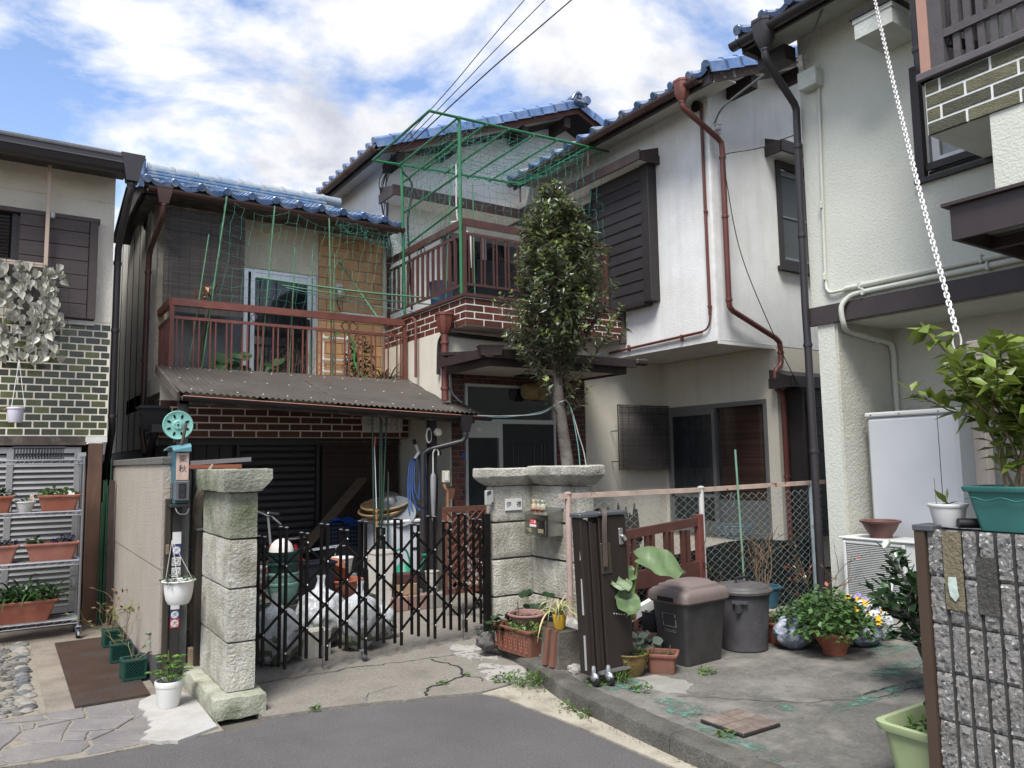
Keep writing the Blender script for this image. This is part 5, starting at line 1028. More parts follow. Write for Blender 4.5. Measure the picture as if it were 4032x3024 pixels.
lattice_box('green lattice box of withered stems nearest the white flower pot',.855,6.36,.15,.145,.06,1,withered(3,3,.28,.5,8,lf_grey))
lattice_box('green lattice box of withered stems, the middle one on the steel plate',.845,6.98,.15,.145,-.05,2,withered(5,6,.36,.7,24,lf_yel))
lattice_box('green lattice box of withered stems farthest along the beige wall',.85,7.62,.14,.14,.03,3,withered(7,7,.34,.6,26,lf_dry))
# white pot with lupin
def lupin():
    mb=MB();st=MB();rs = random.Random(4)
    for i in range(26):
        a = rs.uniform(0,2*PI);h = rs.uniform(.02,.17);r = rs.uniform(.02,.11)*(1.25-h*3);c = Vector((r*math.cos(a),r*math.sin(a),.15+h));st.tube([(0,0,.12),(c.x*.5,c.y*.5,c.z*.8),c],.0018,4)
        k = 8;L = rs.uniform(.035,.055)
        m = leaves([tuple(c)]*k,[(math.cos(2*PI*j/k),math.sin(2*PI*j/k),.15) for j in range(k)],L,L*.30,seed=i);mb.add(m.v,m.f)
    return mb,st
lm_,ls = lupin()
planted('flower_pot','tall white plastic flower pot with bright green lupin leaves by the stone pillar','flower pot',(.955,5.50,.02),pot_mb(.062,.082,.165,.006,.035),white_pl,[('foliage',lm_,leafmat('lupin_leaf',(.12,.23,.04),.5,.25,.5)),('stem',ls,greenstem),('bud',MB().lathe([(.0,.3),(.005,.29),(.003,.34),(0,.36)],6,(-.01,0,0)),lf_yel)],soil=soil_mb(.076,.135))
# ================================================================== letter box post,reel,stickers,hanging pot
bronze = mat('bronze_aluminium',(.075,.058,.045),.45,.3,var=.15,vs=7,stretch=(8,8,.4),fine=.1);dk = mat('dark_alu',(.035,.03,.028),.5,var=.15)
gp = thing('gate_frame','narrow bronze aluminium gate frame standing between beige wall and stone pillar','gate frame',(1.05,6.0,0))
for x0,x1,y0,y1,h,m in ((.985,1.02,5.985,6.03,1.32,bronze),(1.033,1.098,6.0,6.05,1.30,dk),(1.20,1.262,5.99,6.06,1.08,bronze),(1.274,1.294,6.0,6.03,1.10,dk)):
    q=MB();q.box(x0,y0,0,x1,y1,h,.003);put('post',q,m,gp,True)
q=MB();q.box(1.20,5.985,1.082,1.264,6.06,1.096,.003);put('post_cap',q,alu_g,gp,True);q=MB();q.box(.99,5.965,.93,1.013,5.985,1.0,.004);put('latch',q,mat('old_brass',(.25,.2,.13),.5,.6),gp,True)
def sticker(z,bgc,ring,h=.052,ch='犬',faint=False):
    q=MB();q.box(1.036,5.9975,z-h/2,1.095,5.9995,z+h/2);o = put('dog_sticker',q,mat('sticker_'+bgc,{'blue': (.03,.07,.26),'white': (.6,.6,.6),'red': (.55,.06,.07)}[bgc],.5,var=.08),gp,True,0)
    if ch:
        k=MB();k.lathe([(0,-.0012),(.025,-.0012),(.025,0)],24,(1.0655,5.9974,z),'y');put('disc',k,mat('sticker_black',(.03,.03,.035),.5) if ring else white_pl,o)
        k=MB();k.lathe([(0,-.0016),(.022,-.0016),(.022,0)],24,(1.0655,5.9972,z),'y');put('disc_face',k,mat('sticker_white',(.66,.66,.65),.5),o)
        put('character',face_negy(text_mb(ch,.034,.0003),(1.0655,5.9952,z)),mat('ink_black',(.015,.015,.018),.6),o,smooth=0)
sticker(1.04,'white',0,.085,None);sticker(.953,'blue',0,.066);sticker(.875,'white',1,.06);sticker(.80,'white',1,.066);sticker(.565,'white',0,.05,None);sticker(.503,'blue',0,.056);sticker(.443,'red',0,.060)
q=MB();q.box(1.105,6.07,0,1.16,6.12,1.32);single('grey_pole',q,mat('weathered_grey_post',(.24,.235,.22),.95,var=.25,vs=10,bump=.4,bs=50),'weathered grey concrete post behind the letter box','post')
tr_ = thing('slender_tree','pruned pale tree trunk with few yellow leaves behind the letter box','tree',(1.27,6.28,0))
q=MB();q.tube(curve([(1.25,6.3,0),(1.24,6.28,.5),(1.265,6.27,.9),(1.25,6.25,1.2),(1.29,6.25,1.42),(1.36,6.28,1.56)],8),[.045,.044,.043,.042,.04,.04,.043,.041,.038,.037,.036,.037,.038,.04,.042,.042,.042,.041,.04,.04,.038,.036,.034,.033,.034,.036,.038,.038,.036,.032,.03,.028,.026,.024,.022,.02,.018,.016,.014,.012,.01][:41],10);put('trunk',q,mat('pale_bark',(.30,.245,.175),.95,var=.3,vs=14,bump=.8,bs=40,dirt=(.13,.11,.08),ds=9,da=.7),tr_,True)
q = move(straps(6,.10,.018,1,4,.01),(1.24,6.2,1.03));q2 = move(straps(6,.10,.018,1,6,.01),(1.24,6.2,.90));put('crown',merge(q,q2),lf_yel,tr_,True)
mb_ = thing('letter_box','teal blue letter box with wooden name plate on a post by the pillar','letter box',(1.07,6.0,1.28))
teal = mat('teal_plastic',(.045,.145,.185),.4,var=.08)
q=MB();q.box(1.022,5.90,1.285,1.118,6.20,1.66,.006);put('body',q,teal,mb_,True)
q=MB();q.loft([[(1.0,y_,1.655+dz),(1.122,y_,1.655+dz),(1.122,y_,1.67+dz+e),(1.0,y_,1.665+dz)] for y_,dz,e in ((5.86,.0,.018),(5.875,.015,.02),(5.92,.03,.016),(6.0,.032,.01),(6.24,.012,.004))]);put('lid',q,mat('teal_lid',(.10,.235,.27),.4),mb_,True)
q=MB();q.box(1.019,5.96,1.31,1.0215,6.05,1.43);put('slot_window',q,mat('slot_glass',(.03,.03,.035),.08),mb_,True,0);q=MB();q.box(1.019,6.05,1.53,1.0215,6.15,1.58);put('paper_label',q,white_pl,mb_,True,0)
q=MB();q.box(1.03,5.884,1.452,1.113,5.899,1.645,.002);npl = put('name_plate',q,mat('wood_plate',(.46,.33,.27),.6,var=.2,vs=3,stretch=(30,30,1),fine=.1),mb_,True)
for ch,z in (('栗',1.60),('秋',1.53)): put('character',face_negy(text_mb(ch,.056,.0004),(1.0715,5.8835,z)),MATS['ink_black'],npl,smooth=0)
q=MB();q.box(1.02,5.866,1.308,1.12,5.899,1.448,.006);ic = put('intercom',q,mat('intercom_grey',(.17,.17,.185),.45,.3),mb_,True);q=MB();q.box(1.045,5.8645,1.325,1.096,5.8658,1.43);put('intercom_lens',q,glass_d,ic,smooth=0)
for r_,z_ in ((.017,1.40),(.012,1.345)): q=MB();q.lathe([(0,-.003),(r_,-.003),(r_,0)],18,(1.07,5.8642,z_),'y');put('button',q,mat('lens_grey',(.05,.05,.055),.3),ic)
q=MB();q.box(1.0,5.88,1.262,1.13,6.2,1.284,.003);put('bracket',q,dk,mb_,True);q=MB();q.tube(curve([(1.03,5.89,1.26),(1.05,5.87,1.22),(1.10,5.87,1.215),(1.12,5.88,1.25)],5),.004,6);put('wire',q,alu_g,mb_,True)
# reel
rl = thing('hose_reel_disc','pale green plastic cord reel disc hung on a stick above the letter box','reel',(1.04,5.93,1.845));mint = mat('mint_plastic',(.20,.43,.37),.45,var=.06)
q=MB();n = 48;ro,ri = .10,.036
for yv in (-.006,.006): pass
ringpts = []
holes = [(2*PI*k/8+.39) for k in range(8)]
q.lathe([(.0,-.012),(.012,-.012),(.03,-.012),(.036,-.006),(.060,-.004),(.085,-.006),(.1,-.012),(.104,-.004),(.1,.006),(.0,.006)],40,(0,0,0),'y');put('disc',q,mint,rl)
q = MB()
for t in holes:
    for k in range(5): r = .056+.005*k;q.lathe([(0,-.009),(.0075-.0012*abs(k-2),-.009),(.0075-.0012*abs(k-2),-.003)],8,(r*math.cos(t),0,r*math.sin(t)),'y')
for k in range(4): a = PI/2*k;q.lathe([(0,-.0135),(.0035,-.0135),(.0035,-.01)],8,(.022*math.cos(a),0,.022*math.sin(a)),'y')
q.lathe([(0,-.0135),(.008,-.0135),(.008,-.01)],10,(0,0,0),'y');put('hole',q,black_m,rl);q=MB();q.box(-.02,.006,-.12,.02,.05,.05);put('holder',q,dk,rl)
q=MB();q.tube(curve([(1.085,5.88,1.86),(1.075,5.885,1.78),(1.06,5.9,1.69)],5),.011,8);single('stick',q,barkm,'short cut branch standing in front of the pale green reel','stick')
# hanging bowl pot at the gate frame
hb = thing('hanging_pot','white hanging bowl pot with trailing green plant in front of the dog stickers','hanging pot',(1.045,5.77,.615))
put('pot',pot_mb(.068,.098,.16,.012,.012,waist=[(.082,.03),(.092,.08)]),white_pl,hb);put('soil',soil_mb(.09,.135),potsoil,hb);put('foliage',move(bushy(170,.12,.07,.022,12,.8),(0,0,.13)),lf_grey,hb)
q = MB()
for a in (.3,2.4,4.5): q.tube([(.1*math.cos(a),.1*math.sin(a),.15),(-.03,.12,.42)],.0022,5)
put('hanger_cord',q,mat('grey_cord',(.4,.38,.36),.6),hb)
q=MB();q.box(1.17,6.02,0,1.235,6.08,.25,.004);single('timber_block',q,mat('cut_timber',(.28,.20,.135),.9,var=.2,vs=8),'upright tan timber block at the foot of the gate frame','timber')
planted('teal_planter','blue teal planter box half hidden behind the gate frame','planter',(1.22,6.4,0),rect_pot_mb(.3,.25,.33),mat('petrol_plastic',(.02,.09,.12),.4),[('foliage',move(bushy(60,.1,.2,.05,13),(0,0,.28)),lf_yel)])
tb = thing('gutter_trough','short orange brown gutter trough lying behind the pillar cap','gutter piece',(1.35,6.5,1.5));q=MB();q.box(1.15,6.44,1.53,1.62,6.58,1.56);put('trough',q,mat('orange_brown',(.28,.09,.04),.5),tb,True);q=MB();q.bar((1.25,6.55,1.575),(1.72,6.55,1.60),.02,.035);put('comb',q,alu_g,tb,True);q=MB();q.box(1.2,6.45,0,1.24,6.57,1.528);put('support',q,dk,tb,True)
# ================================================================== stone gate pillars
oya = mat('tuff_stone',(.44,.42,.36),.95,var=.3,vs=4,bump=1.6,bs=46,fine=.3,fs=60,dirt=(.20,.185,.135),ds=3.2,da=.8,wear=(.09,.08,.06),ws=30,wa=.335,rand=.06,streak=(.24,.21,.15),sa=.6)
oya_m = mat('tuff_stone_mossy',(.30,.295,.235),.95,var=.3,vs=4,bump=1.5,bs=42,fine=.2,fs=55,dirt=(.09,.115,.05),ds=2.2,da=.9,wear=(.10,.085,.06),ws=38,wa=.3,streak=(.12,.115,.09),sa=.6)
moss = mat('mossy_block',(.32,.32,.25),.95,var=.3,vs=5,bump=1.0,bs=45,fine=.25,dirt=(.09,.115,.04),ds=3.5,da=.9)
def rough(b,x0,y0,z0,x1,y1,z1,step=.035,amp=.006,seed=0,rc=.012):
    """stone block: subdivided box, rounded arrises, noisy faces"""
    def face(o,u,v,nu,nv):
        def fn(s,t):
            p = Vector(o)+Vector(u)*s+Vector(v)*t
            lo,hi = Vector((x0,y0,z0)),Vector((x1,y1,z1));c = Vector([min(max(p[i],lo[i]+rc),hi[i]-rc) for i in range(3)]);d = p-c
            if d.length > 1e-9: p = c+d.normalized()*min(d.length,rc) if sum(1 for i in range(3) if abs(d[i]) > 1e-6) > 1 else p
            return p+mnoise.noise_vector(p*9+Vector((seed,seed*2,0)))*amp+mnoise.noise_vector(p*28+Vector((seed,0,5)))*amp*.6
        b.grid(fn,nu,nv)
    X_,Y_,Z_ = x1-x0,y1-y0,z1-z0;n = lambda l: max(2,int(l/step))
    face((x0,y0,z0),(X_,0,0),(0,0,Z_),n(X_),n(Z_));face((x1,y0,z0),(0,Y_,0),(0,0,Z_),n(Y_),n(Z_));face((x1,y1,z0),(-X_,0,0),(0,0,Z_),n(X_),n(Z_));face((x0,y1,z0),(0,-Y_,0),(0,0,Z_),n(Y_),n(Z_))
    face((x0,y0,z1),(X_,0,0),(0,Y_,0),n(X_),n(Y_));face((x0,y1,z0),(X_,0,0),(0,-Y_,0),n(X_),n(Y_));return b
pL = thing('gate_pillar','mossy stone gate pillar with moulded cap on the side of the letter box','gate pillar',(1.31,5.5,0))
b=MB();rough(b,1.13,5.04,0,1.45,6.12,.13,.04,.01,1,.02);put('base_block',b,moss,pL,True,60)
for i,(z0,z1) in enumerate(((.135,.43),(.438,.765),(.773,1.075),(1.083,1.375))):
    b=MB();rough(b,1.225,5.15,z0,1.405,5.93,z1,.03,.0022,i+3,.009);put('stone_block',b,oya_m if i == 3 else oya,pL,True,60)
def cap(rings_):
    b=MB();b.loft([[(x0,y0,z),(x1,y0,z),(x1,y1,z),(x0,y1,z)] for x0,y0,x1,y1,z in rings_]);return b
def capdense(rgs,seed,amp=.006,step=.04):
    b=MB();full = []
    for (x0,y0,x1,y1,z) in rgs:
        o = []
        for (a,c) in (((x0,y0),(x1,y0)),((x1,y0),(x1,y1)),((x1,y1),(x0,y1)),((x0,y1),(x0,y0))):
            n = max(3,int(max(abs(rgs[0][2]-rgs[0][0]) if a[1] == c[1] else abs(rgs[0][3]-rgs[0][1]),.1)/step))
            for k in range(n): t = k/n;p = Vector((a[0]+(c[0]-a[0])*t,a[1]+(c[1]-a[1])*t,z));o.append(p+mnoise.noise_vector(p*10+Vector((seed,0,0)))*amp+mnoise.noise_vector(p*32)*amp*.5)
        full.append(o)
    b.loft(full);return b
put('cap_stone',capdense([(1.225,5.15,1.405,5.93,1.378),(1.185,5.11,1.415,6.0,1.382),(1.18,5.105,1.43,6.03,1.40),(1.175,5.09,1.475,6.05,1.455),(1.174,5.09,1.48,6.05,1.462),(1.174,5.09,1.48,6.05,1.522),(1.177,5.093,1.477,6.047,1.526)],3,.0045),oya_m,pL,True,32)
pR = thing('gate_pillar','angled stone gate pillar with letter box and name plate before the entrance tree','gate pillar',(4.1,5.8,0))
ZB = ((.0,.325),(.333,.66),(.668,.99),(.998,1.325))
for i,(z0,z1) in enumerate(ZB):
    b=MB();rough(b,3.735,6.0,z0,4.32,6.125,z1,.03,.003,i+11,.022);put('stone_block',b,oya,pR,True,60)
    b=MB();rough(b,4.155,5.27,z0+.004,4.32,5.995,z1-.002,.03,.003,i+21,.012);put('stone_block',b,oya,pR,True,60)
put('cap_stone',capdense([(3.735,5.99,4.32,6.13,1.328),(3.71,5.965,4.33,6.15,1.345),(3.69,5.95,4.34,6.17,1.36),(3.655,5.92,4.36,6.2,1.40),(3.65,5.91,4.36,6.21,1.415),(3.65,5.91,4.36,6.21,1.478),(3.66,5.92,4.36,6.20,1.486)],5,.005),oya,pR,True,32)
put('cap_stone',capdense([(4.15,5.26,4.32,5.91,1.329),(4.125,5.24,4.33,5.907,1.345),(4.11,5.22,4.34,5.906,1.36),(4.065,5.18,4.36,5.905,1.41),(4.055,5.17,4.365,5.904,1.425),(4.055,5.17,4.365,5.903,1.494),(4.065,5.18,4.36,5.902,1.502)],6,.010),oya,pR,True,32)
q=MB();q.box(3.865,5.985,1.098,4.05,5.998,1.205,.002);nn = single('name_plate',q,mat('white_tile',(.62,.61,.58),.3,var=.05),'small white name plate with two black characters on the angled stone pillar','name plate');put('character',face_negy(text_mb('伊　禮',.055,.0004),(3.957,5.984,1.15)),MATS['ink_black'],nn,smooth=0)
sn = thing('door_speaker','grey plastic door speaker box fixed on the corner of angled stone pillar','door speaker',(3.69,6.02,1.16));q=MB();q.box(3.645,5.97,1.155,3.735,6.0,1.29,.008);put('case',q,mat('grey_plastic',(.33,.33,.32),.5,var=.06),sn,True);q = MB()
for i in range(6): q.bar((3.66,5.9685,1.245+.006*i),(3.70,5.9685,1.262+.006*i),.002,.0025)
q.lathe([(0,-.003),(.01,-.003),(.01,0)],14,(3.715,5.969,1.175),'y');put('grille',q,dk,sn,True)['kind'] = 'stuff'
lb = thing('letter_box','stainless steel letter box with red sticker fixed to the angled stone pillar','letter box',(4.07,5.68,.89));ss = mat('stainless',(.42,.42,.40),.28,1.0,var=.12,vs=5,fine=.06,dirt=(.30,.29,.27),ds=5,da=.5)
q=MB();q.hexa([(3.99,5.50,.89),(4.155,5.50,.89),(4.155,5.86,.89),(3.99,5.86,.89),(3.99,5.50,1.075),(4.155,5.50,1.12),(4.155,5.86,1.12),(3.99,5.86,1.075)]);put('body',q,ss,lb,True,0)
q=MB();q.hexa([(3.96,5.485,1.068),(4.155,5.485,1.122),(4.155,5.875,1.122),(3.96,5.875,1.068),(3.96,5.485,1.075),(4.155,5.485,1.13),(4.155,5.875,1.13),(3.96,5.875,1.075)]);put('lid',q,ss,lb,True,0)
q=MB();q.box(3.982,5.53,.905,3.989,5.84,1.02,.003);dr_ = put('flap',q,mat('stainless_door',(.36,.36,.35),.22,1.0,var=.12,vs=6),lb,True);q=MB();q.box(3.979,5.56,.915,3.9815,5.64,.95);q.box(3.979,5.74,.915,3.9815,5.82,.95);put('window',q,mat('name_window',(.28,.24,.14),.3),dr_,smooth=0)
q=MB();q.box(3.9795,5.665,.965,3.9815,5.765,1.03);stk = put('sticker',q,mat('sticker_red2',(.55,.05,.05),.4),dr_,smooth=0);q=MB();q.box(3.978,5.665,.965,3.9794,5.765,.985);q.lathe([(0,-.002),(.012,-.002),(.012,0)],12,(3.9794,5.685,1.008),'x');put('sticker_print',q,white_pl,stk,smooth=0)
for j,z_ in enumerate((1.02,1.003)): put('sticker_text',face_negx(text_mb('▪▪▪▪',.02,.0002),(3.979,5.73,z_)),white_pl,stk,smooth=0)
q=MB();q.tube(curve([(3.98,5.80,.91),(3.95,5.78,.895),(3.945,5.70,.885),(3.96,5.66,.89)],6),.004,6);q.box(3.955,5.79,.905,3.98,5.82,.94);put('latch',q,ss,lb,True)
for i,(yy,c) in enumerate(((5.82,(.42,.32,.2)),(5.75,(.35,.33,.26)),(5.68,(.33,.34,.25)))):
    t = thing('figurine',['small brown and cream ceramic figurine, first of three on the letter box','slim dark figurine in the middle of three on the letter box','rounded greenish ceramic figurine nearest the mailbox edge, third of three'][i],'figurine',(4.07,yy,1.105),R(200))
    m_ = mat('figurine_%d' % i,c,.4,var=.5,vs=60,coat=.3);q=MB();k = .8 if i == 1 else 1.0;q.lathe([(.026*k,0),(.03*k,.012),(.028*k,.04),(.02*k,.055),(.018*k,.06)],12);put('body',q,m_,t)
    q=MB();q.ball((0,0,.073),.021*k,12,8);q.ball((.012*k,.014,.088),.007,6,5);q.ball((.012*k,-.014,.088),.007,6,5);put('head',q,m_,t);q=MB();q.ball((.024,.012,.006),.011,8,5);q.ball((.024,-.012,.006),.011,8,5);put('foot',q,mat('figurine_foot',(.25,.08,.04),.4),t)
    q=MB();q.ball((.018*k,.007,.077),.0035,6,4);q.ball((.018*k,-.007,.077),.0035,6,4);put('eye',q,black_m,t)
# ================================================================== expanding gate
gblk = mat('black_gate',(.010,.008,.008),.42,var=.15,fine=.08,spec=.3);gate = thing('folding_gate','black expanding scissor gate stretched between the two stone pillars','gate',(2.5,5.85,0))
GA,GB = Vector((1.42,5.68,0)),Vector((3.66,6.02,0));gd_ = (GB-GA).normalized();gn = Vector((gd_.y,-gd_.x,0));GN = 13;gap_ = (GB-GA).length/(GN+.55)
ga_ = math.atan2(gd_.y,gd_.x);meshes = {}
for tall in (0,1):
    q=MB();z0,z1 = (.13,1.035) if not tall else (.085,1.09);q.box(-.0095,-.0095,z0,.0095,.0095,z1);meshes[tall] = q.mesh('post',gblk,0);k=MB();k.box(-.010,-.010,z1,.010,.010,z1+.007);meshes['c%d' % tall] = k.mesh('post_cap',alu,0)
def gp_(i,off): return GA+gd_*(gap_*(i+1.0))+gn*off
for i in range(GN):
    t = i % 2
    for off in (.045,-.05):
        p = gp_(i,off);o = piece('post',meshes[t],gate,p,(0,0,ga_));piece('post_cap',meshes['c%d' % t],o,(0,0,0),world=False)
    q=MB();z = (1.03,1.085)[t];a,c = gp_(i,.045),gp_(i,-.05);q.bar(a+Vector((0,0,z)),c+Vector((0,0,z)),.016,.012);put('bridge',q,gblk,gate,True,0)
    for z in ((.97,.66,.35),(.815,.505,.195))[t]:
        q=MB();p = gp_(i,.056);q.ball((p.x,p.y,z),.007,8,5);put('rivet',q,alu,gate,True)
am = {}
def arm(p,q_,off):
    a = p+gn*off;c = q_+gn*off;L = (c-a).length;key = round(L,3)
    if key not in am: b=MB();b.box(-.008,-.006,0,.008,.006,key);b.box(-.003,-.0075,.01,.003,-.0055,key-.01);am[key] = b.mesh('arm',gblk,0)
    d = (c-a).normalized();y_ = -gn;x_ = y_.cross(d).normalized();piece('arm',am[key],gate,a,Matrix((x_,d.cross(x_),d)).transposed().to_euler())
for i in range(-1,GN):
    p,q_ = gp_(i,0),gp_(i+1,0);V = lambda a,z: Vector((a.x,a.y,z))
    if i == -1: p = GA.copy()
    if i == GN-1: q_ = GB.copy()
    if (i % 2 == 0):
        for z in (.97,.66,.35): arm(V(p,z),V(q_,z-.155),-.036)
        for z in (.66,.35): arm(V(p,z),V(q_,z+.155),.031)
    else:
        for z in (.815,.505,.195): arm(V(p,z),V(q_,z+.155),.031)
        for z in (.815,.505): arm(V(p,z),V(q_,z-.155),-.036)
q=MB();p = GB;q.box(p.x-.012,p.y-.03,.05,p.x+.045,p.y+.03,1.08,.004);put('end_frame',q,gblk,gate,True)
for i,off in ((5,.0),(12,.0)):
    p = gp_(i,off);q=MB();q.lathe([(0,-.012),(.03,-.012),(.033,0),(.03,.012),(0,.012)],18,(p.x+.01,p.y-.015,.048),'x');c = put('caster',q,mat('grey_wheel',(.10,.10,.10),.6),gate,True);q=MB();q.box(p.x-.008,p.y-.04,.045,p.x-.004,p.y+.01,.10);q.box(p.x+.024,p.y-.04,.045,p.x+.028,p.y+.01,.10);q.box(p.x-.02,p.y-.035,.092,p.x+.035,p.y+.03,.1,.003);put('fork',q,alu_g,c)
for i in (3,11):
    p = gp_(i,.045);q=MB();q.tube([(p.x-.03,p.y,.03),(p.x-.03,p.y,.33)],.005,8);q.box(p.x-.04,p.y-.01,.12,p.x-.02,p.y+.012,.20,.003);put('drop_bolt',q,mat('bolt_grey',(.22,.22,.21),.4,.8),gate,True)
# ================================================================== under the lean-to
def stack_pots(label,cat,x,y_,z0,n,step,pots,group):
    for i in range(n):
        r0,r1,h,m = pots[i % len(pots)] if i < n-1 else pots[-1]
        planted('flower_pot',label[0] if i == n-1 else '%s flower pot, %s of the stack from the top' % (label[1],('','second','third','fourth','fifth','sixth','seventh','eighth','ninth')[n-1-i]),cat,(x+rnd.uniform(-.004,.004),y_,z0+i*step),pot_mb(r0,r1,h,.008,.025,24),m,[],rnd.uniform(0,6),group)
offw = mat('offwhite_pot',(.40,.37,.32),.7,var=.15,vs=9,dirt=(.25,.2,.15),ds=6,da=.6)
stack_pots(('cream brown flower pot on top of the tall stack behind the pillar','cream brown'),'flower pot',1.83,6.85,.014,9,.062,[(.10,.115,.17,offw),(.10,.115,.17,offw),(.10,.115,.17,terra_old),(.10,.115,.17,offw)],'stacked flower pots behind the gate')
q=MB();q.box(1.70,6.72,.014,2.34,7.0,.34);crate = single('crate',q,mat('old_crate',(.06,.05,.045),.9),'dark low crate carrying the green flower pots behind the gate','crate')
gdk = mat('dark_green_pot',(.016,.06,.05),.5,var=.12);gsea = mat('sea_green_pot',(.15,.28,.235),.55,var=.12,vs=6,dirt=(.3,.36,.3),ds=7,da=.5)
stack_pots(('dark green flower pot on top of the green stack behind the gate','sea green'),'flower pot',2.09,6.84,.345,4,.085,[(.10,.135,.19,gsea),(.10,.135,.19,gsea),(.10,.135,.19,gdk),(.10,.14,.20,gdk)],'stacked flower pots behind the gate')
q=MB();q.lathe([(.105,0),(.10,.03),(.085,.065),(.055,.095),(.02,.11),(0,.112)],24,(0,0,0));single('lamp_globe',q,mat('milk_white',(.72,.69,.62),.4),'white dome lying on top of the dark green pot stack','dome',loc=(2.06,6.8,.80),rz=.3)
planted('bowl_pot','dark green bowl pot low behind the first garbage bag','flower pot',(1.78,6.42,.30),pot_mb(.1,.14,.11,.01,.015),gdk,[('foliage',move(bushy(26,.1,.06,.05,21),(0,0,.07)),leafmat('dark_purple',(.03,.015,.02),.5))],soil=soil_mb(.12,.085))
q=MB();q.box(1.60,6.32,.014,1.95,6.55,.297);single('stone_stand',q,mat('stand_stone',(.2,.18,.16),.9,var=.2),'grey block under the green bowl pot','block')
q = move(bushy(60,.07,.12,.04,22),(1.64,6.25,.3));single('small_fern',q,lf_light,'small light green plant squeezed between pillar and garbage bags','plant')
# garbage bags
bagm = mat('translucent_bag',(.62,.63,.65),.22,var=.25,vs=7,alpha=.62,spec=.7,bump=.9,bs=16,dirt=(.3,.31,.3),ds=4,da=.7)
inm = mat('bag_contents',(.12,.15,.08),.9,var=.6,vs=14,dirt=(.32,.3,.26),ds=9,da=.8,fine=.3)
def bag(label,x,y_,r,h,seed,sq=(1,1),knot=True,m=bagm,inner=True,z=.016):
    t = thing('garbage_bag',label,'garbage bag',(x,y_,z),0,'filled plastic bags');b=MB();nu,nv = 64,40;o = len(b.v)
    for i in range(nv+1):
        v = i/nv
        for j in range(nu):
            a = 2*PI*j/nu;d = Vector((math.cos(a),math.sin(a),0))
            prof = (math.sin(PI*min(1,v*1.0+.02))**.42)*(1-.28*v) if v < .88 else (.32-.16*(v-.88)/.12)*1.0
            fold = .05*abs(math.sin(a*5+seed+3*v))+.035*abs(math.sin(a*11+v*9+seed*2));nz_ = .16*mnoise.noise(Vector((d.x*1.7+seed,d.y*1.7,v*3)))+.10*mnoise.noise(Vector((d.x*5,d.y*5+seed,v*7)))+.05*abs(mnoise.noise(Vector((d.x*11,d.y*11+seed,v*13))))
            rr = r*(prof*(1+nz_)-fold*(.3+v));zz_ = h*(v**.85) if v < .88 else h*(.9+.25*(v-.88)/.12)
            if v > .8: rr = max(rr*(1-(v-.8)*3.4),r*.07)+.3*r*max(0,v-.92)*8*(.6+.4*math.sin(a*3+seed))*.5
            b.v.append((rr*sq[0]*d.x,rr*sq[1]*d.y,max(0,zz_+.02*mnoise.noise(Vector((d.x*3,d.y*3,v*4+seed)))*(v > .05))))
    for i in range(nv):
        for j in range(nu): b.f.append((i*nu+j,i*nu+(j+1) % nu,(i+1)*nu+(j+1) % nu,(i+1)*nu+j))
    b.f.append(tuple(range(nu))[::-1]);put('bag',b,m,t,smooth=180)
    if inner:
        k=MB();k.ball((0,0,h*.40),r*.80,24,16,(sq[0],sq[1],h*.36/(r*.8)),.45,seed,3.5);put('contents',k,inm,t,smooth=180)
    return t
bag('see-through garbage bag of garden waste tucked against the stone pillar',1.83,6.18,.26,.46,1,(.95,.85))
bag('white see-through garbage bag standing behind the grooved concrete block',2.33,6.56,.27,.50,2,(1.0,.9))
bag('crumpled silvery garbage bag leaning beside the gate caster',2.55,6.22,.22,.48,3,(1.0,.85))
bag('small crumpled plastic bag between big garbage bag and brick blocks',2.86,6.45,.13,.30,4,(1,.9))
q=MB();pf = []
for i in range(60):
    a = 2*PI*i/60;c,s_ = math.cos(a),math.sin(a);k = 1/max(abs(c),abs(s_));pf.append((.125*c*k*(.96 if i % 4 == 0 else 1),.085*s_*k*(.95 if i % 4 == 0 else 1)))
q.loft([[(x,y_,z) for x,y_ in pf] for z in (0,.20)]);cb_ = single('concrete_block',q,mat('pale_block',(.44,.41,.35),.95,var=.12,vs=8,bump=.5,bs=60),'pale grooved concrete block on the driveway behind the gate','concrete block',loc=(2.15,6.24,.015),rz=.12,smooth=0)
# bicycle (folding,leaning along the shutter)
bk_ = thing('bicycle','small red framed bicycle parked behind the gate before the shutter','bicycle',(2.75,8.3,0));redp = mat('red_bike_paint',(.35,.02,.025),.3,coat=.5)
def wheel(x):
    r = .255;q=MB();q.tube([(x+r*math.cos(a),8.3,.27+r*math.sin(a)) for a in [2*PI*i/40 for i in range(40)]],.02,8,closed=True);w_ = put('wheel',q,mat('tyre',(.02,.02,.02),.8),bk_,True)
    q=MB();q.tube([(x+.232*math.cos(a),8.3,.27+.232*math.sin(a)) for a in [2*PI*i/40 for i in range(40)]],.008,6,closed=True);put('rim',q,alu,w_);q = MB()
    for i in range(20): a = 2*PI*i/20;q.tube([(x+.015*math.cos(a+1),8.3,.27+.015*math.sin(a+1)),(x+.232*math.cos(a),8.3,.27+.232*math.sin(a))],.0013,4)
    q.lathe([(.018,-.03),(.018,.03)],10,(x,8.3,.27),'y');put('spokes',q,alu,w_)['kind'] = 'stuff'
wheel(2.32);wheel(3.06)
q=MB();q.tube([(2.40,8.3,.72),(2.45,8.3,.55),(2.72,8.3,.34),(2.76,8.3,.34)],.02,8);q.tube([(2.74,8.3,.32),(2.66,8.3,.70)],.017,8);q.tube([(2.74,8.3,.32),(3.06,8.28,.27)],.01,6);q.tube([(2.69,8.3,.58),(3.06,8.28,.27)],.009,6);q.tube([(2.40,8.3,.60),(2.32,8.28,.27)],.013,8);put('frame',q,redp,bk_,True)
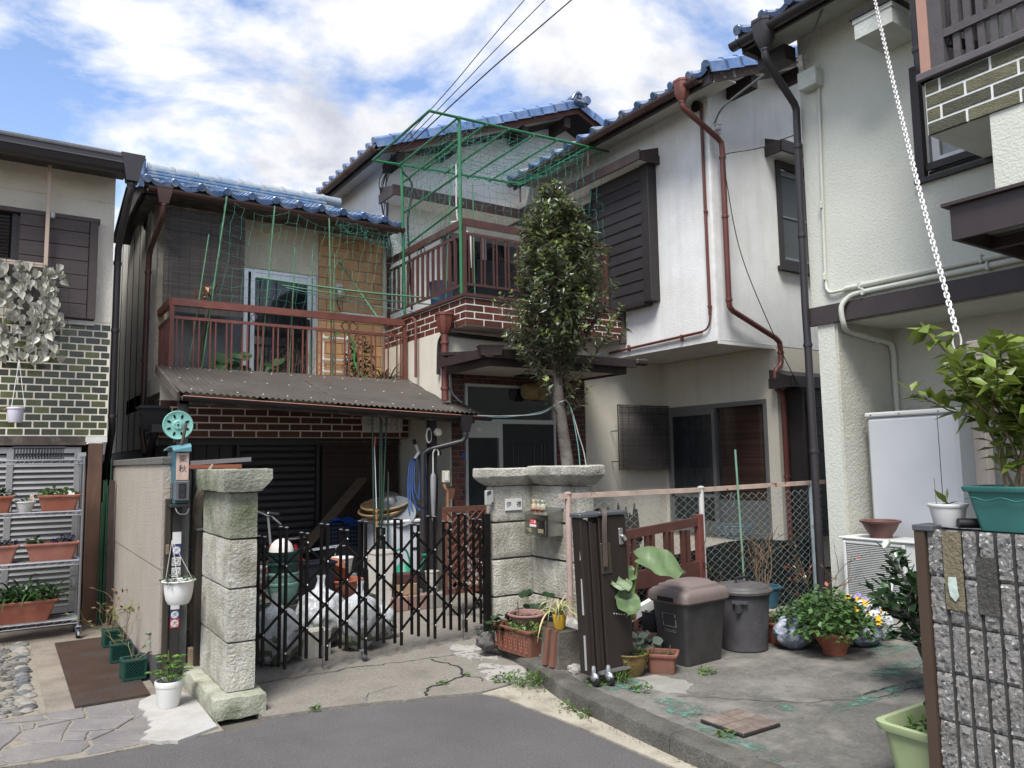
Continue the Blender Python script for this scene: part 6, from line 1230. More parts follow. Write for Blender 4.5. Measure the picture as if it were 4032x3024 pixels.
q=MB();q.tube([(2.40,8.3,.70),(2.37,8.3,1.0)],.013,8);q.tube([(2.30,8.05,1.06),(2.36,8.15,1.03),(2.37,8.3,1.01),(2.36,8.45,1.03),(2.30,8.55,1.06)],.011,8);q.bar((2.36,8.15,1.02),(2.42,8.02,.94),.008,.014);put('handlebar',q,alu,bk_,True)
for yy in (8.0,8.5): q=MB();q.tube([(2.31,yy+.06,1.055),(2.38,yy-.06,1.045)],.016,8);put('grip',q,mat('grip_black',(.015,.015,.015),.7),bk_,True)
q=MB();q.loft([[(2.52+x,8.3+w_*c,.745+.02*s_*(1 if s_ > 0 else .8)+dz) for c,s_ in [(math.cos(2*PI*i/12),math.sin(2*PI*i/12)) for i in range(12)]] for x,w_,dz in ((0,.012,0),(.05,.025,.008),(.12,.045,.012),(.2,.085,.02),(.26,.08,.022),(.28,.03,.02))]);put('saddle',q,mat('saddle_black',(.018,.018,.02),.5),bk_,True)
q=MB();q.tube([(2.80,8.25,.62),(3.22,8.25,.65)],.006,6);q.tube([(2.80,8.36,.62),(3.22,8.36,.65)],.006,6);q.tube([(3.06,8.25,.27),(3.1,8.25,.64)],.005,6)
for i in range(4): q.tube([(2.85+.1*i,8.25,.625+.007*i),(2.85+.1*i,8.36,.625+.007*i)],.005,6)
put('carrier',q,alu,bk_,True);q=MB();q.lathe([(0,-.004),(.07,-.004),(.07,.004),(0,.004)],24,(2.74,8.27,.30),'y');q.bar((2.74,8.25,.30),(2.80,8.25,.15),.012,.02);q.bar((2.78,8.22,.15),(2.86,8.16,.14),.05,.02);put('crank',q,mat('crank_grey',(.2,.2,.2),.4,.7),bk_,True);q=MB();q.tube([(3.06+.28*math.cos(a),8.3,.27+.28*math.sin(a)) for a in [R(10)+R(150)*i/14 for i in range(15)]],.012,6);put('mudguard',q,black_m,bk_,True)
# containers and clutter
q = rect_pot_mb(.30,.24,.34,.85,.85);single('tub',q,mat('navy_tub',(.012,.015,.025),.5),'dark navy plastic tub behind garbage bags in front of the bicycle','tub',loc=(2.52,7.2,.30));q=MB();q.box(2.35,7.05,.014,3.05,7.4,.295);single('low_bench',q,mat('low_bench',(.06,.05,.045),.9),'dark low bench under tub and terracotta bowl','bench')
q = pot_mb(.12,.155,.15,.012,.02);single('bowl_pot',q,terra,'terracotta bowl pot on the bench behind garbage bags','flower pot',loc=(2.80,7.18,.30));q=MB();q.lathe([(.155,0),(.15,.02),(.12,.15),(.115,.15),(.0,.145)],26,(0,0,0));o = single('tilted_pot',q,terra,'orange patterned pot tilted upside down beside the white pot','flower pot',loc=(2.70,7.25,.46));o.rotation_euler = (R(-50),R(25),0)
q = pot_mb(.085,.11,.16,.008,.016);single('flower_pot',q,white_pl,'white pot standing behind the terracotta bowl','flower pot',loc=(2.88,7.5,.46));q=MB();q.box(2.75,7.4,.296,3.0,7.62,.458);single('block',q,mat('block_grey',(.2,.2,.19),.9),'grey block lifting the white pot','block')
q=MB();q.loft([[(x*s,y_*s,z) for x,y_ in ((-.1,-.09),(.1,-.09),(.1,.09),(-.1,.09))] for s,z in ((.82,0),(1,.56),(1.06,.56),(1.06,.59),(.98,.59),(.9,.2))]);single('tall_planter',q,mat('rusted_white',(.60,.57,.51),.6,var=.1,wear=(.26,.12,.06),ws=6,wa=.42),'tall white planter with rust patches behind the gate','planter',loc=(3.32,7.55,.06),rz=.1);q=MB();q.box(3.2,7.43,.014,3.44,7.67,.058);single('slab_stand',q,mat('slab_stand',(.25,.24,.22),.9),'concrete slab under the rusty white planter','slab')
wm = thing('storage_cabinet','white plastic cabinet heaped with baskets beside the garage wall','cabinet',(3.82,8.4,0));q=MB();q.box(3.62,8.15,.30,4.08,8.75,.86,.02);put('body',q,mat('cabinet_white',(.55,.57,.60),.45,var=.05),wm,True);q=MB();q.box(3.60,8.13,.862,4.10,8.77,.90,.01);put('lid',q,white_pl,wm,True);q=MB();q.box(3.95,8.145,.55,4.03,8.149,.58);put('recess',q,dk,wm,True);q=MB();q.box(3.64,8.17,.014,4.06,8.73,.298);put('plinth',q,dk,wm,True)
wick = mat('bamboo_wicker',(.33,.21,.10),.7,var=.25,vs=25,fine=.25,fs=70)
def basket(label,x,y_,z,r,tilt):
    t = thing('bamboo_basket',label,'basket',(x,y_,z),0,'flat bamboo baskets');t.rotation_euler = (R(tilt[0]),R(tilt[1]),0);q=MB();q.lathe([(0,0),(r*.75,.0),(r*.95,.03),(r,.06),(r-.01,.06),(r*.93,.035),(r*.74,.01),(0,.01)],32);put('bowl',q,wick,t);q=MB();q.tube([(r*math.cos(a),r*math.sin(a),.06) for a in [2*PI*i/32 for i in range(32)]],.011,8,closed=True);put('rim',q,mat('bamboo_rim',(.36,.25,.12),.6,var=.2),t);q = MB()
    for i in range(18): a = 2*PI*i/18;q.bar((r*1.0*math.cos(a),r*1.0*math.sin(a),.045),(r*1.03*math.cos(a),r*1.03*math.sin(a),.075),.012,.004)
    put('binding',q,mat('binding_pale',(.5,.42,.28),.6),t)
basket('lower flat bamboo basket tilted on the white cabinet',3.74,8.45,.955,.27,(8,-10));basket('upper flat bamboo basket holding the wire colander',3.78,8.45,1.02,.28,(8,-10))
q=MB();q.lathe([(.16,0),(.15,.05),(.11,.10),(.05,.13),(0,.135)],24);o = single('colander',q,mat('wire_mesh',(.30,.29,.28),.35,.8,var=.1,alpha=.8),'upturned wire mesh colander in the bamboo basket','colander',loc=(3.83,8.45,1.08));o.rotation_euler = (R(10),R(-8),0)
q=MB();q.lathe([(0,0),(.17,.0),(.2,.02),(.2,.03),(0,.012)],28);o = single('washbowl',q,mat('grey_plastic_bowl',(.13,.15,.17),.45),'grey round wash bowl leaning below the bamboo baskets','wash bowl',loc=(3.85,8.25,.98));o.rotation_euler = (R(55),R(-25),0)
q=MB();q.box(-.14,-.1,0,.14,.1,.035,.005);single('wooden_board',q,mat('dark_red_wood',(.10,.035,.025),.6),'dark red wooden tray on the white cabinet','tray',loc=(3.98,8.35,.902),rz=.2);q=MB();q.ball((0,0,.045),.045,16,10);single('glass_ball',q,mat('pale_glass',(.5,.5,.47),.1,alpha=.7),'clear glass ball on the dark red tray','glass ball',loc=(3.95,8.33,.938))
bs_ = thing('plastic_basket','dark blue plastic mesh basket covered by blue sheet','basket',(3.45,9.0,.55));bb = mat('navy_mesh',(.015,.035,.07),.5);q = MB()
for i in range(11):
    for yy in (-.14,.14): q.box(-.20+.04*i-.005,yy-.003,0,-.20+.04*i+.005,yy+.003,.3)
for k in range(7): q.box(-.205,-.145,.0+.048*k,.205,-.138,.012+.048*k);q.box(-.205,-.138,.0+.048*k,-.198,.145,.012+.048*k);q.box(.198,-.138,.048*k,.205,.145,.012+.048*k)
q.box(-.2,-.14,-.002,.2,.14,.006);put('mesh_side',q,bb,bs_)['kind'] = 'stuff';q=MB();q.grid(lambda u,v: (-.24+.48*u,-.2+.38*v,.30+.05*math.sin(u*7)*math.sin(v*5+1)+.03*mnoise.noise(Vector((u*6,v*6,2)))),16,14);put('blue_sheet',q,mat('blue_tarp',(.01,.06,.30),.35,bump=.6,bs=14),bs_);q=MB();q.box(3.2,8.85,.014,3.7,9.2,.545);single('bench_box',q,mat('bench_box',(.03,.03,.035),.9),'black box holding up the navy mesh basket','box')
q=MB();q.bar((2.95,8.95,.55),(3.90,9.45,1.35),.045,.13,(0,1,.3));single('plank',q,mat('tan_plank',(.17,.115,.07),.8,var=.2,vs=8,stretch=(1,1,4)),'long tan plank leaning against the brown blind in the garage','plank')
pl = mat('green_pole',(.022,.055,.03),.45,var=.12)
for i,(x0,x1,zt) in enumerate(((3.46,3.50,2.11),(3.50,3.60,2.08),(3.53,3.62,2.05),(3.50,3.68,2.09),(3.6,3.70,1.45))):
    q=MB();q.tube([(x0,8.0,.02),(x1,8.2,zt)],.011,8);single('garden_pole',q,pl,['dark green garden pole nearest the shutter end of the sign board','second dark green garden pole leaning before the sign board','third dark green garden pole leaning before the sign board','dark green garden pole leaning farthest across the sign board','short green garden pole ending below the sign board'][i],'pole','green poles leaning by the sign')
rp = thing('fishing_rod','silver and orange banded fishing rod standing among the green poles','fishing rod',(3.46,7.95,0));q=MB();q.tube([(3.44,7.9,.02),(3.455,7.95,.55),(3.4551,7.9501,.551),(3.478,8.02,1.05),(3.53,8.2,1.75)],[.016,.016,.008,.007,.005],8);put('rod',q,mat('rod_silver',(.6,.6,.6),.3,.6),rp,True);q=MB();q.tube([(3.455,7.95,.55),(3.478,8.02,1.05)],.014,8);put('handle',q,mat('rod_bands',(.35,.18,.05),.4,var=.8,vs=12,stretch=(.1,.1,1.4)),rp,True);q=MB();q.tube([(3.53,8.2,1.74),(3.54,8.2,1.85)],.012,8);put('tip_case',q,mat('rod_red',(.4,.08,.05),.5),rp,True)
hs = thing('garden_hose','coiled blue garden hose with spray nozzle hanging beside the umbrellas','hose',(4.05,8.25,.9));q = MB()
for i in range(4): w_ = .035+.03*i;d_ = .18*i;q.tube(curve([(4.08,8.24-.012*i,1.66),(4.08-w_,8.22-.012*i,1.5),(4.06-w_*.9,8.2-.012*i,1.3-d_*.6),(4.08,8.2-.012*i,1.12-d_*.7),(4.08+w_*.8,8.22-.012*i,1.3-d_*.5),(4.1+w_*.6,8.24-.012*i,1.5),(4.09,8.24-.012*i,1.66)],6),.007,6)
put('hose',q,mat('blue_hose',(.05,.13,.36),.45),hs,True);q=MB();q.tube([(4.03,8.18,1.60),(4.08,8.16,1.68)],.02,8);q.tube([(4.06,8.16,1.68),(4.0,8.12,1.78)],.016,8);put('nozzle',q,mat('nozzle_pale',(.55,.52,.47),.5),hs,True);q=MB();q.tube([(4.0,8.12,1.77),(3.98,8.10,1.81)],.024,8);put('nozzle_head',q,black_m,hs,True)
for i,(x,m_,lab) in enumerate(((4.20,mat('umb_grey',(.26,.26,.27),.5,alpha=.9),'clear grey umbrella hanging closed by the dark pipe'),(4.26,mat('umb_black',(.02,.02,.022),.6),'black umbrella hanging closed behind the clear umbrella'))):
    t = thing('umbrella',lab,'umbrella',(x,8.05+.06*i,.85));q=MB();q.lathe([(.006,0),(.02,.05),(.03,.25),(.036,.5),(.03,.55),(.012,.58)],12,sx=1,sy=.8);put('canopy',q,m_,t);q=MB();q.tube(curve([(0,0,.55),(0,0,.75),(.0,-.01,.82),(.03,-.02,.86),(.06,-.02,.82),(.06,-.02,.78)],6),.009,8);put('handle',q,mat('umb_handle_%d' % i,((.55,.55,.5),(.02,.02,.02))[i],.4),t)
mr = thing('side_mirror','oval cream rimmed mirror and round cap fixed on the dark post','mirror',(4.14,8.04,1.86));q=MB();q.lathe([(0,-.012),(.055,-.012),(.062,0),(.055,.02),(0,.02)],24,(4.13,8.02,1.86),'y',1,.62);q.v = [(x,y_,1.86+(z-1.86)*1.5) for x,y_,z in q.v];put('rim',q,mat('cream_plastic',(.5,.46,.36),.5),mr,True);q=MB();q.lathe([(0,-.003),(.044,-.003),(.044,0)],24,(4.13,8.009,1.86),'y',1,.62);q.v = [(x,y_,1.86+(z-1.86)*1.6) for x,y_,z in q.v];put('glass',q,glass_d,mr,True);q=MB();q.lathe([(0,-.03),(.04,-.025),(.052,.0),(.045,.03),(0,.035)],20,(4.255,8.03,1.90),'y');put('cap',q,MATS['cream_plastic'],mr,True)
sw_ = thing('power_switch','cream switch box on the dark post with copper pipe below','switch box',(4.36,8.05,1.3));q=MB();q.box(4.32,8.03,1.31,4.415,8.07,1.45,.008);put('case',q,MATS['cream_plastic'],sw_,True);q=MB();q.box(4.345,8.024,1.335,4.39,8.029,1.43,.002);put('breaker',q,white_pl,sw_,True);q=MB();q.tube(curve([(4.345,8.06,1.30),(4.36,8.05,1.24),(4.385,8.05,1.20),(4.39,8.05,1.1),(4.39,8.05,.80)],5),.02,10);put('pipe',q,mat('copper_pipe',(.32,.165,.09),.45,.3,var=.15),sw_,True)
fp = thing('wall_plant','small wilted green plant in a wall pot beside the switch box','potted plant',(4.45,8.1,1.12));q=MB();q.loft([[(x*s,y_*s,z) for x,y_ in ((-.05,-.04),(.05,-.04),(.05,.04),(-.05,.04))] for s,z in ((.6,0),(1,.12))]);put('pot',q,terra_old,fp);put('foliage',move(straps(12,.09,.012,1,8,.03),(0,0,.12)),lf_mid,fp)
# lattice screen
ls_ = thing('lattice_screen','red brown wooden lattice screen between the gate and the entrance','lattice screen',(3.95,6.9,0));lw_ = mat('red_brown_wood',(.16,.062,.04),.8,var=.25,vs=10,rand=.12,fine=.1)
for a in ((3.70,6.87,.24,4.22,6.91,.29),(3.70,6.87,1.05,4.22,6.91,1.10)): q=MB();q.box(*a);put('rail',q,lw_,ls_,True,0)
for a in ((3.70,6.871,.29,3.74,6.909,1.05),(4.18,6.871,.29,4.22,6.909,1.05)): q=MB();q.box(*a);put('stile',q,lw_,ls_,True,0)
for sg,yy in ((1,6.875),(-1,6.887)):
    for i in range(-7,13):
        c = 3.74+.085*i;pts = []
        x0,x1,z0,z1 = 3.74,4.18,.29,1.05
        for x in (x0,x1):
            z = z0+(x-c)*sg+(0 if sg > 0 else .76)
            if z0 <= z <= z1: pts.append((x,z))
        for z in (z0,z1):
            x = c+(z-z0-(0 if sg > 0 else .76))*sg
            if x0 < x < x1: pts.append((x,z))
        if len(pts) >= 2 and abs(pts[0][0]-pts[1][0]) > .02: q=MB();q.bar((pts[0][0],yy,pts[0][1]),(pts[1][0],yy,pts[1][1]),.010,.032,(0,1,0));put('slat',q,lw_,ls_,True,0)
# step,bricks and blocks by the entrance
def brickblock(label,x,y_,z,sx,sy,sz,m,rz=0): q=MB();q.box(-sx/2,-sy/2,0,sx/2,sy/2,sz,.006);return single('brick_block',q,m,label,'block',None,(x,y_,z),rz)
brickblock('pink grooved brick block under the stacked bricks',3.50,7.55,.014,.20,.16,.15,mat('pink_block',(.27,.165,.14),.9,var=.2,bump=.4,bs=50));brickblock('second pink grooved block beside the stacked bricks',3.72,7.52,.014,.20,.16,.15,MATS['pink_block'],.05);brickblock('tan brick in the middle of the small stack',3.62,7.6,.166,.25,.16,.115,mat('tan_brick',(.33,.22,.13),.9,var=.2));brickblock('dark red holed brick on top of the small stack',3.63,7.6,.283,.26,.15,.10,mat('dark_red_brick',(.11,.045,.035),.9,var=.25))
brickblock('grey concrete block beside the white bucket',3.95,7.5,.014,.22,.16,.15,mat('grey_block',(.24,.225,.2),.9,var=.2))
q = pot_mb(.06,.075,.22,.006,.012);single('bucket',q,mat('dirty_white',(.45,.43,.38),.7,var=.25,dirt=(.2,.18,.14),ds=6,da=.8),'dirty white bucket on the grey block by the dark pipe','bucket',loc=(3.92,7.55,.166))
wc = thing('watering_can','green plastic watering can behind the brick stack','watering can',(3.78,7.95,.014));gcan = mat('green_can',(.02,.22,.13),.4);q=MB();q.lathe([(.12,0),(.13,.02),(.12,.2),(.07,.26),(.05,.28)],24);put('body',q,gcan,wc);q=MB();q.tube(curve([(-.12,0,.12),(-.2,0,.3),(-.1,0,.42),(.02,0,.42),(.08,0,.26)],6),.012,8);put('handle',q,gcan,wc);q=MB();q.tube([(.1,0,.06),(.26,-.02,.32)],[.03,.016],10);q.lathe([(.016,0),(.045,.04),(.045,.05),(0,.055)],14,(.255,-.02,.31));put('spout',q,gcan,wc);q=MB();q.box(3.62,7.84,.0,3.63,7.85,.01);wc.location.z = .16;q=MB();q.box(3.63,7.80,.014,3.93,8.1,.158);single('step_block',q,mat('step_grey',(.2,.19,.17),.9),'grey step block under the green watering can','block')
b=MB();b.box(4.62,7.3,.0,6.6,8.36,.12,.01);st = struct('entrance_step',b,concrete);b=MB();b.box(4.0,6.38,.0,4.6,8.3,.05);struct('step_path',b,concrete)
# reed blinds and sign board
def blind(label,name,x0,x1,z0,z1,y_,m,pitch=.007,th=.0055,cords=8,axis='x'):
    t = thing(name,label,'reed blind',((x0+x1)/2,y_,z0),0);q=MB();n = int((z1-z0)/pitch);rs = random.Random(int(x0*100))
    for i in range(n): z = z0+i*pitch;w_ = rs.uniform(-.004,.004);q.box(x0+w_,y_-th/2,z,x1+w_*.7,y_+th/2,z+pitch*rs.uniform(.6,.85))
    put('reeds',q,m,t,True,0)['kind'] = 'stuff';q = MB()
    for i in range(cords): x = x0+(x1-x0)*(i+.5)/cords;q.box(x-.0025,y_-.007,z0,x+.0025,y_-.0045,z1);q.box(x-.0025,y_+.0045,z0,x+.0025,y_+.007,z1)
    put('cord',q,mat('blind_cord',(.06,.055,.06),.8),t,True,0)['kind'] = 'stuff';q=MB();q.box(x0-.01,y_-.012,z1,x1+.01,y_+.012,z1+.022);put('headrail',q,wood_w,t,True,0);return t
rd_d = mat('dark_reed',(.05,.042,.045),.7,var=.25,vs=3,island=.4)
blind('large grey brown reed blind hanging from the eave over the balcony doors','reed_blind',1.53,2.49,3.42,4.72,9.95,mat('grey_reed',(.10,.086,.08),.75,var=.25,vs=3,island=.4),.0085)
b1 = blind('square dark reed blind standing off the wall beside the sliding window','reed_blind',7.22,8.18,1.40,2.30,8.2,rd_d,.0078);q=MB();q.tube([(7.2,8.2,1.4),(7.2,8.2,2.32)],.008,6);q.tube([(7.2,8.2,1.95),(7.2,8.36,1.95)],.007,6);q.tube([(8.16,8.2,2.32),(8.16,8.36,2.32)],.007,6);q.tube([(7.2,8.2,1.52),(7.2,8.36,1.52)],.007,6);put('support',q,black_m,b1,True)
blind('brown reed blind covering the garage wall behind the leaning plank','reed_blind',3.48,4.55,.5,1.83,9.78,mat('brown_reed2',(.075,.04,.028),.7,var=.25,vs=3,island=.4),.0085,cords=6)
sg = thing('sign_board','white enamel sign board with black Japanese text on the brick band','sign',(4.18,9.44,1.95));q=MB();q.box(3.905,9.455,1.955,4.475,9.475,2.215,.004);put('board',q,mat('enamel_white',(.80,.77,.70),.5,var=.06,dirt=(.4,.33,.25),ds=5,da=.5),sg,True);q = MB()
for i in range(5): z = 1.975+.056*i;q.box(3.93,9.4525,z-.0012,4.45,9.4546,z+.0012)
for x in (3.93,4.10,4.45): q.box(x-.0012,9.4524,1.975,x+.0012,9.4545,2.199)
put('rule_line',q,mat('sign_line',(.3,.28,.25),.6),sg,True,0)
for i,(a,c) in enumerate((('氏名または名称','伊 禮 電 気 工 業'),('代表者の氏名','伊　 禮 　正　 嗣'),('営業所の名称','伊 禮 電 気 工 業'),('主任電気工事士の氏名','伊　 禮 　正　 嗣'))):
    z = 2.171-.056*i;put('sign_text',face_negy(text_mb(a,.021 if i < 3 else .015,.0003),(4.014,9.4515,z)),MATS['ink_black'],sg,True,0);put('sign_text',face_negy(text_mb(c,.034,.0003),(4.275,9.4515,z)),MATS['ink_black'],sg,True,0)
# ================================================================== plants along the kerb
t = planted('planter_box','long embossed terracotta planter of ivy and clover at the foot of the angled pillar','planter',(3.40,5.08,.085),rect_pot_mb(.46,.2,.2,.88,.8,rc=.03),terra_old,[('ivy',move(bushy(90,.13,.11,.075,41,.9),(-.17,.0,.14)) ,lf_dark),('clover',move(xf(bushy(420,.2,.10,.03,42,.9),lambda p: Vector((p.x,p.y*.6,p.z))),(.08,0,.15)),lf_light)],R(-86),soil=MB().grid(lambda u,v: ((u-.5)*.42,(v-.5)*.17,.165),4,2))
q = MB()
for i in range(7):
    x = -.19+.063*i
    for k in range(4):
        for s_ in (-1,1): q.ball((x+s_*(.008+.002*k),-.093-.002*k*1.2+.0,.04+.025*k),.006,6,4,(.8,.4,2.0))
put('relief',q,terra,t)['kind'] = 'stuff'
planted('bowl_pot','faded pink bowl pot resting on the terracotta planter below the letter box','flower pot',(3.50,5.14,.25),pot_mb(.10,.135,.11,.018,.02),pink_pl,[('dry_stem',MB().tube([(-.07,0,.07),(-.08,0,.2)],.004,6),twigm),('dry_leaf',move(bushy(20,.05,.02,.02,43),(0,0,.08)),lf_dry)],soil=soil_mb(.12,.08))
q=MB();q.box(-.12,-.12,0,.12,.12,.165,.01);single('brick_stand',q,mat('brick_stand',(.16,.09,.07),.9,var=.3),'old brick block under the faded pink bowl','block',None,(3.56,5.17,.085),.2)
t = thing('leopard_plant','round leaved green plant growing in the corner of the angled pillar','plant',(3.82,5.45,.1));bs2=MB();rs = random.Random(9)
for i in range(16):
    a = rs.uniform(0,6.3);h = rs.uniform(.12,.36);c = Vector((3.80+.17*math.cos(a)*rs.random(),5.45+.22*math.sin(a),.10+h));bs2.tube([(3.82,5.45,.1),c],.003,5);k = 10;s_ = rs.uniform(.04,.065);n_ = Vector((rs.gauss(-.3,.3),rs.gauss(-.4,.3),1)).normalized();u = n_.orthogonal().normalized();v = n_.cross(u)
    bl_=MB();bl_.add([tuple(c)]+[tuple(c+(u*math.cos(2*PI*j/k)+v*math.sin(2*PI*j/k))*s_*(1 if j else .55)+n_*.01) for j in range(k)],[(0,j+1,(j+1) % k+1) for j in range(k)]);put('leaf',bl_,lf_dark,t,True,60)
put('stem',bs2,greenstem,t,True)
t = thing('broken_post','broken masonry post with red brick strips beside the folded gate','masonry piece',(3.36,4.53,.09));q=MB();q.loft([[(x*s+dx,y_*s,z) for x,y_ in ((-.1,-.115),(.1,-.115),(.1,.115),(-.1,.115))] for s,z,dx in ((1.1,0,0),(.95,.05,.01),(.88,.26,.02))]);put('block',q,mat('sooty_concrete',(.13,.115,.095),.95,var=.35,vs=10,bump=.7,bs=40),t)
for yy in (-.06,.02): q=MB();q.hexa([(-.118,yy-.02,.03),(-.08,yy-.02,.03),(-.08,yy+.028,.03),(-.118,yy+.028,.03),(-.082,yy-.016,.27),(-.05,yy-.016,.27),(-.05,yy+.024,.27),(-.082,yy+.024,.27)]);put('brick_strip',q,mat('strip_brick',(.20,.085,.055),.9,var=.2),t)
q=MB();q.lathe([(.034,0),(.04,.01),(.052,.105),(.049,.107),(.044,.08),(0,.08)],24);planted('flower_pot','small yellow pot of striped spider plant on the broken post','flower pot',(3.37,4.53,.352),q,mat('yellow_glaze',(.62,.38,.045),.35),[('foliage',move(straps(44,.26,.011,1.3,45,.02,1.2),(0,0,.095)),leafmat('striped_leaf',(.42,.42,.20),.5,.25,.4)),('long_leaf',move(straps(8,.42,.012,1.4,46,.02,1.7),(0,0,.095)),leafmat('straw_leaf',(.45,.38,.2),.6,.2))])
for i,(x,y_,r,lab) in enumerate(((3.27,5.36,.075,'dark rough rock at the end of the terracotta planter'),(3.33,5.47,.06,'greenish rock beside the gate end frame'),(3.34,4.32,.05,'small pale rock at the foot of the broken post'),(3.60,4.72,.13,'pale lumpy rock behind the yellow pot'))):
    q=MB();q.ball((0,0,0),r,16,10,(1,1.1,.85 if i < 3 else 1.5),.5,i+2,2.6);single('rock',q,mat('rock_%d' % i,((.14,.13,.125),(.2,.2,.14),(.33,.31,.28),(.36,.35,.31))[i],.95,var=.35,vs=12,bump=.8,bs=40),lab,'rock',None,(x,y_,.09+.5*r))
# folded brown gate
fg = thing('folded_gate','tall brown aluminium gate folded up on silver casters by the kerb','gate',(3.36,4.1,.1));brg = mat('brown_alu',(.05,.037,.031),.4,.25,var=.15,vs=6,stretch=(10,10,.3),fine=.1);capm = mat('grey_cap',(.11,.115,.125),.4)
def lean(mb): return xf(mb,lambda p: Vector((p.x-(p.z-.1)*.045,p.y,p.z)))
for i in range(4): q=MB();q.box(3.205+.038*i,4.0+.008*(i % 2),.17,3.236+.038*i,4.09,1.17-.012*i,.004);put('panel',lean(q),brg,fg,True)
q=MB();q.box(3.362,4.0,.16,3.60,4.06,1.175,.006);wp = put('lock_panel',lean(q),brg,fg,True);q=MB();q.box(3.36,4.061,.16,3.60,4.12,1.165,.006);put('rear_panel',lean(q),brg,fg,True)
for a in ((3.195,3.985,1.172,3.355,4.10,1.20),(3.357,3.985,1.178,3.615,4.13,1.206)): q=MB();q.box(*a,.006);put('cap',lean(q),capm,fg,True)
q = MB()
for i in range(6): q.tube(curve([(3.33+.006*i,3.975,.85),(3.325+.006*i,3.972,1.1),(3.345+.006*i,3.99,1.205),(3.36+.006*i,4.05,1.225),(3.365+.006*i,4.12,1.2)],5),.005,6)
put('cable_band',q,mat('ribbon_brown',(.12,.085,.065),.4),fg,True);q=MB();q.box(3.36,3.99,.80,3.445,3.999,1.0,.003);q.box(3.385,3.984,.82,3.395,3.99,.98);q.box(3.415,3.984,.82,3.425,3.99,.98);put('pull_recess',lean(q),mat('bronze_pull',(.15,.13,.10),.4,.6),wp);q=MB();q.box(3.525,3.988,.98,3.56,3.999,1.09,.003);q.ball((3.545,3.98,1.035),.014,10,6);q.bar((3.545,3.975,1.04),(3.565,3.97,1.01),.012,.02);put('lock',lean(q),screw,wp)
for a,c in (((3.175,4.02,.9),(3.172,4.02,1.11)),((3.185,4.02,.55),(3.178,4.02,.78)),((3.197,4.02,.2),(3.19,4.02,.42))): q=MB();q.tube([a,c],.008,8);put('hinge_rod',q,alu,fg,True)
q = MB()
for i in range(5): q.ball((3.44+.022*i,3.992,.535-.004*i),.0055,8,5)
put('rivet',lean(q),alu,fg,True)
q=MB();q.bar((3.28,4.0,.175),(3.60,3.99,.18),.05,.015);put('caster_plate',q,alu_g,fg,True)
for x,y_ in ((3.24,4.0),(3.33,3.96),(3.58,4.02)):
    q=MB();q.lathe([(0,-.014),(.03,-.014),(.034,0),(.03,.014),(0,.014)],18,(x,y_-.02,.134),'x');c = put('caster',q,MATS['black_rubber'],fg,True);q=MB();q.ball((x,y_-.01,.155),.035,14,8,(.62,1.0,.9));q.lathe([(.016,.17),(.016,.21),(.012,.225),(0,.226)],12,(x,y_,0));put('housing',q,mat('zinc_caster',(.5,.5,.51),.3,.8),c)
# chain link fence
fn = thing('wire_fence','rusty railed chain link fence between the parking space and the garden','fence',(5.2,4.75,.1));rustp = mat('rusty_pale_rail',(.42,.32,.26),.7,var=.2,vs=7,wear=(.16,.075,.045),ws=9,wa=.41);bluep = mat('pale_blue_post',(.36,.42,.45),.6,var=.2,wear=(.2,.12,.08),ws=10,wa=.4)
for x,m_ in ((3.64,mat('pinkish_post',(.38,.27,.235),.7,var=.15)),(5.10,mat('white_post',(.5,.49,.46),.6,var=.2,wear=(.3,.2,.15),ws=10,wa=.4)),(6.64,bluep)): q=MB();q.tube([(x,4.75,.05),(x,4.75,1.30)],.024,12);o = put('post',q,m_,fn,True);q=MB();q.lathe([(.03,1.29),(.03,1.302),(0,1.31)],12,(x,4.75,0));put('post_cap',q,m_,o)
for a,c,za,zb in ((3.56,5.10,1.275,1.275),(5.10,6.85,1.275,1.295)): q=MB();q.bar((a,4.75,za),(c,4.75,zb),.035,.038);put('top_rail',q,rustp,fn,True,0)
q=MB();n = 0;p_ = .052
for i in range(int((6.85-3.66)/p_)):
    x = 3.66+p_*i;k = 34;q.tube([(x+(p_*.5 if (i+j) % 2 else -p_*.5)*1.02,4.75+(.004 if j % 2 else -.004),.14+j*.033) for j in range(k)],.0021,3,cap=False)
put('wire_mesh',q,mat('green_wire',(.30,.38,.35),.45,var=.3,vs=9),fn,True,180)
sheet = thing('black_sheet','black plastic sheet fixed along the lower half of the wire fence','plastic sheet',(5.8,4.8,.1));q=MB();q.grid(lambda u,v: (4.25+2.6*u,4.80+.008*math.sin(u*30),.1+(.66-.03*math.sin(u*9)+.02*u)*v),40,2);put('sheet',q,mat('black_plastic',(.010,.010,.012),.35),sheet,True,180)
# brown slatted gate leaf
bg2 = thing('slatted_gate','red brown slatted metal gate leaf leaning before the wire fence','gate',(4.45,4.62,.1));rb = mat('red_brown_metal',(.12,.045,.034),.55,var=.2,vs=8,dirt=(.065,.03,.026),ds=6,da=.5)
for x,h in ((4.0,1.04),(4.92,1.08)): q=MB();q.box(x-.03,4.59,.12,x+.03,4.65,h,.004);put('post',q,mat('red_gate_post',(.18,.055,.042),.55,var=.2),bg2,True)
for z0,z1,h in ((.955,1.0,.07),(.60,.60,.14),(.14,.14,.05)): q=MB();q.bar((4.03,4.62,z0),(4.89,4.62,z1+.02),.035,h);put('rail',q,rb,bg2,True,0)
q=MB();q.box(-.016,-.016,.66,.016,.016,.955);m1 = q.mesh('slat',rb,0);q=MB();q.box(-.014,-.014,.165,.014,.014,.53);m2 = q.mesh('slat',rb,0)
for x in (4.11,4.18,4.32,4.38,4.53,4.59,4.72,4.78): piece('slat',m1,bg2,(x,4.62,0));piece('slat',m2,bg2,(x,4.62,0))
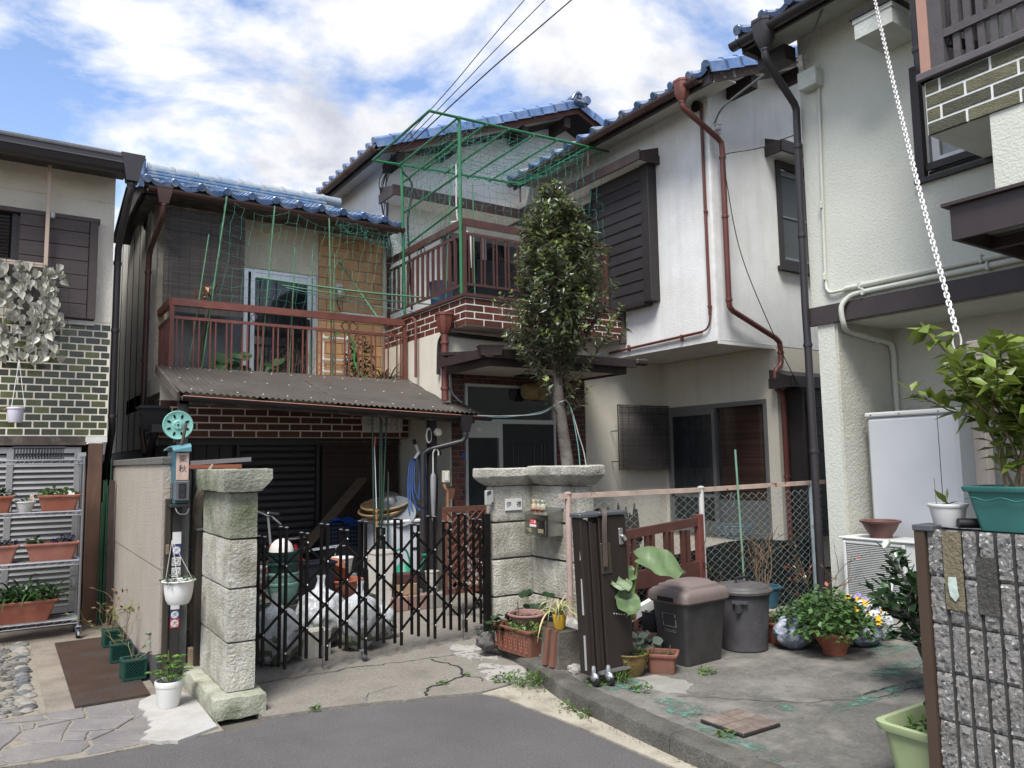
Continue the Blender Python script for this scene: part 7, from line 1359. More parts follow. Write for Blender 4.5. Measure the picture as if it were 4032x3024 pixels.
# bins
binm = mat('dark_grey_bin',(.050,.047,.047),.5,var=.12,vs=4,fine=.08,dirt=(.09,.08,.075),ds=2,da=.5);lidm = mat('faded_brown_lid',(.20,.155,.14),.65,var=.15,vs=6,fine=.1,dirt=(.12,.09,.08),ds=6,da=.5)
def rr(a,c,z,r,ox=0,oy=0,n=5):
    o = []
    for sx_,sy_,t0 in ((1,1,0),(-1,1,PI/2),(-1,-1,PI),(1,-1,1.5*PI)):
        for k in range(n+1): t_ = t0+PI/2*k/n;o.append((ox+sx_*(a-r)+r*math.cos(t_),oy+sy_*(c-r)+r*math.sin(t_),z))
    return o
b1_ = thing('trash_bin','square dark grey trash bin with faded brown lid and recycling print','trash bin',(4.22,4.09,.1),R(3));q=MB();q.loft([rr(.185,.13,0,.03),rr(.19,.135,.02,.03),rr(.225,.165,.45,.035)]);put('body',q,binm,b1_)
q=MB();q.loft([rr(.232,.172,.425,.04),rr(.248,.188,.44,.045),rr(.25,.19,.475,.045),rr(.245,.185,.50,.05),rr(.23,.17,.52,.06),rr(.205,.15,.525,.06),rr(.195,.14,.545,.06),rr(.17,.12,.55,.07),rr(.155,.105,.565,.07),rr(.02,.02,.575,.015)]);lid = put('lid',q,lidm,b1_);q=MB();q.box(-.255,-.075,.443,-.246,.075,.473,.003);put('handle_slot',q,black_m,lid)
pr_ = mat('print_grey',(.33,.32,.29),.6);q=MB();xw = -.2215
def onface(y_,z): return (-.187-(z-.02)*.0805-.0025,y_,z)
def flat(pts,w_):
    m_=MB();P_ = [Vector(onface(*p)) for p in pts];[m_.bar(a,c,.001,w_,(1,0,0)) for a,c in zip(P_,P_[1:])];return m_
q = merge(flat([(.06,.31),(.06,.355),(-.055,.355),(-.06,.33)],.009),flat([(-.06,.315),(-.06,.265),(.055,.265),(.06,.295)],.009));q.add([onface(-.045,.325),onface(-.075,.325),onface(-.06,.305)],[(0,1,2)]);q.add([onface(.045,.297),onface(.075,.297),onface(.06,.318)],[(0,1,2)])
for z_ in (.24,.228): q.add(flat([(.055,z_),(-.055,z_)],.004).v,flat([(.055,z_),(-.055,z_)],.004).f)
put('recycle_mark',q,pr_,b1_,smooth=0);q = MB()
for i,(y_,z_) in enumerate(((.04,.20),(0,.20),(-.04,.20),(.04,.155),(0,.155),(-.04,.155))):
    k = 10;star = (i % 2 == 1);pts = [onface(y_+(.016 if (j % 2 == 0 or not star) else .008)*math.cos(2*PI*j/k),z_+(.016 if (j % 2 == 0 or not star) else .008)*math.sin(2*PI*j/k)) for j in range(k)];q.add(pts,[tuple(range(k))])
put('flower_mark',q,pr_,b1_,smooth=0)
put('bin_text',xf(text_mb('Pioneer\nRecycle',.022,.0002),lambda p: Vector(onface(-p.x,.312+p.y))),pr_,b1_,smooth=0)
b2_ = thing('trash_bin','round grey plastic trash can with flat lid beside the square bin','trash bin',(4.80,4.09,.1));b2_.scale = (1.12,)*3;gb = mat('grey_bin',(.085,.080,.085),.5,var=.12,vs=4,fine=.08,dirt=(.13,.12,.12),ds=3,da=.4);q=MB();q.lathe([(.145,0),(.155,.008),(.165,.2),(.178,.36),(.184,.36),(.186,.37),(.18,.372)],40);put('body',q,gb,b2_)
q=MB();q.lathe([(.186,.375),(.20,.378),(.203,.395),(.197,.405),(.18,.408),(.17,.425),(.10,.44),(0,.445)],40);lid = put('lid',q,mat('grey_brown_lid',(.11,.10,.098),.6,var=.15,vs=6,dirt=(.17,.15,.14),ds=5,da=.4),b2_);q=MB();q.tube([(-.06,0,.44),(-.055,0,.472),(.055,0,.472),(.06,0,.44)],.010,8);put('lid_handle',q,mat('handle_black',(.03,.03,.034),.4),lid)
for a in (R(215),R(15)): q=MB();q.bar((.187*math.cos(a)-.05*math.sin(a),.187*math.sin(a)+.05*math.cos(a),.335),(.187*math.cos(a)+.05*math.sin(a),.187*math.sin(a)-.05*math.cos(a),.335),.03,.018);q.bar((.178*math.cos(a),.178*math.sin(a),.27),(.186*math.cos(a),.186*math.sin(a),.33),.02,.07);put('side_handle',q,gb,b2_)
for i in range(6): z_ = .08+.035*i;a = R(258);r_ = .158+z_*.055;put('volume_mark',xf(text_mb('-',.03,.0003),lambda p: Vector(((r_+.002)*math.cos(a+p.x/r_),(r_+.002)*math.sin(a+p.x/r_),z_+p.y))),pr_,b2_,smooth=0)
# calla and pots left of the bins
cst = MB()
def bigleaf(mb,c,yaw,pit,L,W_,roll=0):
    M_ = Matrix.Rotation(yaw,3,'Z') @ Matrix.Rotation(pit,3,'Y') @ Matrix.Rotation(roll,3,'X')
    def fn(u,v):
        w_ = W_*(math.sin(PI*min(1,u*.86+.10))**.8)*(1 if u < .8 else (1-u)/.2+.02)*.5;y_ = (v-.5)*2*w_;z_ = .10*abs(v-.5)*W_*2-.5*L*u*u*.55+.012*math.sin(u*14+v*5);return Vector(c)+M_ @ Vector((L*u-(.12*L*abs(v-.5)*2 if u < .2 else 0),y_,z_))
    mb.grid(fn,10,8)
cl = []
for c,yw,pt,L,W_,ro in (((.10,-.02,.76),R(-34),R(8),.34,.27,R(38)),((.06,.0,.66),R(150),R(5),.17,.17,R(-45)),((-.06,-.05,.66),R(195),R(5),.15,.20,R(-50)),((-.06,-.06,.55),R(235),R(35),.17,.19,R(-20))): cal=MB();bigleaf(cal,c,yw,pt,L,W_,ro);cl.append(('leaf',cal,leafmat('calla_leaf',(.15,.22,.10),.4,.2,.15)));cst.tube(curve([(0,0,.15),(c[0]*.3,c[1]*.3,c[2]*.6),c],5),[.018,.017,.016,.015,.013,.012,.011,.010,.009,.008,.006][:11],8)
planted('calla_pot','large leaved calla lily in an ochre glazed bowl pot beside the folded gate','flower pot',(3.60,4.06,.1),pot_mb(.085,.128,.155,.008,.015,waist=[(.108,.05),(.122,.1)]),mat('ochre_glaze',(.17,.105,.03),.5,var=.3,vs=8,bump=.8,bs=22),cl+[('stem',cst,mat('calla_stem',(.13,.22,.05),.45)),('clover',move(bushy(260,.13,.06,.025,51,.9),(0,0,.12)),lf_mid),('dead_flower',MB().ball((.14,.1,.36),.03,8,6,(.6,1,1.2)),mat('dead_calla',(.22,.13,.04),.8))],soil=soil_mb(.11,.13))
trough2 = planted('planter_box','short terracotta trough with sprouts beside the ochre bowl pot','planter',(3.83,3.98,.1),rect_pot_mb(.20,.17,.135,.85,.8),terra_old,[('foliage',move(bushy(46,.08,.03,.022,52),(0,0,.10)),lf_mid),('dry_stem',MB().tube([(-.06,0,.1),(-.05,0,.17)],.004,5).tube([(.05,0,.1),(.055,.01,.18)],.004,5),twigm)],R(-50),soil=MB().grid(lambda u,v: ((u-.5)*.18,(v-.5)*.15,.105),3,3))
planted('flower_pot','black nursery pot with small green shoots behind the bins','flower pot',(4.07,4.32,.29),pot_mb(.07,.09,.145,.006,.01),mat('black_pot',(.012,.014,.02),.5),[('foliage',move(bushy(20,.06,.06,.05,53),(0,0,.11)),lf_yel)],soil=soil_mb(.08,.12));q=MB();q.box(-.14,-.1,0,.14,.1,.185,.01);single('brick_stand',q,mat('red_stand',(.12,.06,.05),.9,var=.3),'dark red block under the black nursery pot','block',None,(4.09,4.33,.1))
q=MB();q.bar((3.87,4.36,.40),(4.2,4.36,.50),.05,.07);single('white_plank',q,white_pl,'white plank leaning behind the black nursery pot','plank')
hm,_ = MB(),0;rs = random.Random(17)
for i in range(46):
    c = Vector((3.84+rs.uniform(-.13,.15),4.25+rs.uniform(-.1,.08),.12+rs.uniform(0,.17)));s_ = rs.uniform(.025,.045);k = 9;n_ = Vector((rs.gauss(-.3,.4),rs.gauss(-.5,.3),1)).normalized();u = n_.orthogonal().normalized();v = n_.cross(u);hm.add([tuple(c)]+[tuple(c+(u*math.cos(2*PI*j/k)+v*math.sin(2*PI*j/k))*s_*(1 if j % 2 else .85)+n_*.008) for j in range(k)],[(0,j+1,(j+1) % k+1) for j in range(k)])
single('heuchera_clump',hm,leafmat('heuchera',(.14,.17,.12),.6,.12,.5),'clump of grey green veined round leaves between calla pot and bins','plant',smooth=60)
# behind the bins,along the fence
def shrub(name,label,loc,tw,lf,cat='shrub',tm=twigm):
    t_ = thing(name,label,cat,loc);put('stems',tw,tm,t_)
    for nm,mb,m_ in lf: put(nm,mb,m_,t_)
tw,tp = twigs(9,.42,.45,61,.006,6,3,.05,.25);planted('flower_pot','blue pot of bare brown shrub stems behind the round trash can','flower pot',(5.42,4.38,.30),pot_mb(.10,.125,.17,.012,.02),mat('blue_pot',(.045,.125,.17),.5,var=.1),[('stem',move(tw,(0,0,.14)),mat('tan_twig',(.19,.125,.07),.9,var=.3))],soil=soil_mb(.11,.14));q=MB();q.box(-.14,-.14,0,.14,.14,.195,.01);single('pot_stand',q,MATS['grey_block'],'grey block under the blue pot by the fence','block',None,(5.42,4.38,.1))
tw,tp = twigs(7,.55,.75,62,.005,7,3,.06,.35);rs = random.Random(3);pk = rs.sample(tp,34);shrub('blueberry_bush','bare twiggy bush with few pink red leaves before the wire fence',(5.95,4.30,.11),tw,[('pink_leaf',leaves([tuple(p) for p,d in pk[:20]],[tuple(d+Vector((rs.gauss(0,.6),rs.gauss(0,.6),0))) for p,d in pk[:20]],.055,.034,seed=4),lf_pink),('cream_leaf',leaves([tuple(p) for p,d in pk[20:]],[tuple(d) for p,d in pk[20:]],.05,.03,seed=5),leafmat('cream_leaf',(.5,.38,.2),.6,.25))])
tw,tp = twigs(3,.75,.35,63,.006,7,2,.03,.3);pk = rs.sample(tp,14);shrub('young_tree','thin dark stemmed sapling with sparse leaves tied by the middle fence post',(5.28,4.60,.11),tw,[('leaf_cluster',leaves([tuple(p) for p,d in pk],[tuple(d) for p,d in pk],.055,.03,seed=6),lf_dry),('new_leaf',leaves([tuple(p) for p,d in pk[:6]],[(0,0,1)]*6,.04,.02,seed=7),lf_yel)])
q=MB();q.tube([(5.42,4.58,.1),(5.39,4.60,1.62)],.009,8);single('plant_stake',q,mat('pale_green_stake',(.16,.28,.20),.45),'single pale green stake standing before the wire fence','stake')
t = thing('fern','small fern and weeds under the stake by the fence','plant',(5.25,4.35,.1));put('fronds',merge(move(straps(18,.3,.03,1,64,.1,.6),(.15,.1,0)),bushy(160,.3,.18,.05,65)),lf_light,t);q=MB();q.loft([rr(.2,.07,.0,.02),rr(.23,.085,.13,.02)]);single('planter_box',q,terra_old,'low terracotta trough half hidden behind the round can','planter',None,(5.12,4.42,.3),.1);q=MB();q.box(-.2,-.07,0,.2,.07,.197);single('plank_stand',q,wood_w,'dark timber stand under the hidden terracotta trough','stand',None,(5.12,4.42,.1),.1)
t = thing('hanging_basket','empty teal wire hanging basket on the garden side of the fence','wire basket',(5.75,4.95,.78));q = MB()
for j in range(6): r_ = .17*math.cos(j*.24);q.tube([(r_*math.cos(a),r_*math.sin(a),.14-.13*math.sin(j*.24)-.0) for a in [2*PI*i/24 for i in range(24)]],.004,5,closed=True)
for i in range(14): a = 2*PI*i/14;q.tube([(.17*math.cos(b_)*math.cos(a),.17*math.cos(b_)*math.sin(a),.14-.13*math.sin(b_)) for b_ in [j*.24 for j in range(7)]],.003,4)
q.tube(curve([(0,.02,.3),(.03,.02,.38),(0,.02,.44),(-.03,.02,.38)],5),.004,5);put('wires',q,mat('teal_wire',(.10,.16,.17),.5),t)
# tree stump in the garden
q=MB();q.ball((0,0,.05),.16,16,8,(1.3,1,.6),.4,3)
for i in range(16): a = 2*PI*i/16;q.tube([(.14*math.cos(a),.1*math.sin(a),.05),(.15*math.cos(a)+rnd.uniform(-.02,.02),.1*math.sin(a),.16+rnd.uniform(0,.2))],[.04,.006],6)
single('tree_stump',q,mat('rotten_stump',(.045,.035,.03),1,var=.4,vs=20,bump=1,bs=30),'jagged dark rotten stump behind the wire fence','stump',loc=(4.85,5.5,.80));q=MB();q.lathe([(.18,0),(.16,.3),(.15,.74)],14);single('stump_stand',q,mat('stump_stand',(.06,.045,.035),.95),'dark timber drum under the rotten stump','stand',loc=(4.85,5.5,.1))
# geranium,pansies,bags near the slab edge
planted('geranium_pot','brown terracotta bowl pot overflowing with green geranium leaves','flower pot',(5.18,3.58,.1),pot_mb(.085,.145,.165,.014,.025,waist=[(.085,.03),(.12,.09)]),terra,[('foliage',move(xf(bushy(1000,.29,.34,.052,71,.95),lambda p: Vector((p.x,p.y,p.z-.25*max(0,p.xy.length-.18)))),(-.02,.02,.14)),leafmat('geranium_leaf',(.085,.17,.045),.5,.2,.4)),('stem',move(twigs(18,.3,.9,72,.004,5,2,.06)[0],(0,0,.12)),greenstem)],soil=soil_mb(.13,.14))
q = bushy(2200,.5,.26,.05,73,.9);t = thing('ground_cover','spreading green herb bed between the pots and the fence','plants',(5.75,4.05,.1));put('foliage',xf(q,lambda p: Vector((p.x*1.25,p.y*.75,p.z))),leafmat('herb_leaf',(.075,.15,.04),.5,.2,.45),t)
planted('bowl_pot','wide terracotta bowl of small green plants beside the round can','flower pot',(5.20,4.02,.1),pot_mb(.14,.17,.17,.014,.025),terra,[('foliage',move(bushy(300,.17,.14,.04,74),(0,0,.13)),lf_mid),('white_flower',MB().ball((-.04,-.06,.17),.02,8,5),white_pl)],soil=soil_mb(.15,.14))
bagb = mat('blue_grey_bag',(.16,.19,.25),.35,var=.3,vs=10,bump=1.0,bs=18,dirt=(.5,.52,.55),ds=3,da=.6)
bag('blue grey soil bag slumped behind the geranium pot',5.10,3.86,.17,.26,6,(1.2,.9),m=bagb,inner=False,z=.1);bag('grey soil bag under the yellow pansies',5.58,3.60,.16,.17,7,(1.15,.9),m=bagb,inner=False,z=.1);bag('small white clear bag beside the pansies',5.88,3.62,.12,.22,8,(1,.9),inner=False,z=.1)
t = thing('pansy_plant','yellow and white pansies blooming beside the geranium pot','flowers',(5.60,3.60,.17));put('foliage',bushy(260,.2,.24,.04,75),lf_mid,t);rs = random.Random(5)
for nm,m_,k_,sp,dx in (('yellow_flower',leafmat('yellow_petal',(.70,.42,.015),.6,.25,.25),20,.18,0),('white_flower',leafmat('white_petal',(.72,.72,.75),.6,.2,.1),13,.12,-.05),('violet_flower',leafmat('violet_petal',(.25,.2,.45),.6,.2,.3),5,.1,0)):
    mb = MB()
    for k in range(5): a = 2*PI*k/5;d = Vector((math.cos(a),math.sin(a),0));s_ = Vector((-d.y,d.x,0));mb.add([(0,0,0),tuple(d*.014-s_*.014+Vector((0,0,.004))),tuple(d*.027),tuple(d*.014+s_*.014+Vector((0,0,.004)))],[(0,1,2,3)])
    fm = mb.mesh(nm,m_,60)
    for k in range(k_): piece(nm,fm,t,(rs.uniform(-sp,sp),rs.uniform(-sp,sp)*.6+dx,rs.uniform(.1,.30)),Vector((-.6+rs.gauss(0,.2),-.6+rs.gauss(0,.2),.4)).to_track_quat('Z','X').to_euler(),world=False)
q=MB();q.box(5.95,3.2,.1,6.25,3.75,.2,.01);single('concrete_block',q,MATS['grey_block'],'grey concrete kerb block beneath the air conditioner','concrete block')
# camellia by the block wall
t = thing('camellia_bush','glossy dark green camellia bush growing behind the block wall end','shrub',(4.82,2.50,.1));tw,tp = twigs(10,.70,.40,81,.011,8,4,.08,.28);put('stems',tw,barkm,t);rs = random.Random(81);pk = [x for x in tp if x[0].z > .2];pk = pk*2;put('crown',leaves([tuple(p) for p,d in pk],[tuple(d*.5+Vector((rs.gauss(0,.8),rs.gauss(0,.8),rs.gauss(.2,.4)))) for p,d in pk],[rs.uniform(.08,.13) for _ in pk],[rs.uniform(.04,.062) for _ in pk],seed=82),leafmat('camellia_leaf',(.035,.085,.028),.25,.12,.45,.7),t)
# air conditioner,heat pump,bowl
ac = thing('air_conditioner','white air conditioner outdoor unit with slatted grille by the green house pillar','air conditioner',(6.45,3.83,.1));acw = mat('ac_white',(.60,.60,.57),.45,var=.04,dirt=(.5,.48,.43),ds=4,da=.3)
q=MB();q.box(6.3,3.42,.29,6.6,4.22,.815,.012);put('case',q,acw,ac,True);q=MB();q.box(6.28,3.40,.817,6.62,4.24,.835,.006);put('top',q,acw,ac,True);q=MB();q.box(6.292,3.66,.33,6.299,4.17,.79);put('fan_shadow',q,mat('grille_dark',(.06,.065,.08),.6),ac,True,0);q = MB()
for i in range(30): z_ = .335+i*.0153;q.box(6.28,3.67,z_,6.29,4.16,z_+.0065)
put('grille',q,acw,ac,True,0)['kind'] = 'stuff';q=MB();q.box(6.276,3.63,.315,6.298,3.66,.80,.006);q.box(6.276,4.17,.315,6.298,4.20,.80,.006);q.box(6.277,3.66,.785,6.298,4.17,.80);q.box(6.277,3.66,.315,6.298,4.17,.33);put('grille_frame',q,acw,ac,True);q=MB();q.box(6.297,3.45,.70,6.2995,3.52,.73);put('logo',q,mat('ac_blue',(.02,.35,.6),.4),ac,True,0)
for yy in (3.5,4.1): q=MB();q.box(6.3,yy,.1,6.6,yy+.06,.289);put('foot',q,mat('foot_grey',(.2,.2,.2),.8),ac,True)
hpm = thing('water_heater','tall pale grey heat pump water heater tank behind the air conditioner','water heater',(6.95,3.85,.1));q=MB();q.box(6.72,3.36,.12,7.2,4.18,1.90,.03);put('case',q,mat('heater_grey',(.52,.53,.54),.45,var=.03),hpm,True);q=MB();q.box(6.71,3.35,1.90,7.21,4.19,1.945,.012);put('top',q,acw,hpm,True);q=MB();q.box(6.7185,3.515,.2,6.721,3.52,1.88);put('panel_seam',q,dk,hpm,True,0);q = MB()
for yy in (3.5,3.85,4.12): q.lathe([(0,-.004),(.006,-.004),(.006,0)],8,(6.71,yy,1.92),'x')
put('screw',q,dk,hpm,True)
q=MB();q.lathe([(.09,0),(.09,.02),(.125,.07),(.15,.125),(.165,.13),(.17,.145),(.155,.15),(.142,.145),(.12,.08),(0,.05)],32);single('bowl_pot',q,mat('brown_plastic',(.17,.075,.06),.55,var=.08),'empty brown plastic bowl pot on the air conditioner','flower pot',loc=(6.43,3.92,.836))
# ================================================================== block wall with planters
bw = thing('block_wall','rough grey grooved concrete block wall with brown steel end','block wall',(3.26,.6,.1));blk = mat('split_block',(.235,.225,.21),.95,var=.3,vs=14,bump=1.2,bs=55,fine=.3,fs=90,dirt=(.13,.12,.10),ds=7,da=.6,voro=(85,.94,(.48,.47,.45),.94,(.06,.06,.06)));tanb = mat('tan_block',(.22,.185,.115),.95,var=.25,vs=14,bump=1.0,bs=60,fine=.25,dirt=(.12,.11,.07),ds=6,da=.6)
def block_mb(seed):
    b=MB();W_,H = .386,.186;n = 72
    def dep(u):
        k = (u*6) % 1;return -.016 if (k < .11 or k > .89) and .03 < u < .97 else 0.0
    b.grid(lambda u,v: (dep(u)*-1+(mnoise.noise(Vector((u*22+seed,v*12,seed)))*.007+mnoise.noise(Vector((u*60,v*30,seed)))*.004 if dep(u) == 0 else 0)-(0 if .03 < v < .97 else -.008),-u*W_,v*H),n,14);b.box(.02,-W_,0,.12,0,H);return b
vars_ = [block_mb(i*3.7).mesh('block',blk,30) for i in range(3)];k = 0
for r_ in range(7):
    for c in range(7): piece('block',vars_[k % 3],bw,(3.205,1.752-.39*c-(0),1.245-.19*(r_+1)+.002));k += 1
q=MB();q.box(3.215,-1.0,0,3.30,1.75,1.243);put('mortar',q,mat('dark_mortar',(.07,.065,.06),.95),bw,True,0)
q=MB();q.grid(lambda u,v: (3.198+.005*mnoise.noise(Vector((u*9,v*20,3))),1.69-.075*u,.93+.31*v),8,20);put('tan_panel',q,tanb,bw,True,180);q=MB();q.grid(lambda u,v: (3.199+.004*mnoise.noise(Vector((u*9,v*20,8))),1.565-.075*u,.93+.22*v),8,14);put('plain_panel',q,mat('dark_plain',(.10,.095,.08),.95,var=.3,vs=12,bump=1,bs=50,fine=.2),bw,True,180)
q=MB();q.box(3.19,1.757,.0,3.30,1.80,1.235);put('steel_edge',q,mat('brown_steel',(.085,.052,.032),.7,var=.1),bw,True,0);q=MB();q.box(3.185,1.72,1.236,3.31,1.805,1.26,.003);put('edge_cap',q,capm,bw,True)
q=MB();q.add([(3.190,1.67,1.06),(3.190,1.64,1.062),(3.189,1.636,1.01),(3.189,1.632,.99),(3.190,1.648,.965),(3.190,1.668,.985),(3.189,1.674,1.03)],[(0,1,2,3,4,5,6)]);put('clear_patch',q,mat('clear_sticker',(.48,.56,.5),.15,var=.2,vs=40),bw,True,0);q=MB();q.lathe([(.006,-.006),(.012,-.006),(.012,.01)],14,(3.205,1.70,1.04),'x');put('anchor',q,screw,bw,True)
tealp = mat('teal_planter',(.045,.19,.165),.45,var=.06);cit,cst_ = MB(),MB();tw,tp = twigs(5,.60,.42,91,.008,8,5,.02,.3);rs = random.Random(91);pk = [x for x in tp if x[0].z > .08];pk = (pk*3)[:700];lfc = leaves([tuple(p) for p,d in pk],[tuple(d*.4+Vector((rs.gauss(0,.8),rs.gauss(0,.8),rs.gauss(.1,.5)))) for p,d in pk],[rs.uniform(.07,.125) for _ in pk],[rs.uniform(.035,.055) for _ in pk],seed=92)
q = rect_pot_mb(.42,.2,.175,.82,.8,.012,.022);t = planted('citrus_planter','teal rectangular planter with yellow green citrus tree on the block wall','planter',(3.33,1.395,1.247),q,tealp,[('foliage',move(lfc,(-.07,0,.15)),leafmat('citrus_leaf',(.17,.23,.04),.35,.3,.4)),('stem',move(tw,(-.07,0,.14)),mat('citrus_stem',(.2,.15,.08),.8)),('wave_line',MB().tube([(-.205+.012*i,-.1075,.125+.006*math.sin(i*.7)) for i in range(35)],.0025,5),tealp)],R(-90),soil=MB().grid(lambda u,v: ((u-.5)*.38,(v-.5)*.17,.145),3,2))
planted('flower_pot','small white plastic pot with one seedling on the block wall end','flower pot',(3.31,1.715,1.25),pot_mb(.055,.070,.095,.007,.014),white_pl,[('foliage',move(leaves([(0,0,0),(0,0,.02),(.01,.01,0),(0,.02,0)],[(-.7,.3,1),(.1,.0,1),(.5,-.5,.3),(-.3,-.8,.2)],[.10,.06,.05,.05],[.04,.012,.03,.03]),(0,0,.09)),lf_yel),('stem',MB().tube([(0,0,.07),(0,0,.1)],.003,5).tube([(-.03,.03,.07),(-.035,.03,.2)],.0012,5),greenstem)],soil=soil_mb(.063,.085))
q=MB();q.lathe([(0,-.05),(.02,-.05),(.02,.05),(0,.05)],14,(0,0,.02),'y');single('black_tube',q,mat('tube_red_black',(.02,.018,.018),.5),'short black tube with red end lying between the pots on the wall','tube',None,(3.29,1.615,1.25),.8)
pgt = mat('pale_green_trough',(.30,.36,.19),.5,var=.07,vs=5,dirt=(.22,.26,.13),ds=5,da=.4);planted('planter_trough','large pale green trough with black pot inside by the block wall','planter',(3.52,1.78,.1),rect_pot_mb(.50,.58,.29,.85,.85,.018,.035,.06,6),pgt,[('foliage',move(bushy(60,.09,.06,.05,95),(-.12,.14,.23)),lf_light),('weeds',move(bushy(50,.12,.05,.045,96),(.0,-.08,.23)),lf_dry)],soil=MB().grid(lambda u,v: ((u-.5)*.46,(v-.5)*.53,.235+.01*mnoise.noise(Vector((u*7,v*7,1)))),10,10));planted('flower_pot','black plastic pot of narcissus shoots inside the pale green trough','flower pot',(3.58,1.92,.31),pot_mb(.075,.09,.12,.006,.008),MATS['black_pot'],[('foliage',move(xf(straps(14,.19,.012,.2,97,.04,.25),lambda p: p),(0,0,.1)),leafmat('narcissus',(.035,.085,.045),.4,.1))],soil=soil_mb(.08,.1))
# deck tile
dt = thing('deck_tile','wood look parquet deck tile lying on the parking slab by the kerb','deck tile',(3.415,2.965,.104));dm = mat('deck_plank',(.19,.145,.12),.75,var=.25,vs=12,fine=.15,rand=.15,dirt=(.30,.24,.2),ds=9,da=.5)
q=MB();q.box(-.15,-.15,0,.15,.15,.014,.003);put('base',q,dk,dt)
for bx_,by_,v_ in ((-.075,-.075,0),(.075,.075,0),(.075,-.075,1),(-.075,.075,1)):
    for i in (-.037,.037): q=MB();q.box(-.072,-.0345,.0141,.072,.0345,.022,.002);o = put('plank',q,dm,dt);o.location = (bx_+(i if v_ else 0),by_+(0 if v_ else i),0);o.rotation_euler = (0,0,PI/2 if v_ else 0)
# ================================================================== the entrance tree
tree = thing('evergreen_tree','slim evergreen tree with dense crown growing behind the angled stone pillar','tree',(5.22,6.75,.1))
TX,TY = 5.03,6.72
trunk = curve([(5.24,6.75,.1),(5.21,6.74,.9),(5.16,6.73,1.5),(5.09,6.72,1.95),(5.05,6.72,2.35),(5.06,6.72,2.8),(5.08,6.72,3.3),(5.10,6.72,3.9),(5.13,6.72,4.35)],6);n = len(trunk)
q=MB();q.tube(trunk,[.085-.075*(i/(n-1))**1.1 for i in range(n)],12);put('trunk',q,mat('tree_bark',(.17,.145,.12),.95,var=.3,vs=9,bump=.7,bs=35,dirt=(.26,.24,.21),ds=6,da=.6),tree,True)
def rad(z): # crown outline
    pts = [(2.2,.10),(2.4,.36),(2.7,.62),(3.0,.76),(3.3,.78),(3.6,.66),(3.9,.50),(4.2,.34),(4.5,.2),(4.74,.04)]
    for (a,ra),(c,rc_) in zip(pts,pts[1:]):
        if a <= z <= c: return ra+(rc_-ra)*(z-a)/(c-a)
    return 0
rs = random.Random(21);br_=MB();P1,D1,L1,W1,P2,D2,L2,W2 = [],[],[],[],[],[],[],[]
def shoot(p,d,L,rad0,dens=1.0,lim=True):
    k = int(L/.045);pp = [p]
    for i in range(k):
        d = (d+Vector((rs.gauss(0,.10),rs.gauss(0,.10),.075))).normalized();p = p+d*.045;pp.append(p)
        if lim and (Vector((p.x-TX,p.y-TY)).length > rad(p.z)*(1.0+.45*mnoise.noise(p*3.3)) or p.z > 4.66): break
        t = i/max(1,k)
        if t > .12:
            for _ in range(3 if rs.random() < dens else 2):
                a = rs.uniform(0,2*PI);u = d.orthogonal().normalized();v = d.cross(u);dd = d*.55+(u*math.cos(a)+v*math.sin(a));l = rs.uniform(.065,.115)
                new = (t > .8 and rs.random() < .65) or rs.random() < .05
                (P2 if new else P1).append(tuple(p));(D2 if new else D1).append(tuple(dd+(Vector((0,0,.4)) if new else Vector())));(L2 if new else L1).append(l*(.75 if new else 1));(W2 if new else W1).append(l*(.36 if new else .34))
    if len(pp) > 1: br_.tube(pp[::2] if len(pp) > 4 else pp,[rad0*(1-.75*i/max(1,len(pp[::2] if len(pp) > 4 else pp)-1)) for i in range(len(pp[::2] if len(pp) > 4 else pp))],5)
    return pp
for i in range(140):
    z0 = 2.22+2.08*(i/140)**1.05;j = min(n-1,max(0,next((k for k,p in enumerate(trunk) if p.z >= z0),n-1)));a = i*2.4+rs.gauss(0,.3);e = rs.uniform(.35,1.15);p = trunk[j].copy()
    pp = shoot(p,Vector((math.cos(a)*math.cos(e),math.sin(a)*math.cos(e),math.sin(e))),rs.uniform(.5,1.15),.010)
    for m_ in range(4):
        k = rs.randint(len(pp)//3,len(pp)-1);shoot(pp[k],Vector((math.cos(a+rs.gauss(0,1)),math.sin(a+rs.gauss(0,1)),rs.uniform(.3,1.2))).normalized(),rs.uniform(.2,.5),.005)
for z0,a,L in ((1.95,-.3,.55),(2.0,.4,.5),(2.05,3.5,.45),(2.15,-1.0,.4),(1.85,.9,.4),(2.3,2.8,.35),(2.2,0,.5)): shoot(Vector((TX,TY,z0)),Vector((math.cos(a),math.sin(a),.55)).normalized(),L,.007,.6,False)
put('branches',br_,twigm,tree,True)
put('crown',leaves(P1,D1,L1,W1,seed=5),leafmat('evergreen_leaf',(.15,.185,.10),.25,.18,.55,.8),tree,True,0);put('new_leaves',leaves(P2,D2,L2,W2,seed=6),leafmat('evergreen_new',(.25,.31,.08),.4,.3,.35),tree,True,0)
tealw = mat('teal_cord',(.16,.33,.30),.5)
t = thing('tied_cable','teal and white cable slung from the lean-to gutter around the tree trunk','cable',(4.9,7.3,2.0))
for m_,o_ in ((tealw,0),(mat('white_cable',(.55,.54,.5),.5),.015)):
    q=MB();q.tube(curve([(4.72,7.9,2.10),(4.85,7.5,2.06+o_),(5.0,7.0,2.09-o_),(5.03,6.66,2.18),(5.13,6.64,2.16),(5.2+o_*2,6.62,1.85),(5.25+o_*6,6.62,1.4),(5.26+o_*6,6.62,.2)],8),.006,6);put('cable',q,m_,t,True)
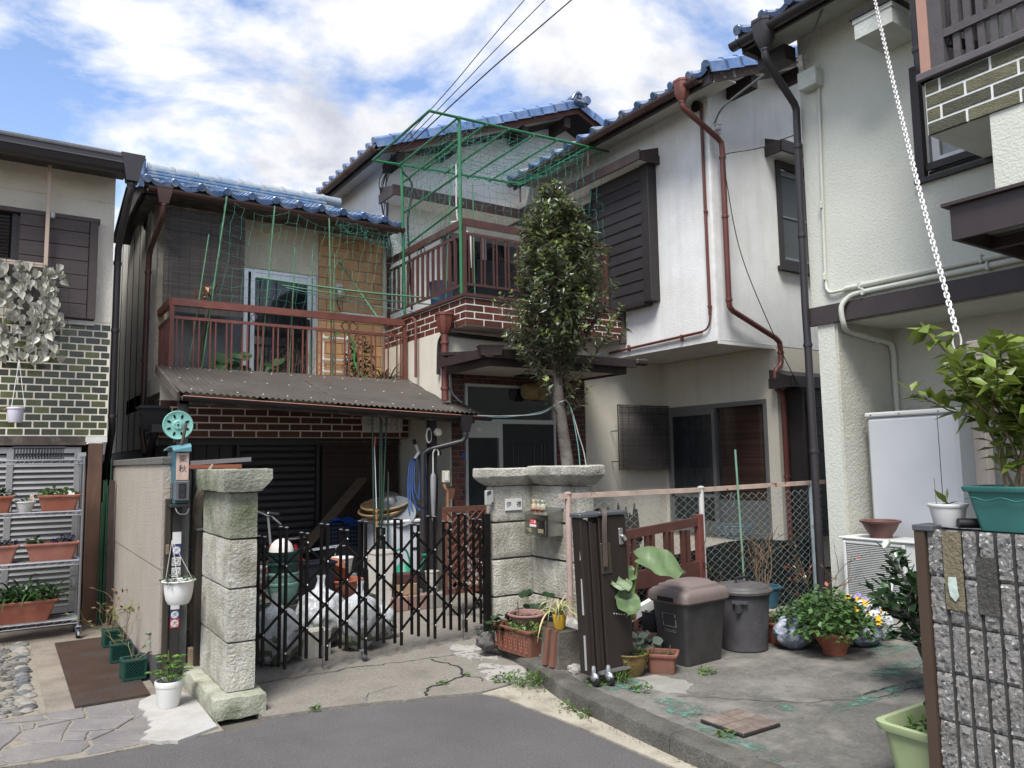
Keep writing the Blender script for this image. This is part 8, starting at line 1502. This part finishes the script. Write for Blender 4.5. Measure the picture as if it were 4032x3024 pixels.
# ================================================================== pergola of green pipes on the upper balcony
gpipe = mat('green_pipe',(.030,.19,.075),.4,var=.15,vs=9,fine=.08,wear=(.09,.16,.10),ws=9,wa=.36)
pg = thing('pipe_frame','pergola frame of bright green pipes standing on the upper iron balcony','pipe frame',(5.5,8.9,3.6))
def pipe(*pts,r=.018,nm='pipe'): q=MB();q.tube(pts,r,10);put(nm,q,gpipe,pg,True)
pipe((4.62,8.08,3.6),(4.60,8.06,5.86),r=.022,nm='post');pipe((4.64,9.72,3.6),(4.60,9.74,5.84),r=.022,nm='post')
pipe((4.18,8.05,5.825),(7.04,8.05,5.925));pipe((4.17,9.75,5.785),(6.68,9.75,5.915));pipe((4.18,8.05,5.83),(4.17,9.75,5.79))
for x in (4.57,4.98,5.32,5.72,6.10,6.64): pipe((x,8.02,5.815+.03*(x-4.2)),(x,9.78,5.775+.045*(x-4.2)),r=.015)
pipe((4.63,8.1,5.60),(4.62,9.76,5.55),r=.015);pipe((4.64,8.08,5.15),(4.63,9.76,5.10),r=.015);pipe((4.64,8.06,4.75),(4.63,9.6,4.60),r=.015)
for x,y_ in ((6.66,8.05),(6.66,9.75)): q=MB();q.tube([(x,y_,5.62),(x,y_,5.90)],.014,8);put('hood_prop',q,brown_iron,pg,True)
netm = mat('net_green',(.05,.24,.18),.6,var=.2,vs=9)
def net(label,c00,c10,c11,c01,nu,nv,sag=.05,jit=.03,seed=0,r=.0026,scal=0,drop=.08):
    rs = random.Random(seed);A,B,Cc,D = [Vector(c) for c in (c00,c10,c11,c01)];nrm = (B-A).cross(D-A).normalized();G = {}
    for i in range(nu+1):
        for j in range(nv+1):
            u,v = i/nu,j/nv;p = (A.lerp(B,u)).lerp(D.lerp(Cc,u),v);p += Vector((0,0,-sag*4*u*(1-u)*(1 if not scal else 0)-sag*2*v*(1-v)))
            if scal: p += Vector((0,0,-scal*abs(math.sin(PI*u*3))*(1-v)))
            p += nrm*.05*mnoise.noise(Vector((u*5,v*5,seed)))+Vector((rs.gauss(0,jit),rs.gauss(0,jit*.4),rs.gauss(0,jit)))*(0 if v == 0 else 1);G[i,j] = p
    q = MB()
    for i in range(nu+1):
        for j in range(nv+1):
            for a in ((i+1,j),(i,j+1)):
                if a in G and rs.random() > drop: m_ = (G[i,j]+G[a])/2+Vector((rs.gauss(0,.005),0,-.010));q.tube([G[i,j],m_,G[a]],r,3,cap=False)
    o = single('garden_net',q,netm,label,'net',smooth=180);return o
net('green garden net stretched under the pipe frame roof',(4.6,8.06,5.82),(6.95,8.06,5.9),(6.6,9.72,5.88),(4.6,9.72,5.79),24,17,.08,.012,1)
net('green garden net hanging at the frame side facing the lean-to',(4.64,9.7,5.78),(4.64,8.1,5.8),(4.64,8.1,4.5),(4.64,9.7,4.5),16,12,.02,.012,2)
net('green garden net hanging along the frame front above the rail',(4.7,8.06,5.82),(6.9,8.06,5.88),(6.9,8.06,4.56),(4.7,8.06,4.56),20,11,.02,.014,3,drop=.12)
net('green garden net draped from the eave over the lower balcony',(2.16,9.60,4.86),(4.68,9.60,4.78),(4.5,9.58,3.5),(2.0,9.58,3.5),22,10,.01,.014,4,.0024,.16,.08)
net('fringe of green net bunched along the gutter end',(3.6,9.58,4.80),(4.72,9.58,4.74),(4.70,9.58,4.50),(3.65,9.58,4.66),14,4,.03,.02,5,.0028)
# stakes on the lower balcony
stk_g = mat('balcony_stake',(.10,.24,.13),.5,var=.15)
Sx = lambda X_: X_
for i,(x0,z0,x1,z1,lab) in enumerate(((1.78,2.65,1.98,4.35,'pale green stake standing at the reed blind'),(1.93,2.65,2.18,4.86,'tall green stake tied to the gutter, first from the downpipe'),(2.62,2.65,2.77,4.84,'tall green stake tied to the gutter, second from the downpipe'),(2.98,2.65,3.04,4.34,'pale green stake before the sliding door'),(3.25,2.65,3.27,4.34,'pale green stake before the sliding door frame'),(3.55,2.65,3.49,4.80,'tall green stake tied to the gutter, third from the downpipe'),(3.56,2.65,3.57,4.32,'pale green stake beside the orange wall tiles'))):
    q=MB();q.tube([(x0,9.62,z0),(x1,9.62,z1)],.010 if z1 > 4.5 else .008,8);single('plant_stake',q,stk_g,lab,'stake','stakes on the lower balcony')
q=MB();q.tube([(4.27,9.66,3.45),(3.88,10.3,4.42)],.012,8);single('plant_stake',q,stk_g,'dark green stake leaning across the orange wall tiles','stake')
for i,(a,c,lab) in enumerate((((2.52,9.5,3.86),(4.9,9.2,3.78),'upper long green bamboo cane lying across both balconies'),((2.85,9.52,3.80),(4.85,9.25,3.70),'lower long green bamboo cane lying across both balconies'),((2.9,9.54,3.78),(4.75,9.3,3.58),'thin pale cane below the two bamboo canes'))): q=MB();q.tube(curve([a,((a[0]+c[0])/2,(a[1]+c[1])/2,(a[2]+c[2])/2-.03),c],5),.012-.003*i,8);single('bamboo_cane',q,(stk_g,stk_g,tealw)[i],lab,'cane')
# lower balcony plants and things
t = thing('butterbur','large round leaved green plant spilling over the lower balcony','plant',(2.45,9.85,2.63));rs = random.Random(8)
for i in range(17):
    c = Vector((rs.uniform(-.35,.42),rs.uniform(-.22,.05),rs.uniform(.06,.30)));s_ = rs.uniform(.06,.105);k = 12;n_ = Vector((rs.gauss(-.2,.3),rs.gauss(-.7,.2),.8)).normalized();u = n_.orthogonal().normalized();v = n_.cross(u);bl2=MB();bl2.add([tuple(c)]+[tuple(c+(u*math.cos(2*PI*j/k)+v*math.sin(2*PI*j/k))*s_*(1 if j else .5)+n_*.018) for j in range(k)],[(0,j+1,(j+1) % k+1) for j in range(k)]);put('leaf',bl2,leafmat('butterbur_leaf',(.07,.15,.055),.5,.15,.3),t,smooth=60)
put('stem',twigs(8,.2,.8,3,.006,4,0)[0],greenstem,t)
t = thing('dead_branch','pruned branch with curled dry brown leaves rising above the balcony rail','branch',(1.93,9.68,2.63));q=MB();q.tube(curve([(0,0,0),(.03,0,.5),(.1,0,.95),(.16,0,1.15)],5),[.028]*6+[.024]*5+[.02]*5,8);q.tube([(.10,0,.95),(.06,0,1.08)],.016,8);put('wood',q,mat('grey_branch',(.10,.08,.06),.95,var=.3),t);put('dry_leaf',move(bushy(34,.07,.2,.09,5,.5,.5),(.04,0,.93)),leafmat('brown_curl',(.30,.17,.09),.8,.1,.5),t)
for x,h,lab,sd in ((1.75,.30,'withered weeds behind the rail at the balcony corner',6),(3.15,.42,'tall dry tangled twigs in front of the sliding door',7)): tw,tp = twigs(16,h,.5,sd,.003,6,3,.12,.45);t = thing('dry_plant',lab,'dry plant',(x,9.72,2.63));put('stems',tw,mat('dry_tan',(.17,.12,.07),.9,var=.3),t)
t = thing('balcony_shrub','dark green leafy shrub behind the rail below the orange tiles','shrub',(4.02,9.85,2.63));put('crown',bushy(700,.2,.75,.06,9,.5),lf_dark,t);put('stems',twigs(5,.55,.3,9,.007)[0],twigm,t)
t = thing('strap_plant','dark strap leaved plant at the end of the lower balcony','plant',(4.38,9.82,2.63));put('leaf_blades',straps(60,.48,.02,1,10,.08),lf_dark,t)
t = thing('white_rack','white metal plant rack behind the lower balcony rail','rack',(3.75,10.05,2.63))
for x in (-.17,.17): q=MB();q.tube([(x,0,0),(x,0,.68)],.011,8);put('upright',q,white_pl,t)
for z_ in (.62,.32,.16): q=MB();q.box(-.19,-.05,z_,.19,.05,z_+.025,.003);put('shelf_board',q,white_pl,t)
q=MB();q.tube(curve([(3.62,9.95,3.25),(3.75,9.7,3.30),(3.86,9.66,3.1),(3.87,9.66,2.9),(3.95,9.66,2.75),(4.05,9.68,2.68)],7),.012,8);single('green_hose',q,mat('bright_green_hose',(.02,.38,.09),.4),'bright green hose looping over the white rack on the balcony','hose')
t = thing('alarm_bell','round silver alarm bell fixed on the orange wall tiles','bell',(3.90,10.3,3.97));q=MB();q.lathe([(0,-.085),(.02,-.085),(.055,-.075),(.075,-.045),(.08,-.01),(.078,0),(0,.005)],28,(0,0,0),'y');put('gong',q,mat('bell_silver',(.48,.45,.38),.35,.6,var=.2,vs=12),t);q=MB();q.box(-.05,.0,-.02,.05,.08,.13,.01);put('back_box',q,white_pl,t);q=MB();q.tube(curve([(.0,.05,-.06),(-.01,.06,-.15),(.04,.075,-.24)],5),.006,6);put('wire',q,black_m,t);q=MB();q.box(.05,.06,-.29,.72,.08,-.26);put('trunking',q,white_pl,t)
# upper balcony things
q=MB();q.lathe([(.14,0),(.17,.45),(.18,.46)],20);single('water_tub',q,mat('blue_tub',(.03,.08,.19),.5),'dark blue barrel behind the upper balcony side rail','barrel',loc=(5.05,9.4,3.6));q=MB();q.box(4.95,8.22,3.6,5.75,8.25,4.12);single('black_board',q,mat('black_board2',(.014,.015,.02),.5),'black board standing behind the upper balcony rail','board')
for i,(x,y_,h,lab) in enumerate(((4.95,9.0,.35,'dry brown grass tuft behind the upper side rail'),(5.5,8.35,.65,'dry pale twigs above the black board'))): t = thing('dry_plant',lab,'dry plant',(x,y_,3.62));put('stems',twigs(14,h,.5,30+i,.003,6,3,.12,.4)[0],mat('dry_tan',(.17,.12,.07),.9),t)
t = thing('hanging_bracket','white clothes pole bracket hanging under the pipe frame','bracket',(5.25,9.3,4.9));q=MB();q.tube(curve([(0,0,.9),(0,0,.2),(.05,0,.05),(.18,0,.0)],5),.012,8);q.tube([(-.1,0,.02),(.02,0,.06),(.2,-.05,-.15),(.22,-.05,-.6)],.018,8);put('pole_holder',q,white_pl,t)
for i,(x,y_,x1,z1) in enumerate(((5.0,9.2,5.12,5.75),(5.6,9.4,5.58,5.6),(5.95,8.6,6.15,5.2),(6.15,8.6,6.38,5.05))): q=MB();q.tube([(x,y_,3.62),(x1,y_,z1)],.009,8);single('plant_stake',q,stk_g,['green stake standing in the pipe frame near its side net','green stake in the middle of the upper balcony','leaning green stake behind the evergreen crown','second leaning green stake behind the evergreen crown'][i],'stake')
# ================================================================== cables and chain
cab = mat('black_cable',(.02,.02,.024),.5)
def cable(label,pts,r=.006,m_=cab,n=8): q=MB();q.tube(curve(pts,n),r,6);single('power_cable',q,m_,label,'cable')
S0 = Vector((4.5,9.86,6.0))
for i,(e,lab) in enumerate((((5.35,7.75,7.43),'overhead service wire rising to the top of the photo, uppermost of three'),((5.55,7.7,7.40),'overhead service wire rising to the top of the photo, middle of three'),((5.85,7.75,7.42),'thick twisted overhead wire, lowest of three'))):
    d = Vector(e)-S0;cable(lab,[S0+Vector((.03*i,0,-.03*i)),S0+d*.5-Vector((0,0,.03)),S0+d,S0+d*3],(.006,.006,.009)[i])
t = thing('wire_bundle','tangle of black service wires down the wall end of the gable','wires',(4.6,10.3,5.2));q=MB();rs = random.Random(2)
for i in range(6): q.tube(curve([(4.52+.02*i,9.9,6.0),(4.55+rs.uniform(-.06,.06),10.3,5.7),(4.58+rs.uniform(-.08,.08),10.32,5.35),(4.60+rs.uniform(-.05,.08),10.32,5.05),(4.62+.02*i,10.33,4.75),(4.66+.01*i,10.36,4.45)],7),.007,5)
put('wires',q,cab,t,True)
q=MB();q.tube(curve([(4.6,9.72,5.7),(4.75,9.7,5.5),(4.68,9.7,5.0),(4.70,9.7,4.5),(4.74,9.7,3.7)],7),.016,8);single('black_hose',q,cab,'black hose running down beside the rear post of the pipe frame','hose')
cable('thin black wire from the red downpipe to the dark downpipe',[(7.29,6.17,5.27),(7.75,5.7,5.18),(6.44,4.62,4.75)][:1]+[(7.3,6.1,5.27),(7.4,5.7,5.22),(7.2,5.1,5.1),(6.5,4.6,4.62)],.006);cable('long thin black wire falling from the red downpipe past the hood',[(7.25,6.16,5.24),(7.27,6.15,4.9),(7.42,6.1,4.0),(7.85,6.0,3.0),(8.3,5.95,2.3),(8.75,5.95,1.95),(9.2,5.95,2.0)],.006)
cable('grey twisted service cable slung from insulator to the green house',[(7.24,6.28,5.70),(7.0,5.9,5.72),(6.72,5.1,5.68),(6.45,4.6,5.6)],.012,mat('grey_service',(.2,.21,.2),.5));q=MB();q.lathe([(.01,-.06),(.04,-.05),(.045,-.03),(.025,-.02),(.025,0),(.045,.01),(.04,.035),(0,.04)],14,(7.26,6.24,5.66));q.box(7.22,6.26,5.58,7.34,6.325,5.64);single('insulator',q,ins,'white porcelain insulator under the white house eave corner','insulator')
cable('grey wire rising from the meter box along the green house eave',[(6.44,4.4,5.2),(6.35,4.36,5.45),(6.3,4.2,5.6),(6.1,3.8,5.9),(5.9,3.4,6.3)],.012,MATS['grey_service'])
ch = thing('chain','white plastic chain hanging slantwise from the green house eave to the trellis','chain',(3.87,1.9,2.1));q=MB();lp = []
for i in range(16): a = 2*PI*i/16;lp.append((.0105*math.cos(a),0,.012*(1 if math.sin(a) > 0 else -1)+.0105*math.sin(a)))
q.tube(lp,.0042,6,closed=True);lk = q.mesh('link',white_pl,60);A,B = Vector((3.87,1.905,2.16)),Vector((6.02,3.44,5.52));L = (B-A).length;nl = int(L/.036);d = (B-A).normalized();x_ = d.orthogonal().normalized();y_ = d.cross(x_)
for i in range(nl):
    t_ = i/nl;p = A.lerp(B,t_)+Vector((0,0,-.10*4*t_*(1-t_)));ax,ay = (x_,y_) if i % 2 else (y_,-x_);piece('link',lk,ch,p,Matrix((ax,ay,d)).transposed().to_euler())
q=MB();q.tube([(3.87+.017*math.cos(a),1.905-.012*math.cos(a),2.10+.05*math.sin(a)) for a in [2*PI*i/18 for i in range(18)]],.005,8,closed=True);put('carabiner',q,mat('cream_clip',(.6,.57,.5),.4),ch,True)
t = thing('wooden_trellis','weathered wooden trellis posts standing behind the citrus planter','trellis',(3.95,1.8,.1));gw = mat('grey_timber',(.26,.23,.205),.9,var=.2,vs=10,stretch=(1,1,.3),bump=.3,bs=40)
for a,m_ in (((3.86,1.80,.1,3.92,1.86,2.09),gw),((3.95,1.62,.1,4.0,1.70,2.0),brownpost),((4.0,1.45,.1,4.06,1.54,2.05),brownpost)): q=MB();q.box(*a,.003);put('post',q,m_,t,True)
for z_ in (.4,1.2,1.95): q=MB();q.box(3.93,1.4,z_,3.949,1.86,z_+.05);put('rail',q,gw,t,True,0)
q=MB();q.box(6.0,.4,1.0,6.04,1.55,2.4);single('patterned_screen',q,mat('teal_window',(.02,.06,.07),.15,var=.6,vs=9,wear=(.4,.45,.42),ws=5,wa=.36),'dark teal flower patterned window screen at the photo edge','screen');q=MB();q.box(5.98,.35,.1,6.06,1.6,.99);single('screen_base',q,gw,'grey low panel below the patterned screen','panel')
# ================================================================== weeds along the kerb and cracks
def weeds(label,spots,m_,seed,L=.03,n=90,grass=False):
    rs = random.Random(seed);ms = []
    for (x,y_,z_,r_,h) in spots: ms.append(move(straps(int(n*r_*7),h*1.6,.005,.6,rs.randint(1,999),r_*.7,.7) if grass else bushy(int(n*r_*9),r_,h,L,rs.randint(1,999),.7),(x,y_,z_)))
    o = put('weeds',merge(*ms),m_);tag(o,label,'weeds',kind='stuff')
weeds('low green weeds growing along the gutter and kerb foot',[(3.08,4.60,.01,.11,.10),(3.0,4.72,.01,.08,.06),(3.12,4.42,.01,.09,.12),(2.98,3.95,.01,.05,.05),(3.0,3.8,.01,.04,.05),(2.86,4.98,.015,.02,.02),(2.62,4.90,.015,.03,.02),(1.72,4.90,.015,.03,.018),(3.28,4.02,.1,.06,.05),(3.42,3.75,.1,.07,.03),(4.05,3.78,.1,.06,.03),(3.22,2.9,.1,.04,.03)],leafmat('weed_leaf',(.10,.18,.035),.5,.25,.4),3)
weeds('grass tufts at the foot of the folded gate',[(3.42,3.93,.1,.06,.10),(3.16,4.5,.02,.07,.10),(3.05,4.55,.01,.06,.08),(3.5,4.15,.1,.05,.07)],leafmat('grass_blade',(.12,.20,.05),.5,.25,.4),4,grass=True)
rs = np.random.RandomState(5);n = 260;side = rs.rand(n);Pp = np.stack([np.where(side < .6,rs.uniform(2.93,3.05,n),rs.uniform(1.0,3.2,n)),np.where(side < .6,rs.uniform(2.4,4.5,n),rs.uniform(4.4,6.4,n)),np.full(n,.019)],1);o = put('litter',leaves(Pp,np.stack([rs.normal(0,1,n),rs.normal(0,1,n),rs.uniform(0,.2,n)],1),rs.uniform(.006,.02,n),rs.uniform(.004,.012,n),seed=9),lf_dry);tag(o,'scattered dry leaf litter on the driveway and gutter','litter',kind='stuff')
